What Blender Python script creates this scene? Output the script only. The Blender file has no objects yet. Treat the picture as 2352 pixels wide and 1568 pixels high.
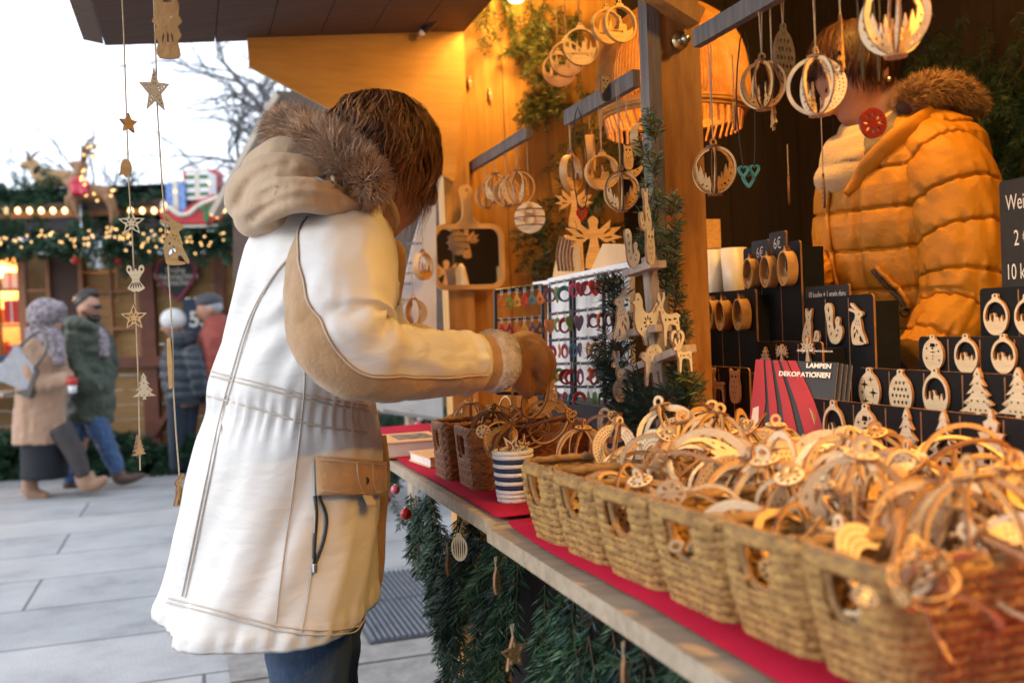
import bpy, bmesh, math, random
import numpy as np
from mathutils import Vector, Matrix, noise
from mathutils.geometry import tessellate_polygon
SC = bpy.context.scene
COL = SC.collection
rnd = random.Random(7)
PI = math.pi
# ---------------------------------------------------------------- camera model (photo coordinates 2352 x 1568)
F = 2258.0; HC = 1.22
_p = 0.0179; _r = 0.040
_fw = Vector((0, math.cos(_p), -math.sin(_p))); _up0 = Vector((0, math.sin(_p), math.cos(_p))); _r0 = Vector((1, 0, 0))
CR = _r0*math.cos(_r) - _up0*math.sin(_r); CW = _up0*math.cos(_r) + _r0*math.sin(_r)
CAM = Vector((0, 0, HC))
def ray(x, y): return CR*((x-1176)/F) - CW*((y-784)/F) + _fw
def P(x, y, d): return CAM + ray(x, y)*d
ANG = math.radians(18.15)
UU = Vector((-math.sin(ANG), math.cos(ANG), 0)); VV = Vector((math.cos(ANG), math.sin(ANG), 0)); ZZ = Vector((0, 0, 1))
def onZ(x, y, z):
    r = ray(x, y); return CAM + r*((z-HC)/r.z)
CZ = 0.92
O = onZ(1135, 1205, CZ); O.z = 0
def onV(x, y, v):
    r = ray(x, y); return CAM + r*((v-(CAM-O).dot(VV))/r.dot(VV))
def onU(x, y, u):
    r = ray(x, y); return CAM + r*((u-(CAM-O).dot(UU))/r.dot(UU))
def W(u, v, z): return O + UU*u + VV*v + ZZ*z
def uvz(p): q = p-O; return (q.dot(UU), q.dot(VV), p.z)
# ---------------------------------------------------------------- materials
def nt(name):
    m = bpy.data.materials.new(name); m.use_nodes = True
    t = m.node_tree; b = t.nodes['Principled BSDF']; return m, t, b
def N(t, typ, **kw):
    n = t.nodes.new(typ)
    for k, v in kw.items():
        if k in n.inputs: n.inputs[k].default_value = v
        else: setattr(n, k, v)
    return n
def ramp(t, stops):
    r = t.nodes.new('ShaderNodeValToRGB'); e = r.color_ramp.elements
    while len(e) < len(stops): e.new(0.5)
    for i, (p, c) in enumerate(stops): e[i].position = p; e[i].color = (*c, 1)
    return r
def mat(name, c1, c2=None, rough=0.6, scale=8.0, bump=0.0, bscale=None, stretch=(1, 1, 1), rot=(0, 0, 0), island=0.0, sheen=0.0, metal=0.0, trans=0.0, detail=4, sub=0.0, coat=0.0):
    m, t, b = nt(name)
    b.inputs['Roughness'].default_value = rough; b.inputs['Metallic'].default_value = metal
    if sheen: b.inputs['Sheen Weight'].default_value = sheen
    if trans: b.inputs['Transmission Weight'].default_value = trans
    if coat: b.inputs['Coat Weight'].default_value = coat
    if sub: b.inputs['Subsurface Weight'].default_value = sub; b.inputs['Subsurface Radius'].default_value = (.02, .008, .004)
    c2 = c2 or tuple(x*0.8 for x in c1)
    tc = N(t, 'ShaderNodeTexCoord'); mp = N(t, 'ShaderNodeMapping'); mp.inputs['Scale'].default_value = stretch; mp.inputs['Rotation'].default_value = rot
    t.links.new(tc.outputs['Object'], mp.inputs['Vector'])
    nz = N(t, 'ShaderNodeTexNoise', Scale=scale, Detail=detail, Roughness=0.6); t.links.new(mp.outputs[0], nz.inputs['Vector'])
    rp = ramp(t, [(0.3, c2), (0.7, c1)]); t.links.new(nz.outputs['Fac'], rp.inputs['Fac'])
    out = rp.outputs['Color']
    if island:
        g = N(t, 'ShaderNodeNewGeometry'); hs = N(t, 'ShaderNodeHueSaturation')
        ma = N(t, 'ShaderNodeMapRange'); ma.inputs['To Min'].default_value = 1-island; ma.inputs['To Max'].default_value = 1+island
        t.links.new(g.outputs['Random Per Island'], ma.inputs['Value']); t.links.new(ma.outputs[0], hs.inputs['Value']); t.links.new(out, hs.inputs['Color']); out = hs.outputs['Color']
    t.links.new(out, b.inputs['Base Color'])
    if bump:
        n2 = N(t, 'ShaderNodeTexNoise', Scale=bscale or scale*3, Detail=5); t.links.new(mp.outputs[0], n2.inputs['Vector'])
        bp = N(t, 'ShaderNodeBump', Strength=bump, Distance=0.01); t.links.new(n2.outputs['Fac'], bp.inputs['Height']); t.links.new(bp.outputs[0], b.inputs['Normal'])
    return m
def emit(name, c, s):
    m, t, b = nt(name); b.inputs['Base Color'].default_value = (*c, 1); b.inputs['Emission Color'].default_value = (*c, 1); b.inputs['Emission Strength'].default_value = s
    return m
M = {}
RZ = ANG
M['ply'] = mat('birch_plywood', (.74, .46, .19), (.56, .31, .11), .55, 30, .15, 120, stretch=(1, 6, 6))
M['ply_pale'] = mat('pale_plywood', (.80, .64, .42), (.66, .49, .29), .55, 30, .15, 120, stretch=(1, 6, 6))
M['ply_warm'] = mat('warm_plywood', (.66, .38, .14), (.46, .23, .07), .5, 30, .15, 120)
M['ply_daylit'] = mat('daylit_plywood', (.84, .79, .69), (.74, .68, .57), .6, 30, .15, 120)  # daylight on the stand's animal ornaments put into a paler wood colour
M['burnt'] = mat('burnt_edge', (.20, .085, .03), (.10, .04, .015), .6, 60)
M['burnt_pale'] = mat('light_burnt_edge', (.36, .17, .07), (.22, .10, .04), .6, 60)
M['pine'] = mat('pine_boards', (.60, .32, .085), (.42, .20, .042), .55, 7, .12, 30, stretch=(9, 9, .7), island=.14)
M['pine_panel'] = mat('pine_panel', (.60, .33, .085), (.50, .25, .055), .55, 5, .06, 30, stretch=(1.2, 1.2, 9))
M['post'] = mat('post_wood', (.58, .29, .08), (.30, .12, .032), .5, 9, .2, 30, stretch=(4, 4, .7))
M['grey_wood'] = mat('weathered_grey_wood', (.22, .19, .175), (.11, .095, .088), .7, 12, .3, 40, stretch=(6, 6, .6))
M['pale_wood'] = mat('pale_raw_wood', (.55, .45, .36), (.38, .29, .22), .65, 12, .2, 40, stretch=(6, 6, .8))
M['board_edge'] = mat('counter_board', (.44, .35, .25), (.27, .21, .145), .6, 6, .2, 40, stretch=(1, 8, 8), rot=(0, 0, -RZ))
M['canopy'] = mat('dark_canopy_boards', (.105, .052, .030), (.065, .032, .019), .7, 6, .15, 30, stretch=(1, 9, 1), rot=(0, 0, -RZ))
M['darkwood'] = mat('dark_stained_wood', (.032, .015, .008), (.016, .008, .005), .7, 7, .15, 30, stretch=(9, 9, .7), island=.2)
M['black'] = mat('black_card', (.012, .013, .015), (.008, .009, .010), .55, 40)
M['black'].node_tree.nodes['Principled BSDF'].inputs['Specular IOR Level'].default_value = .2
M['black_metal'] = mat('black_wire', (.015, .015, .016), None, .4, 40)
M['slate'] = mat('black_board', (.022, .021, .019), (.014, .014, .013), .6, 20)
M['chalk'] = mat('chalk_white', (.82, .78, .70), (.70, .66, .58), .8, 60)
M['white'] = mat('white_paint', (.82, .82, .82), (.76, .76, .77), .5, 10)
M['red_cloth'] = mat('red_cloth', (.44, .011, .036), (.35, .008, .028), .9, 6, .25, 14)
M['red_cloth'].node_tree.nodes['Principled BSDF'].inputs['Specular IOR Level'].default_value = .12
M['fir'] = mat('fir_needles', (.024, .078, .030), (.011, .040, .018), .55, 5, island=.55)
M['fir_warm'] = mat('yellowish_fir_needles', (.17, .18, .045), (.085, .10, .028), .55, 5, island=.5)
M['fir_blue'] = mat('bluish_fir_needles', (.022, .062, .050), (.010, .032, .028), .5, 5, island=.5)
M['twig'] = mat('twig_bark', (.10, .06, .03), None, .8, 30)
M['string'] = mat('jute_string', (.55, .42, .28), (.40, .29, .18), .9, 200)
M['cord_black'] = mat('black_cord', (.02, .015, .012), None, .7, 50)
M['steel'] = mat('steel', (.6, .6, .6), None, .3, 20, metal=1.0)
M['brass'] = mat('brass_hook', (.8, .6, .3), None, .3, 20, metal=1.0)
def add_knots():
    m = M['pine']; t = m.node_tree; b = t.nodes['Principled BSDF']; src = b.inputs['Base Color'].links[0].from_socket
    tc = N(t, 'ShaderNodeTexCoord'); mp = N(t, 'ShaderNodeMapping'); mp.inputs['Scale'].default_value = (3.4, 3.4, 1.7); t.links.new(tc.outputs['Object'], mp.inputs['Vector'])
    vo = N(t, 'ShaderNodeTexVoronoi', Scale=1.6); t.links.new(mp.outputs[0], vo.inputs['Vector']); rp = ramp(t, [(.03, (.22, .12, .07)), (.075, (.72, .62, .5)), (.16, (1, 1, 1))]); t.links.new(vo.outputs['Distance'], rp.inputs['Fac'])
    mx = N(t, 'ShaderNodeMixRGB', blend_type='MULTIPLY', Fac=1.0); t.links.new(src, mx.inputs['Color1']); t.links.new(rp.outputs[0], mx.inputs['Color2']); t.links.new(mx.outputs[0], b.inputs['Base Color'])
add_knots()
# ---------------------------------------------------------------- mesh building
def add_obj(name, me, parent=None, mats=(), smooth=False):
    o = bpy.data.objects.new(name, me); COL.objects.link(o)
    for m in mats: me.materials.append(M[m] if isinstance(m, str) else m)
    if parent is not None: o.parent = parent
    if smooth: me.polygons.foreach_set('use_smooth', [True]*len(me.polygons))
    return o
def root_loc(o):
    l = Vector((0, 0, 0))
    while o is not None: l = l + o.location; o = o.parent
    return l
def tag(o, label, cat, group=None, kind=None):
    if label: o['label'] = label
    if cat: o['category'] = cat
    if group: o['group'] = group
    if kind: o['kind'] = kind
    return o
def thing(name, label, cat, loc=(0, 0, 0), group=None, mtx=None):
    o = bpy.data.objects.new(name, None); COL.objects.link(o); o.empty_display_size = .05
    if mtx is not None: o.matrix_world = mtx
    else: o.location = loc
    return tag(o, label, cat, group)
def dup(root, mtx, label=None, group=None):
    r = root.copy(); COL.objects.link(r); r.matrix_world = mtx
    if label: r['label'] = label
    if group: r['group'] = group
    for ch in list(root.children):
        if ch.name.split('.')[0] == 'string': continue
        c = ch.copy(); COL.objects.link(c); c.parent = r
        for g in list(ch.children):
            d = g.copy(); COL.objects.link(d); d.parent = c
    return r
def catmull(pts, n):
    pts = [np.array(p, float) for p in pts]; out = []
    k = len(pts)
    for i in range(k-1):
        p0 = pts[max(i-1, 0)]; p1 = pts[i]; p2 = pts[i+1]; p3 = pts[min(i+2, k-1)]
        for j in range(n):
            t = j/n
            out.append(.5*((2*p1)+(-p0+p2)*t+(2*p0-5*p1+4*p2-p3)*t*t+(-p0+3*p1-3*p2+p3)*t**3))
    out.append(pts[-1]); return out
def smooth_loop(pts, n=4):
    pts = [np.array(p, float) for p in pts]; k = len(pts); out = []
    for i in range(k):
        p0, p1, p2, p3 = pts[i-1], pts[i], pts[(i+1) % k], pts[(i+2) % k]
        for j in range(n):
            t = j/n
            out.append(tuple(.5*((2*p1)+(-p0+p2)*t+(2*p0-5*p1+4*p2-p3)*t*t+(-p0+3*p1-3*p2+p3)*t**3)))
    return out
class MB:
    def __init__(s): s.v = []; s.f = []; s.m = []
    def add(s, vs, fs, mi=0, mtx=None):
        b = len(s.v)
        s.v.extend((mtx @ Vector(v)) if mtx is not None else Vector(v) for v in vs)
        for i, f in enumerate(fs):
            s.f.append(tuple(b+k for k in f)); s.m.append(mi[i] if isinstance(mi, (list, tuple)) else mi)
        return s
    def box(s, c, hx, hy, hz, mi=0, ax=(Vector((1, 0, 0)), Vector((0, 1, 0)), Vector((0, 0, 1)))):
        c = Vector(c); vs = []
        for a in (-1, 1):
            for b in (-1, 1):
                for d in (-1, 1): vs.append(c+ax[0]*hx*a+ax[1]*hy*b+ax[2]*hz*d)
        return s.add(vs, [(0, 1, 3, 2), (4, 6, 7, 5), (0, 4, 5, 1), (2, 3, 7, 6), (0, 2, 6, 4), (1, 5, 7, 3)], mi)
    def uvbox(s, u0, u1, v0, v1, z0, z1, mi=0):
        return s.box(W((u0+u1)/2, (v0+v1)/2, (z0+z1)/2), abs(u1-u0)/2, abs(v1-v0)/2, abs(z1-z0)/2, mi, (UU, VV, ZZ))
    def bar(s, a, b, w, h, up=ZZ, mi=0):
        a = Vector(a); b = Vector(b); d = (b-a).normalized(); x = d.cross(up).normalized(); y = x.cross(d)
        return s.box((a+b)/2, (b-a).length/2, w/2, h/2, mi, (d, x, y))
    def loft(s, rings, mi=0, cap=True, closed=True):
        n = len(rings[0]); vs = [v for r in rings for v in r]; fs = []
        for i in range(len(rings)-1):
            for j in range(n if closed else n-1):
                k = (j+1) % n; fs.append((i*n+j, i*n+k, (i+1)*n+k, (i+1)*n+j))
        if cap: fs.append(tuple(range(n-1, -1, -1))); fs.append(tuple((len(rings)-1)*n+j for j in range(n)))
        return s.add(vs, fs, mi)
    def tube(s, pts, rad, n=8, sub=1, mi=0, cap=True, flat=1.0, ref=None):
        pts = [Vector(p) for p in pts]
        if sub > 1:
            rr = rad if isinstance(rad, (list, tuple)) else [rad]*len(pts)
            q = catmull([(*p, r) for p, r in zip(pts, rr)], sub); pts = [Vector(a[:3]) for a in q]; rad = [max(a[3], 1e-5) for a in q]
        if not isinstance(rad, (list, tuple)): rad = [rad]*len(pts)
        rings = tube_rings(pts, rad, n, flat, ref)
        return s.loft(rings, mi, cap)
    def ball(s, c, r, n=12, mi=0, sq=(1, 1, 1), mtx=None):
        c = Vector(c); rings = []; k = max(4, n//2)
        for i in range(1, k):
            th = PI*i/k
            rings.append([Vector((math.sin(th)*math.cos(2*PI*j/n)*r*sq[0], math.sin(th)*math.sin(2*PI*j/n)*r*sq[1], math.cos(th)*r*sq[2])) for j in range(n)])
        vs = [v for q in rings for v in q]+[Vector((0, 0, r*sq[2])), Vector((0, 0, -r*sq[2]))]
        if mtx is not None: vs = [mtx @ v for v in vs]
        vs = [v+c for v in vs]; fs = []
        for i in range(len(rings)-1):
            for j in range(n): fs.append((i*n+j, (i+1)*n+j, (i+1)*n+(j+1) % n, i*n+(j+1) % n))
        T = len(rings)*n
        for j in range(n): fs.append((T, j, (j+1) % n)); fs.append((T+1, (len(rings)-1)*n+(j+1) % n, (len(rings)-1)*n+j))
        return s.add(vs, fs, mi)
    def plate(s, loops, th, mtx=None, mi=0, me=1):
        """flat cut-out: first loop outer, others holes; xy plane, thickness th along z (centred)"""
        vs, fs, ms = plate_geo(loops, th, mi, me); return s.add(vs, fs, ms, mtx)
    def build(s, name, mats, parent=None, smooth=False, local=False):
        me = bpy.data.meshes.new(name)
        off = Vector((0, 0, 0)) if (local or parent is None) else root_loc(parent)
        me.from_pydata([tuple(v-off) for v in s.v], [], s.f)
        if isinstance(mats, str) or not isinstance(mats, (list, tuple)): mats = [mats]
        if len(mats) > 1: me.polygons.foreach_set('material_index', s.m)
        o = add_obj(name, me, parent, mats, smooth); me.update(); return o
def tube_rings(pts, rad, n, flat=1.0, ref=None):
    rings = []; x = None
    for i, p in enumerate(pts):
        d = (pts[min(i+1, len(pts)-1)]-pts[max(i-1, 0)])
        if d.length < 1e-9: d = Vector((0, 0, 1))
        d.normalize()
        if ref is not None:
            x = Vector(ref)-d*Vector(ref).dot(d)
        elif x is None:
            x = Vector((0, 0, 1)) if abs(d.z) < .9 else Vector((1, 0, 0)); x = x-d*x.dot(d)
        else: x = x-d*x.dot(d)
        x.normalize(); y = d.cross(x)
        rings.append([p+x*math.cos(2*PI*j/n)*rad[i]+y*math.sin(2*PI*j/n)*rad[i]*flat for j in range(n)])
    return rings
def plate_geo(loops, th, mi=0, me=1):
    def area(l): return sum(l[i-1][0]*l[i][1]-l[i][0]*l[i-1][1] for i in range(len(l)))
    L = []
    for i, l in enumerate(loops):
        l = [(float(p[0]), float(p[1])) for p in l]
        a = area(l)
        if (i == 0 and a < 0) or (i > 0 and a > 0): l = l[::-1]
        L.append(l)
    tris = tessellate_polygon([[Vector((x, y, 0)) for x, y in l] for l in L])
    flat = [p for l in L for p in l]; n = len(flat)
    vs = [(x, y, th/2) for x, y in flat]+[(x, y, -th/2) for x, y in flat]
    fs = []; ms = []
    for t in tris:
        a, b, c = t
        if (flat[b][0]-flat[a][0])*(flat[c][1]-flat[a][1])-(flat[b][1]-flat[a][1])*(flat[c][0]-flat[a][0]) < 0: t = (c, b, a)
        fs.append(tuple(t)); ms.append(mi); fs.append((t[2]+n, t[1]+n, t[0]+n)); ms.append(mi)
    b = 0
    for l in L:
        k = len(l)
        for j in range(k):
            a0 = b+j; a1 = b+(j+1) % k; fs.append((a0, a0+n, a1+n, a1)); ms.append(me)
        b += k
    return vs, fs, ms
def np_mesh(name, V, Q, mats, parent=None, matidx=None, loc=None):
    """quads given as numpy arrays"""
    me = bpy.data.meshes.new(name); off = root_loc(parent) if parent is not None else Vector((0, 0, 0))
    V = np.asarray(V, np.float32)-np.array(off, np.float32); Q = np.asarray(Q, np.int32); k = Q.shape[1]
    me.vertices.add(len(V)); me.vertices.foreach_set('co', V.ravel())
    me.loops.add(Q.size); me.loops.foreach_set('vertex_index', Q.ravel())
    me.polygons.add(len(Q)); me.polygons.foreach_set('loop_start', np.arange(0, Q.size, k, dtype=np.int32)); me.polygons.foreach_set('loop_total', np.full(len(Q), k, np.int32))
    o = add_obj(name, me, parent, mats)
    if matidx is not None: me.polygons.foreach_set('material_index', np.asarray(matidx, np.int32))
    me.update(calc_edges=True); me.validate(); return o
def remesh(mb, voxel, smooth=4):
    """union of closed pieces as one continuous surface"""
    me = bpy.data.meshes.new('tmp'); me.from_pydata([tuple(v) for v in mb.v], [], mb.f); me.update()
    o = bpy.data.objects.new('tmp', me); COL.objects.link(o)
    r = o.modifiers.new('r', 'REMESH'); r.mode = 'VOXEL'; r.voxel_size = voxel
    if smooth: q = o.modifiers.new('s', 'SMOOTH'); q.iterations = smooth; q.factor = .5
    dg = bpy.context.evaluated_depsgraph_get(); m2 = bpy.data.meshes.new_from_object(o.evaluated_get(dg))
    bpy.data.objects.remove(o); bpy.data.meshes.remove(me); return m2
def body_obj(name, mb, voxel, mats, parent, smooth=4, disp=None, matfn=None):
    me = remesh(mb, voxel, smooth); off = root_loc(parent) if parent is not None else Vector((0, 0, 0))
    me.materials.clear()
    if disp:
        for v in me.vertices: v.co = v.co+v.normal*disp(v.co)
    if matfn: me.polygons.foreach_set('material_index', [matfn(p.center, p.normal) for p in me.polygons])
    for v in me.vertices: v.co = v.co-off
    return add_obj(name, me, parent, mats if isinstance(mats, (list, tuple)) else [mats], True)
_txt = {}
def text_geo(s, size=1.0, align='CENTER', sx=1.0, bold=0.0):
    c = bpy.data.curves.new('txt', 'FONT'); c.body = s; c.size = size; c.align_x = align; c.align_y = 'CENTER'; c.extrude = 0.0; c.offset = bold
    o = bpy.data.objects.new('txt', c); COL.objects.link(o); dg = bpy.context.evaluated_depsgraph_get(); dg.update()
    me = bpy.data.meshes.new_from_object(o.evaluated_get(dg))
    vs = [(v.co.x*sx, v.co.y, 0) for v in me.vertices]; fs = [tuple(p.vertices) for p in me.polygons]
    bpy.data.objects.remove(o); bpy.data.curves.remove(c); bpy.data.meshes.remove(me); return vs, fs
def frame(o, x, y):
    """matrix with given origin and x / y axes; z is their cross product"""
    x = Vector(x).normalized(); y = Vector(y); y = (y-x*x.dot(y)).normalized(); z = x.cross(y)
    return Matrix(((x.x, y.x, z.x, o[0]), (x.y, y.y, z.y, o[1]), (x.z, y.z, z.z, o[2]), (0, 0, 0, 1)))
FACE_U = lambda o: frame(o, VV, ZZ)        # plate facing the camera along the stall (normal -u)
FACE_V = lambda o: frame(o, -UU, ZZ)       # plate facing the customer side (normal -v)
def turn(o, deg):
    """upright plate whose normal points toward the camera turned by deg"""
    a = math.radians(deg); x = Vector((math.cos(a), math.sin(a), 0)); return frame(o, x, ZZ)
# ---------------------------------------------------------------- needles / fur as numpy strips
NR = np.random.default_rng(5)
def needles(stems, length, width, spacing, droop=0.0, spread=0.9, around=3):
    """stems: list of polylines (k,3). returns verts, quads of thin kite needles"""
    Bs = []; Ds = []; Ls = []
    for st in stems:
        st = np.asarray(st, float); seg = np.diff(st, axis=0); ln = np.linalg.norm(seg, axis=1); tot = ln.sum(); n = max(3, int(tot/spacing))
        cum = np.concatenate([[0], np.cumsum(ln)]); s = NR.uniform(0, tot, n*around); i = np.clip(np.searchsorted(cum, s)-1, 0, len(ln)-1)
        t = ((s-cum[i])/np.maximum(ln[i], 1e-9))[:, None]; b = st[i]+seg[i]*t; d = seg[i]/np.maximum(ln[i], 1e-9)[:, None]
        r = NR.normal(size=b.shape); r -= d*(r*d).sum(1)[:, None]; r /= np.linalg.norm(r, axis=1)[:, None]+1e-9
        r[:, 2] *= .55
        dd = d*(1-spread*.55)+r*spread; dd[:, 2] -= droop; dd /= np.linalg.norm(dd, axis=1)[:, None]
        tip = np.minimum(1, (tot-s)/(tot*.25)+.45)
        Bs.append(b); Ds.append(dd); Ls.append(length*NR.uniform(.7, 1.15, len(b))*tip)
    B = np.concatenate(Bs); D = np.concatenate(Ds); L = np.concatenate(Ls)[:, None]
    S = np.cross(D, NR.normal(size=D.shape)); S /= np.linalg.norm(S, axis=1)[:, None]+1e-9
    w = width*.5
    V = np.stack([B, B+D*L*.5+S*w, B+D*L, B+D*L*.5-S*w], 1).reshape(-1, 3)
    Q = np.arange(len(V)).reshape(-1, 4); return V, Q
def fir_stems(base, d, length, side=8, sidelen=.45, droop=.3, flatn=None):
    """a bough: a main stem and alternate side twigs"""
    d = np.array(d, float); d /= np.linalg.norm(d); out = []; pts = [np.array(base, float)]; cur = d.copy(); k = 8
    for i in range(k):
        cur = cur+np.array([0, 0, -droop/k])+NR.normal(0, .05, 3); cur /= np.linalg.norm(cur); pts.append(pts[-1]+cur*length/k)
    out.append(np.array(pts)); nrm = np.array(flatn if flatn is not None else NR.normal(size=3), float)
    for j in range(side):
        i = 1+int((k-2)*j/side); dd = pts[i+1]-pts[i]; dd /= np.linalg.norm(dd); s = np.cross(dd, nrm); s /= np.linalg.norm(s)+1e-9
        sgn = 1 if j % 2 else -1; l = length*sidelen*(1-.75*j/side)*NR.uniform(.75, 1.15); q = [pts[i]]; c = dd*.75+s*sgn*.75+NR.normal(0, .12, 3); c /= np.linalg.norm(c)
        for _ in range(4):
            c = c+np.array([0, 0, -droop*.25]); c /= np.linalg.norm(c); q.append(q[-1]+c*l/4)
        out.append(np.array(q))
    return out
def stems_mb(stems, r=.0016):
    mb = MB()
    for s in stems: mb.tube([Vector(p) for p in s], [r*(1-.6*i/len(s)) for i in range(len(s))], 3, cap=False)
    return mb
def fir_obj(name, stems, mats, parent=None, nl=.02, nw=.0022, sp=.003, droop=0, spread=.9, around=3, tw=True):
    V, Q = needles(stems, nl, nw, sp, droop, spread, around); mi = np.zeros(len(Q), int)
    if len(mats) > 2: mi = np.where(NR.random(len(Q)) < .3, 2, 0)
    if tw:
        mb = stems_mb(stems); tv = np.array([tuple(v) for v in mb.v]); tf = np.array([f for f in mb.f if len(f) == 4])
        Q = np.concatenate([Q, tf+len(V)]); V = np.concatenate([V, tv]); mi = np.concatenate([mi, np.ones(len(tf), int)])
    return np_mesh(name, V, Q, mats, parent, mi)
def strands(roots, dirs, lens, width, gravity=0.0, seg=3, curl=0.0, sidev=None, taper=0.15):
    """fur or hair: thin tapering strips bending under gravity"""
    B = np.asarray(roots, float); D = np.asarray(dirs, float); L = np.asarray(lens, float)[:, None]; n = len(B)
    S = np.cross(D, NR.normal(size=D.shape)) if sidev is None else np.asarray(sidev, float); S /= np.linalg.norm(S, axis=1)[:, None]+1e-9
    cur = B.copy(); d = D/(np.linalg.norm(D, axis=1)[:, None]+1e-9); rows = []
    kink = NR.normal(0, curl, (n, 3))
    for i in range(seg+1):
        w = width*.5*(1-(1-taper)*(i/seg)); rows.append(cur-S*w); rows.append(cur+S*w)
        d = d+kink/seg; d[:, 2] -= gravity/seg; d /= np.linalg.norm(d, axis=1)[:, None]; cur = cur+d*L/seg
    V = np.stack(rows, 1); k = 2*(seg+1); idx = (np.arange(n)*k)[:, None]
    Q = np.concatenate([idx+np.array([[2*i, 2*i+1, 2*i+3, 2*i+2]]) for i in range(seg)])
    return V.reshape(-1, 3), Q
# ---------------------------------------------------------------- camera, sky, sun
cd = bpy.data.cameras.new('camera'); cam = bpy.data.objects.new('camera', cd); COL.objects.link(cam); SC.camera = cam
cd.sensor_width = 36; cd.lens = 36*F/2352; cd.clip_start = .05; cd.clip_end = 500
cam.matrix_world = Matrix(((CR.x, CW.x, -_fw.x, CAM.x), (CR.y, CW.y, -_fw.y, CAM.y), (CR.z, CW.z, -_fw.z, CAM.z), (0, 0, 0, 1)))
cd.dof.use_dof = True; cd.dof.focus_distance = 1.75; cd.dof.aperture_fstop = 3.8
wd = bpy.data.worlds.new('World'); SC.world = wd; wd.use_nodes = True; t = wd.node_tree
bg = t.nodes['Background']; sky = t.nodes.new('ShaderNodeTexSky'); sky.sky_type = 'NISHITA'; sky.sun_disc = False
sky.sun_elevation = math.radians(22); sky.sun_rotation = math.radians(-110); sky.air_density = 1.0; sky.dust_density = 1.0; sky.ozone_density = 1.5
hs = N(t, 'ShaderNodeHueSaturation', Saturation=.62); t.links.new(sky.outputs[0], hs.inputs['Color']); mxs = N(t, 'ShaderNodeMixRGB', Fac=.72); mxs.inputs['Color2'].default_value = (7.2, 7.9, 9.0, 1); t.links.new(hs.outputs[0], mxs.inputs['Color1']); t.links.new(mxs.outputs[0], bg.inputs['Color'])
bg.inputs['Strength'].default_value = .125
sd = bpy.data.lights.new('sun', 'SUN'); sd.energy = .5; sd.angle = math.radians(20); sd.color = (1, .93, .85)
so = bpy.data.objects.new('sun', sd); COL.objects.link(so)
el, az = math.radians(22), math.radians(-110)
sdir = Vector((math.sin(az)*math.cos(el), math.cos(az)*math.cos(el), math.sin(el)))
so.rotation_euler = (-sdir).to_track_quat('-Z', 'Y').to_euler(); so.location = sdir*50
SC.view_settings.view_transform = 'Standard'; SC.view_settings.look = 'None'; SC.view_settings.exposure = 1.08; SC.view_settings.gamma = 1
SC.render.engine = 'CYCLES'; SC.cycles.use_denoising = True; SC.cycles.max_bounces = 6; SC.cycles.diffuse_bounces = 3; SC.cycles.transparent_max_bounces = 6
SC.cycles.sample_clamp_indirect = 6; SC.cycles.caustics_reflective = False; SC.cycles.caustics_refractive = False
# ---------------------------------------------------------------- ground
def ground_mat():
    m, t, b = nt('stone_slabs'); b.inputs['Roughness'].default_value = .75
    tc = N(t, 'ShaderNodeTexCoord'); mp = N(t, 'ShaderNodeMapping'); mp.inputs['Rotation'].default_value = (0, 0, -ANG); t.links.new(tc.outputs['Object'], mp.inputs['Vector'])
    wb = N(t, 'ShaderNodeTexNoise', Scale=1.3, Detail=3); t.links.new(mp.outputs[0], wb.inputs['Vector'])
    ad = N(t, 'ShaderNodeMixRGB', blend_type='LINEAR_LIGHT', Fac=.012); t.links.new(mp.outputs[0], ad.inputs['Color1']); t.links.new(wb.outputs['Color'], ad.inputs['Color2'])
    br = N(t, 'ShaderNodeTexBrick', Scale=1.0); br.offset = .37; br.offset_frequency = 2
    br.inputs['Brick Width'].default_value = 2.1; br.inputs['Row Height'].default_value = .62; br.inputs['Mortar Size'].default_value = .008; br.inputs['Mortar Smooth'].default_value = .3
    br.inputs['Color1'].default_value = (.34, .345, .35, 1); br.inputs['Color2'].default_value = (.42, .41, .405, 1); br.inputs['Mortar'].default_value = (.12, .115, .11, 1)
    t.links.new(ad.outputs[0], br.inputs['Vector'])
    n1 = N(t, 'ShaderNodeTexNoise', Scale=2.2, Detail=8, Roughness=.7); t.links.new(tc.outputs['Object'], n1.inputs['Vector'])
    r1 = ramp(t, [(.26, (.52, .52, .53)), (.42, (.86, .86, .87)), (.55, (1.0, 1.0, 1.0)), (.74, (1.15, 1.14, 1.13))]); t.links.new(n1.outputs['Fac'], r1.inputs['Fac'])
    mx = N(t, 'ShaderNodeMixRGB', blend_type='MULTIPLY', Fac=1.0); t.links.new(br.outputs['Color'], mx.inputs['Color1']); t.links.new(r1.outputs[0], mx.inputs['Color2'])
    n2 = N(t, 'ShaderNodeTexNoise', Scale=160, Detail=3); t.links.new(tc.outputs['Object'], n2.inputs['Vector'])
    r2 = ramp(t, [(.3, (.68, .68, .68)), (.6, (1.1, 1.1, 1.1))]); t.links.new(n2.outputs['Fac'], r2.inputs['Fac'])
    m2 = N(t, 'ShaderNodeMixRGB', blend_type='MULTIPLY', Fac=1.0); t.links.new(mx.outputs[0], m2.inputs['Color1']); t.links.new(r2.outputs[0], m2.inputs['Color2'])
    t.links.new(m2.outputs[0], b.inputs['Base Color'])
    bp = N(t, 'ShaderNodeBump', Strength=.5, Distance=.01); t.links.new(br.outputs['Fac'], bp.inputs['Height']); bp.invert = True; t.links.new(bp.outputs[0], b.inputs['Normal'])
    return m
g = MB(); g.add([(-120, -60, 0), (120, -60, 0), (120, 200, 0), (-120, 200, 0)], [(0, 1, 2, 3)])
go = g.build('ground', ground_mat()); go['kind'] = 'structure'
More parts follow.
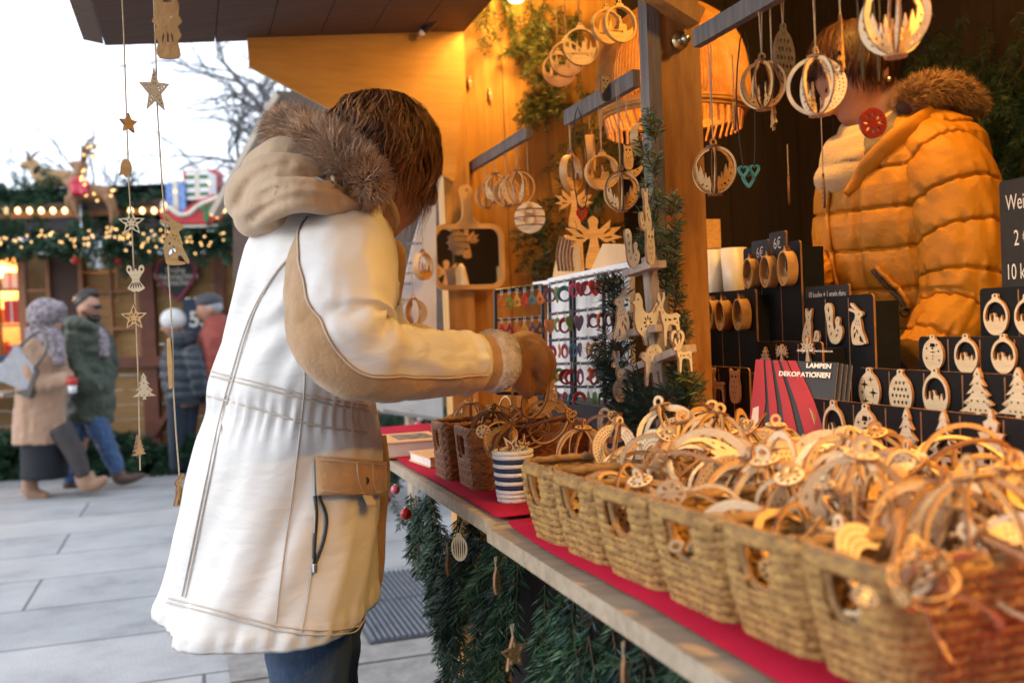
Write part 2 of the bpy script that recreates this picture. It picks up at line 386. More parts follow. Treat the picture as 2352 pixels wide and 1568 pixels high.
# rough stone strip below the counter front, a metal grating let into it
strip_m = mat('rough_stone', (.30, .28, .26), (.17, .155, .145), .85, 9, .8, 30)
g = MB()
for k in range(9):
    u0 = -1.2+k*.42; g.uvbox(u0+.006, u0+.41, -.34+rnd.uniform(-.01, .01), .62, -.02, .004+rnd.uniform(0, .004))
so_ = g.build('stone_strip', strip_m); so_['kind'] = 'structure'
gu0, gu1 = uvz(onZ(900, 1478, 0))[0], uvz(onZ(900, 1318, 0))[0]
gv0 = uvz(onZ(800, 1400, 0))[1]
gr = thing('floor_grating', 'ribbed grey metal floor grating set in the stone beside the counter', 'grating', W((gu0+gu1)/2, gv0+.3, .012))
g = MB(); g.uvbox(gu0, gu1, gv0, gv0+.6, .009, .014); M['grate_dark'] = mat('grating_bed', (.10, .11, .13), None, .6, 20, metal=.3); g.build('bed', 'grate_dark', gr)
g = MB(); k = 0; M['grate'] = mat('galvanised_ribs', (.30, .32, .36), (.2, .21, .24), .45, 20, metal=.6)
vv = gv0+.012
while vv < gv0+.59: g.uvbox(gu0+.005, (gu0+gu1)/2-.008, vv, vv+.011, .015, .026); g.uvbox((gu0+gu1)/2+.008, gu1-.005, vv, vv+.011, .015, .026); vv += .024
g.build('ribs', 'grate', gr)
# ---------------------------------------------------------------- the stall
UW = uvz(P(1055, 500, 3.1))[0]                     # u of the end wall
VP_ = .40                                          # v of the stall front plane
VB = 2.0; UN = -1.9                                # back wall, near end
ZR = 2.55                                          # roof height
st = thing('market_stall', 'warm lit wooden market stall with pine end wall and dark raised canopy', 'market stall', W(0, 1.2, 0))
g = MB(); v = uvz(onU(1066, 300, UW))[1]; V0 = v
k = 0
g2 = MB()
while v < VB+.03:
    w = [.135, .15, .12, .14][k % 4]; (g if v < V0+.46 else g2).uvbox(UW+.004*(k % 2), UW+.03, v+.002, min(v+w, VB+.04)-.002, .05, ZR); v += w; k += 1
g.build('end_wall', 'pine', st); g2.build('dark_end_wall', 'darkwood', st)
g = MB(); g.uvbox(UW-.045, UW+.03, V0-.085, V0-.002, 0, ZR); g.build('corner_post', 'pine', st)
g = MB()
def onW(x, y): return onU(x, y, UW-.06)
pts = [onW(*q) for q in ((566, 60), (1066, 30), (1062, 250), (1044, 418), (800, 272), (573, 152))]
n_ = len(pts); g.add(pts+[p+UU*.02 for p in pts], [tuple(range(n_-1, -1, -1)), tuple(range(n_, 2*n_))]+[(i, (i+1) % n_, n_+(i+1) % n_, n_+i) for i in range(n_)])
g.build('wing_panel', 'pine_panel', st)
g = MB()
k = 0; u = UN
while u < UW: g.uvbox(u+.002, min(u+.14, UW)-.002, VB, VB+.03, 0, ZR); u += .14
g.build('back_wall', 'darkwood', st)
g = MB(); g.uvbox(UN-.03, UN, VP_-.2, VB+.03, 0, ZR); g.build('near_end_wall', 'darkwood', st)
g = MB(); u = UN
while u < UW+.02: g.uvbox(u+.002, u+.158, V0-.1, VB+.03, ZR+.002*(k % 2), ZR+.03); u += .16; k += 1
g.build('roof', 'darkwood', st)
# canopy flap: leans slightly down to its outer edge, reaches out over the customers
a = onU(1062, 78, UW-.03); b = onU(240, 105, UW-.03); c = onU(192, 95, UW+.02)
g = MB(); dv = (b-a).normalized(); nn = dv.cross(UU).normalized(); nn = nn if nn.z > 0 else -nn; L_ = (b-a).length; k = 7; CANP = (a.copy(), nn.copy())
for i in range(k):
    p0 = a+dv*(L_*i/k+.0015); p1 = a+dv*(L_*(i+1)/k-.0015); r4 = [p0, p1, p1-UU*(UW-UN), p0-UU*(UW-UN)]
    g.add(r4+[p+nn*.022 for p in r4], [(3, 2, 1, 0), (4, 5, 6, 7), (0, 1, 5, 4), (1, 2, 6, 5), (2, 3, 7, 6), (3, 0, 4, 7)])
g.build('canopy', 'canopy', st)
g = MB(); q = [b+dv*.002+nn*.004, c+nn*.004]; q += [q[1]-UU*(UW-UN), q[0]-UU*(UW-UN)]
g.add(q+[p+nn*.03 for p in q], [(3, 2, 1, 0), (4, 5, 6, 7), (0, 1, 5, 4), (1, 2, 6, 5), (2, 3, 7, 6), (3, 0, 4, 7)]); g.build('canopy_edge_board', 'canopy', st)
# fascia above the front opening
g = MB(); g.uvbox(UN, UW-.05, V0-.09, V0-.05, a.z+.03, ZR); g.build('front_fascia', 'darkwood', st)
# canopy stay (dark metal strut with a bright end cap)
s0 = onU(968, 78, UW-.10); s1 = onU(1052, -6, UW-.25)
ty = thing('canopy_stay', 'black metal strut with a shiny white end cap under the canopy', 'strut', s0)
g = MB(); g.tube([s0, s1], .012, 8); g.build('rod', 'black_metal', ty, True)
g = MB(); g.ball(s0-UU*.012, .011, 10); g.build('end_cap', 'white', ty, True)
# front post
pg = thing('stall_post', 'thick timber post at the front opening with a grey weathered outer side', 'post', onV(1535, 955, VP_))
pu, pv, _ = uvz(onV(1500, 500, VP_)); pw = uvz(onU(1622, 500, pu))[1]-pv
g = MB(); g.uvbox(pu, pu+.075, pv+.024, pv+pw, CZ+.003, ZR); g.build('timber', 'post', pg)
g = MB(); g.uvbox(pu-.012, pu+.022, pv-.004, pv+.022, CZ+.003, ZR); g.build('outer_board', 'grey_wood', pg)
q = onU(1560, 95, pu-.004)
g = MB(); g.tube([q+UU*.004, q-UU*.006], .017, 14); g.build('washer', 'brass', pg, True)
g = MB(); g.tube([q-UU*.005, q-UU*.03-ZZ*.004], .008, 8); g.build('bolt', 'steel', pg, True)
# diagonal brace above the post
g = MB(); g.bar(onU(1465, -40, pu-.03), onU(1600, 45, pu-.03), .03, .045, UU); g.build('brace', 'post', pg)
# rails the ornaments hang from
VBAR = .44
def rail(x0, y0, x1, y1, v, h, label, name='hanging_rail'):
    a = onV(x0, y0, v); b = onV(x1, y1, v); b.z = a.z; bu = uvz(onV(x1, y1, v))[0]; b = W(bu, v, a.z)
    g = MB(); g.bar(a, b, .016, h); o = g.build(name, 'grey_wood'); o.location = (0, 0, 0); tag(o, label, 'rail', 'rails with hooks'); return a, b
_v1 = uvz(onU(1082, 385, UW-.002))[1]
R1 = rail(1082, 384, 1214, 300, _v1, .030, 'short grey wooden rail jutting from the pine end wall above the hand mirror')
R2 = rail(1302, 272, 1462, 180, VBAR, .034, 'grey wooden rail ending left of the timber post, in front of the wicker lamp')
R3 = rail(1600, 90, 1960, -120, VBAR, .030, 'grey wooden rail running right from the timber post above the hanging balls')
# ---------------------------------------------------------------- counter
UE = uvz(onZ(900, 988, CZ))[0]+.05
ct = thing('counter', 'wooden sales counter with two butted front boards and a red cloth', 'counter', W(0, .2, 0))
g = MB(); g.uvbox(.003, UE, 0, .66, CZ-.022, CZ); g.build('board', 'board_edge', ct)
g = MB(); g.uvbox(-1.35, 0, -.012, .66, CZ-.024, CZ-.001); g.build('board', 'board_edge', ct)
for u in (-1.2, -.3, .30):
    for v in (.17, .6): g = MB(); g.uvbox(u, u+.05, v, v+.05, 0, CZ-.034); g.build('leg', 'darkwood', ct)
g = MB(); g.uvbox(-1.35, .36, .13, .15, .02, CZ-.036); g.build('backing_board', 'darkwood', ct)
def cloth(u0, u1, v0, v1, z, seed, label):
    g = MB(); nu, nv = 60, 16; vs = []
    for i in range(nu+1):
        for j in range(nv+1):
            u = u0+(u1-u0)*i/nu; v = v0+(v1-v0)*j/nv
            h = .0035*abs(noise.noise(Vector((u*7, v*5, seed))))+.002
            ee = .010*noise.noise(Vector((u*2.4, seed*3., 0))) if j == 0 else 0
            if i in (0, nu): h += .004
            vs.append(W(u, v+ee, z+h))
    fs = [(i*(nv+1)+j, (i+1)*(nv+1)+j, (i+1)*(nv+1)+j+1, i*(nv+1)+j+1) for i in range(nu) for j in range(nv)]
    g.add(vs, fs); o = g.build('table_cloth', 'red_cloth', None, True); tag(o, label, 'tablecloth', 'red cloths on the counter')
    md = o.modifiers.new('th', 'SOLIDIFY'); md.thickness = .003
cloth(.012, UE-.03, .014, .64, CZ+.001, 1.0, 'red cloth under the brown baskets and books at the far end of the counter')
cloth(-1.33, -.030, .014, .64, CZ+.002, 4.0, 'red cloth under the row of pale seagrass baskets')
# unseen hut added behind the viewer to block daylight from the stall front
hb = thing('market_hut', 'unseen dark boarded hut added behind the viewer to block daylight from the stall', 'hut', (1.5, -5.6, 0))
g = MB(); k = 0; x = -3.4
while x < 6.5: g.box((x+.12, -5.6, 1.5), .118, .03+.002*(k % 2), 1.5); x += .24; k += 1
g.build('board_wall', 'darkwood', hb)
g = MB(); g.add([(-3.6, -4.9, 2.85), (6.7, -4.9, 2.85), (6.7, -6.6, 4.0), (-3.6, -6.6, 4.0), (-3.6, -4.9, 2.91), (6.7, -4.9, 2.91), (6.7, -6.6, 4.06), (-3.6, -6.6, 4.06)], [(3, 2, 1, 0), (4, 5, 6, 7), (0, 1, 5, 4), (1, 2, 6, 5), (2, 3, 7, 6), (3, 0, 4, 7)]); g.build('roof', 'canopy', hb)
for i, (x, y, a) in enumerate(((1079, 188, .3), (1124, 216, -.1))):
    p = onU(x, y, UW-.012); t = thing('clothes_peg', ['small wooden peg with a leaf scrap on the pine wall, left one', 'small pale wooden peg on the pine wall, right one'][i], 'peg', p); g = MB(); g.bar(p-ZZ*.018+VV*.004*i, p+ZZ*.018, .010, .008, VV); g.build('peg_body', 'pale_wood', t); g = MB(); g.tube([p-UU*.006-VV*.006, p-UU*.006+VV*.006], .003, 6); g.build('spring', 'steel', t)
# ---------------------------------------------------------------- lamps of the stall
def lamp(name, label, p, watts, col=(1, .49, .085), r=.035, shade=False):
    t = thing(name, label, 'lamp', p)
    g = MB(); g.ball(p, r, 12, sq=(1, 1, 1.1)); g.build('bulb', emit('warm_bulb', (1, .62, .22), 14), t, True)
    g = MB(); g.tube([p+ZZ*r*1.0, p+ZZ*(r+.05)], .016, 10); g.build('socket', 'black', t, True)
    g = MB(); g.tube([p+ZZ*(r+.05), Vector((p.x, p.y, ZR+.002))], .003, 6); g.build('cable', 'cord_black', t)
    if shade:  # unseen cone added to cut the lamp's light off the coat
        n = 32; g = MB(); prof = [(.018, r+.055), (.05, r+.045), (.13, -.075), (.127, -.075), (.047, r+.038), (.016, r+.048)]
        g.loft([[p+Vector((math.cos(2*PI*j/n)*q, math.sin(2*PI*j/n)*q, h)) for j in range(n)] for q, h in prof], cap=False); g.build('shade', 'black_metal', t, True)
    l = bpy.data.lights.new('bulb_light', 'POINT'); l.energy = watts; l.color = col; l.shadow_soft_size = r*1.15
    lo = bpy.data.objects.new('bulb_light', l); COL.objects.link(lo); lo.parent = t; lo.location = (0, 0, 0); return t
LW = 2.6
lamp('ceiling_lamp', 'glowing bulb hanging close to the pine end wall above the hand mirror', onU(1185, -22, UW-.26), 13*LW)
lamp('ceiling_lamp', 'warm bulb hanging above the heap of wooden balls at the near end of the stall', W(-1.02, .50, 1.82), 44*LW, r=.045, shade=True)
lamp('ceiling_lamp', 'small warm bulb above the black display tiers, right of the heap', W(-.52, .50, 1.74), 9*LW, shade=True)
lamp('ceiling_lamp', 'warm bulb hanging in front of the seller in the yellow jacket', W(.28, .80, 2.16), 17*LW)
lamp('ceiling_lamp', 'warm bulb added out of view inside the stall to brighten the timber post', W(-.38, .98, 2.2), 17*LW)  # unseen extra bulb, added to light the post face and hanging balls
# ---------------------------------------------------------------- 2D shape library (height 1, centred on x = 0, base y = 0)
def ell(cx, cy, rx, ry, n=20, a=0.0):
    return [(cx+rx*math.cos(2*PI*i/n)*math.cos(a)-ry*math.sin(2*PI*i/n)*math.sin(a), cy+rx*math.cos(2*PI*i/n)*math.sin(a)+ry*math.sin(2*PI*i/n)*math.cos(a)) for i in range(n)]
def leaf(cx, cy, l, w, a):
    pts = [(-l, 0), (-l*.4, w*.8), (l*.3, w), (l, 0), (l*.3, -w), (-l*.4, -w*.8)]
    return [(cx+x*math.cos(a)-y*math.sin(a), cy+x*math.sin(a)+y*math.cos(a)) for x, y in pts]
def starpts(cx, cy, R, r, n=5, a0=PI/2):
    return [(cx+(R if i % 2 == 0 else r)*math.cos(a0+PI*i/n), cy+(R if i % 2 == 0 else r)*math.sin(a0+PI*i/n)) for i in range(2*n)]
def inset_poly(pts, k):
    cx = sum(p[0] for p in pts)/len(pts); cy = sum(p[1] for p in pts)/len(pts); return [(cx+(x-cx)*k, cy+(y-cy)*k) for x, y in pts]
def mirror_outline(half): return half+[(-x, y) for x, y in half[::-1]]
def loopring(cx, cy, R, r, n=18): return [ell(cx, cy, R, R, n), ell(cx, cy, r, r, n)]
def s_tree(tiers=4, holes=True, w=.34):
    h = [(.0, 1.0)]
    for i in range(tiers):
        y1 = .98-.86*(i+1)/tiers; ww = w*(i+1.2)/(tiers+.2); yi = y1+.07; h += [(ww*.55, y1+.12), (ww, y1), (ww*.45, yi-.02)]
    h[-1] = (.05, .115); h += [(.05, 0)]
    o = mirror_outline(h); hs = []
    if holes:
        for i in range(tiers):
            y = .98-.86*(i+1)/tiers+.05; n = max(1, i); ww = w*(i+1.2)/(tiers+.2)
            for j in range(n): hs.append(ell((j-(n-1)/2)*ww*.8/max(1, n-1)*(n > 1), y+(.012 if i == 0 else 0), .022, .024, 7))
    return [o]+hs
def s_star(n=5, holes=True):
    hs = []
    if holes:
        hs = [leaf(.25*math.cos(PI/2+2*PI*i/n), .5+.25*math.sin(PI/2+2*PI*i/n), .13, .05, PI/2+2*PI*i/n) for i in range(n)]
        hs += [ell(.13*math.cos(PI/2+PI/n+2*PI*i/n), .5+.13*math.sin(PI/2+PI/n+2*PI*i/n), .035, .035, 7) for i in range(n)]
    return [starpts(0, .5, .5, .23, n)]+hs
def s_plate_oval(kind=0, rx=.30):
    o = ell(0, .44, rx, .44, 28); hs = [ell(0, .945, .030, .030, 8)]
    out = [p for p in o if p[1] < .86 or abs(p[0]) > .12]
    # join a little loop on top
    top = [(.10, .855), (.07, .90), (.075, .95), (.05, .99), (0, 1.0), (-.05, .99), (-.075, .95), (-.07, .90), (-.10, .855)]
    ir = [p for p in ell(0, .44, rx, .44, 40, 0)]
    right = [p for p in ir if p[0] >= .105 or (p[1] < .5 and p[0] >= 0)]
    right.sort(key=lambda p: p[1]); left = [(-x, y) for x, y in right[::-1]]
    out = right+top+left; res = [out]+hs
    if kind == 0:   # snowman
        res += [ell(0, .62, .035, .035, 7)]+[starpts(sx, sy, .05, .018, 4) for sx, sy in ((-.17, .62), (.17, .55), (-.18, .35), (.19, .30), (.12, .72))]
        res += [leaf(0, .52, .09, .02, 0), ell(0, .42, .02, .02, 6), ell(0, .33, .02, .02, 6), [(-.08, .66), (.08, .66), (.06, .76), (-.06, .76)]]
    elif kind == 1:  # open scene
        res += [[p for p in inner_scene(rx*.84, .36, .44)]]
    elif kind == 2:  # heart filigree
        res += [leaf(0, .15, .04, .09, 0), leaf(-.17, .52, .20, .05, 1.3), leaf(.17, .52, .20, .05, PI-1.3), leaf(0, .32, .10, .03, PI/2), leaf(-.07, .5, .08, .025, 2.2), leaf(.07, .5, .08, .025, PI-2.2), leaf(0, .68, .06, .03, PI/2)]
    elif kind == 3:  # rows of arches
        for r in range(5):
            for c in range(-2, 3):
                x = c*.10+(.05 if r % 2 else 0); y = .14+r*.14
                if (x/rx)**2+((y-.44)/.44)**2 < .74: res.append(leaf(x, y, .045, .03, PI/2))
    elif kind == 4:  # stars
        for x, y, s in ((-.12, .6, .12), (.12, .42, .13), (-.1, .22, .1), (.1, .16, .06), (.06, .72, .08), (-.19, .42, .06)): res.append(starpts(x, y, s, s*.3, 4))
    return res
def inner_scene(rx, ry, cy):
    """opening above a snowy ground line with an animal and a fir"""
    pts = []
    for i in range(25):
        a = PI*1.08*i/24-.04*PI; pts.append((rx*math.cos(a), cy+ry*math.sin(a)))
    g = [(-.82, -.1), (-.6, .0), (-.52, .45), (-.42, .0), (-.2, -.12), (-.12, .25), (-.22, .5), (-.05, .45), (.05, .2), (.3, .18), (.42, -.1), (.6, .35), (.75, -.1)]
    pts += [(x*rx, cy+y*ry-.08) for x, y in g]
    return pts
def sm(pts, n=3): return smooth_loop(pts, n)
RABBIT = sm([(-.10, 0), (.20, 0), (.22, .05), (.10, .08), (.12, .22), (.20, .10), (.26, .02), (.31, .04), (.27, .16), (.19, .34), (.17, .50), (.14, .62), (.22, .68), (.20, .76), (.10, .80), (.03, .86), (-.12, .98), (-.16, .93), (-.02, .80), (-.18, .86), (-.21, .80), (-.04, .74), (-.03, .62), (-.12, .50), (-.17, .32), (-.15, .14)])
RABBIT_H = [leaf(-.05, .22, .09, .03, 1.2), leaf(.03, .30, .07, .025, 1.9), leaf(-.06, .38, .06, .022, 1.1), ell(.10, .71, .02, .02, 6), ell(.02, .55, .014, .02, 6), ell(.08, .53, .014, .02, 6), ell(.05, .47, .014, .02, 6), ell(-.02, .48, .014, .02, 6), ell(.11, .46, .014, .02, 6)]
DEER = sm([(-.30, 0), (-.24, 0), (-.20, .30), (-.10, .36), (.06, .34), (.12, .0), (.18, 0), (.18, .34), (.23, .46), (.26, .62), (.36, .63), (.37, .69), (.28, .76), (.34, .86), (.30, .99), (.25, .88), (.22, .80), (.14, .98), (.12, .86), (.18, .72), (.12, .60), (-.02, .56), (-.22, .58), (-.33, .52), (-.28, .48), (-.30, .3)], 3)
DEER_H = [leaf(-.16, .47, .06, .02, 0), leaf(0, .46, .06, .02, .2), ell(.12, .46, .025, .03, 7), ell(.25, .70, .015, .015, 6), ell(-.22, .40, .02, .03, 6), ell(.19, .6, .015, .03, 6)]
HEN = sm([(-.02, 0), (.05, 0), (.05, .14), (.20, .22), (.36, .45), (.42, .75), (.34, .78), (.20, .62), (.05, .60), (-.05, .70), (-.06, .84), (-.14, .97), (-.24, .96), (-.28, .84), (-.36, .80), (-.28, .74), (-.30, .5), (-.24, .28), (-.08, .15)])
HEN_H = [ell(-.18, .86, .02, .02, 6)]+[leaf(.08+.09*math.cos(a), .42+.09*math.sin(a), .05, .022, a) for a in [i*PI/4 for i in range(8)]]+[ell(.27, .62, .02, .03, 6), ell(.33, .70, .02, .02, 6), ell(-.12, .3, .02, .03, 6)]
SHEEP = sm([(-.30, 0), (-.22, 0), (-.16, .28), (-.04, .26), (.0, .02), (.08, .02), (.10, .28), (.20, .30), (.26, .02), (.34, .04), (.32, .42), (.40, .62), (.36, .84), (.2, .98), (.0, 1.0), (-.18, .90), (-.26, .80), (-.38, .82), (-.46, .70), (-.38, .62), (-.30, .55), (-.28, .35)])
SHEEP_H = [ell(x, y, .022, .022, 6) for x, y in ((.0, .8), (.1, .85), (.2, .78), (.28, .66), (.05, .66), (.15, .64), (.22, .52), (-.05, .52), (.08, .48), (-.12, .68), (-.1, .8), (-.35, .72))]
SQUIRREL = sm([(-.02, 0), (.12, .0), (.24, .12), (.30, .30), (.26, .42), (.20, .46), (.22, .60), (.14, .66), (.06, .56), (.08, .42), (.02, .34), (-.02, .55), (.0, .80), (-.06, .96), (-.18, 1.0), (-.28, .92), (-.26, .70), (-.22, .50), (-.20, .25), (-.12, .06)])
SQUIRREL_H = [leaf(-.15, .82, .07, .025, 1.7), leaf(-.12, .62, .07, .025, 1.4), leaf(-.13, .42, .06, .02, 1.9), leaf(-.08, .24, .06, .02, 1.2), leaf(.10, .20, .06, .02, .9), leaf(.15, .32, .04, .02, 2.2), ell(.15, .58, .015, .015, 6)]
FOX = sm([(-.20, 0), (.16, 0), (.30, .10), (.36, .28), (.30, .42), (.20, .40), (.16, .24), (.10, .16), (.06, .34), (.08, .52), (.06, .66), (.10, .80), (.12, .98), (.04, .90), (-.04, .90), (-.10, .98), (-.12, .82), (-.10, .68), (-.16, .56), (-.24, .36), (-.27, .14)])
FOX_H = [leaf(-.12, .25, .07, .025, 1.3), leaf(-.04, .36, .06, .02, 1.8), leaf(.24, .25, .06, .02, 1.2), leaf(.28, .33, .04, .015, 1.4), leaf(.17, .12, .06, .02, .5), ell(0, .76, .02, .02, 6), leaf(-.08, .5, .05, .02, 1.5)]
OWL = sm([(-.12, 0), (.12, 0), (.22, .15), (.24, .45), (.20, .70), (.22, .96), (.12, .90), (-.12, .90), (-.22, .96), (-.20, .70), (-.24, .45), (-.22, .15)])
OWL_H = [ell(-.09, .74, .05, .05, 8), ell(.09, .74, .05, .05, 8), leaf(0, .62, .04, .02, PI/2)]+[leaf(x, y, .05, .018, PI/2) for x, y in ((-.1, .45), (0, .42), (.1, .45), (-.06, .28), (.06, .28), (0, .15))]
ANGEL = sm([(-.16, 0), (.16, 0), (.09, .40), (.07, .58), (.20, .48), (.42, .40), (.30, .52), (.50, .58), (.34, .64), (.48, .78), (.28, .76), (.30, .92), (.10, .74), (.07, .80), (.09, .92), (0, 1.0), (-.09, .92), (-.07, .80), (-.10, .74), (-.30, .92), (-.28, .76), (-.48, .78), (-.34, .64), (-.50, .58), (-.30, .52), (-.42, .40), (-.20, .48), (-.07, .58), (-.09, .40)], 2)
ANGEL_H = [leaf(s*.24, .58, .09, .02, s*.1) for s in (1, -1)]+[leaf(s*.24, .70, .09, .025, s*.7) for s in (1, -1)]+[leaf(s*.33, .50, .05, .015, -s*.3) for s in (1, -1)]
BOWANGEL = sm([(-.34, .12), (-.20, .04), (-.10, 0), (.0, .02), (.10, 0), (.20, .04), (.34, .12), (.30, .20), (.14, .42), (.24, .62), (.36, .80), (.30, .98), (.16, .94), (.10, .76), (.0, .86), (-.10, .76), (-.16, .94), (-.30, .98), (-.36, .80), (-.24, .62), (-.14, .42), (-.30, .20)], 3)
BOWANGEL_H = [leaf(x, .24, .14, .03, PI/2+a) for x, a in ((-.18, -.5), (-.09, -.25), (0, 0), (.09, .25), (.18, .5))]+[ell(.25, .82, .05, .06, 8), ell(-.25, .82, .05, .06, 8)]
HEART = sm([(0, 0), (.28, .30), (.46, .60), (.44, .86), (.26, 1.0), (.08, .94), (0, .80), (-.08, .94), (-.26, 1.0), (-.44, .86), (-.46, .60), (-.28, .30)], 3)
HEART_H = [inset_poly(HEART, .62)]
LEAFY = sm([(0, 0), (.12, .12), (.30, .10), (.26, .28), (.42, .36), (.28, .48), (.40, .66), (.22, .68), (.20, .86), (.06, .80), (0, 1.0), (-.06, .80), (-.20, .86), (-.22, .68), (-.40, .66), (-.28, .48), (-.42, .36), (-.26, .28), (-.30, .10), (-.12, .12)], 2)
GIFT = [[(-.30, 0), (.30, 0), (.26, .06), (.30, .18), (.20, .22), (.30, .40), (.16, .44), (.24, .60), (.10, .62), (.14, .78), (.05, .84), (.03, 1.0), (-.03, 1.0), (-.05, .84), (-.14, .78), (-.10, .62), (-.24, .60), (-.16, .44), (-.30, .40), (-.20, .22), (-.30, .18), (-.26, .06)],
        [(-.14, .06), (-.02, .06), (-.02, .16), (-.14, .16)], [(.02, .06), (.14, .06), (.14, .16), (.02, .16)], [(-.14, .20), (-.02, .20), (-.02, .34), (-.14, .34)], [(.02, .20), (.14, .20), (.14, .34), (.02, .34)], ell(0, .68, .03, .04, 7), leaf(0, .5, .06, .03, PI/2)]
def s_tree_open():
    t = s_tree(5, False, .36); h = [(-.17, .20), (.17, .20), (.12, .27), (.15, .36), (.08, .44), (.10, .55), (.03, .66), (0, .74), (-.03, .66), (-.10, .55), (-.08, .44), (-.15, .36), (-.12, .27)]
    return t+[h[:7]+[(0, .6), (.05, .4), (.02, .3), (-.06, .32), (-.05, .5)]+h[7:]] if False else t+[h]
SHAPES = {'tree': s_tree(4), 'tree_swirl': s_tree(5, True, .40), 'tree_open': s_tree_open(), 'star': s_star(), 'snowman': s_plate_oval(0), 'scene': s_plate_oval(1), 'hearts': s_plate_oval(2), 'arches': s_plate_oval(3), 'stars': s_plate_oval(4),
          'rabbit': [RABBIT]+RABBIT_H, 'deer': [DEER]+DEER_H, 'hen': [HEN]+HEN_H, 'sheep': [SHEEP]+SHEEP_H, 'squirrel': [SQUIRREL]+SQUIRREL_H, 'fox': [FOX]+FOX_H, 'owl': [OWL]+OWL_H, 'angel': [ANGEL]+ANGEL_H, 'bow_angel': [BOWANGEL]+BOWANGEL_H,
          'heart': [HEART]+HEART_H, 'leaf': [LEAFY], 'gift': GIFT}
def xf(loops, sx, sy, ox=0.0, oy=0.0, flip=False): return [[((-x if flip else x)*sx+ox, y*sy+oy) for x, y in l] for l in loops]
# ---------------------------------------------------------------- wooden ornaments
def arc_c(R, w, n=20, lim=.16):
    """C shaped rib: half ring from pole to pole"""
    o = [(R*math.sin(a), R*math.cos(a)) for a in np.linspace(lim, PI-lim, n)]; i = [((R-w)*math.sin(a), (R-w)*math.cos(a)) for a in np.linspace(PI-lim*1.2, lim*1.2, n)]
    return [o+i]
def half_scene(R, kind):
    """C shaped rib filled with a cut-out scene"""
    k = R; ri = R*.97
    def arc(a0, a1, r, n=14): return [(r*math.sin(a), r*math.cos(a)) for a in np.linspace(a0, a1, n)]
    if kind == 0:    # snowy hill with a fir and a deer leg
        o = arc(.16, PI-.16, ri)+[(.16*k, -.80*k), (.12*k, -.55*k), (.20*k, -.2*k), (.30*k, -.30*k), (.36*k, -.02*k), (.42*k, -.28*k), (.50*k, .05*k), (.58*k, .30*k), (.66*k, .0*k), (.72*k, .2*k), (.74*k, .38*k), (.58*k, .62*k), (.36*k, .78*k), (.16*k, .84*k)]
        return [o, ell(.5*k, -.52*k, .07*k, .05*k, 8), ell(.68*k, -.38*k, .05*k, .04*k, 7), ell(.33*k, -.60*k, .04*k, .04*k, 7), leaf(.40*k, -.74*k, .07*k, .025*k, .5), leaf(.60*k, -.60*k, .06*k, .022*k, .9), ell(.26*k, -.78*k, .03*k, .03*k, 6), leaf(.80*k, -.10*k, .08*k, .03*k, 1.4), leaf(.84*k, .14*k, .06*k, .025*k, 1.6)]
    if kind == 1:    # pierced panel
        o = arc(.16, PI-.16, ri)+arc(PI-.5, .5, R*.52); hs = []
        for i in range(15):
            a = .42+i*(PI-.84)/14
            for q, r in enumerate((.61, .73, .86)):
                aa = a+.07*q; hs.append(ell(k*r*math.sin(aa), k*r*math.cos(aa), .030*k, .030*k, 6))
        return [o]+hs
    if kind == 2:    # trees on the ground
        o = arc(.16, PI-.16, ri)+[(.1*k, -.86*k), (.14*k, -.62*k), (.22*k, -.6*k), (.18*k, -.4*k), (.26*k, -.42*k), (.22*k, -.2*k), (.30*k, .10*k), (.36*k, -.2*k), (.33*k, -.42*k), (.42*k, -.40*k), (.40*k, -.58*k), (.54*k, -.5*k), (.7*k, -.32*k), (.8*k, .0*k), (.72*k, .40*k), (.5*k, .68*k), (.16*k, .84*k)]
        return [o, ell(.44*k, -.72*k, .06*k, .04*k, 7), ell(.62*k, -.58*k, .05*k, .04*k, 7)]
    return arc_c(R, R*.13)
def cap_disc(R, holes=8):
    return [ell(0, 0, R, R, 20)]+[leaf(.60*R*math.cos(2*PI*i/holes), .60*R*math.sin(2*PI*i/holes), .24*R, .15*R, 2*PI*i/holes) for i in range(holes)]
def ball_parts(root, R, kinds, pale, th=.0028, ring=True, cap=True):
    """slotted ball out of flat ribs, z up, centred on the origin of root"""
    face = 'ply_pale' if pale == 1 else ('ply_warm' if pale == 2 else 'ply'); edge = 'burnt_pale' if pale == 1 else 'burnt'
    n = len(kinds); g = MB(); s = MB(); hs = 0
    for i, kd in enumerate(kinds):
        m = Matrix.Rotation(2*PI*i/n, 4, 'Z') @ Matrix(((1, 0, 0, 0), (0, 0, -1, 0), (0, 1, 0, 0), (0, 0, 0, 1)))
        if kd < 0: g.plate(arc_c(R, R*(.095 if kd == -1 else .13)), th, m)
        else: s.plate(half_scene(R, kd), th, m); hs = 1
    g.build('ribs', [face, edge], root, local=True)
    if hs: s.build('scene_panels', [face, edge], root, local=True)
    if cap:
        for z in (1, -1):
            c = MB(); c.plate(cap_disc(R*.30), th, Matrix.Translation((0, 0, z*R*.985))); c.build('cap_disc', [face, edge], root, local=True)
    if ring:
        c = MB(); c.plate(loopring(0, 0, R*.17, R*.085), th, Matrix.Translation((0, 0, R*1.16)) @ Matrix.Rotation(PI/2, 4, 'X')); c.build('hanging_ring', [face, edge], root, local=True)
BALLS = {}
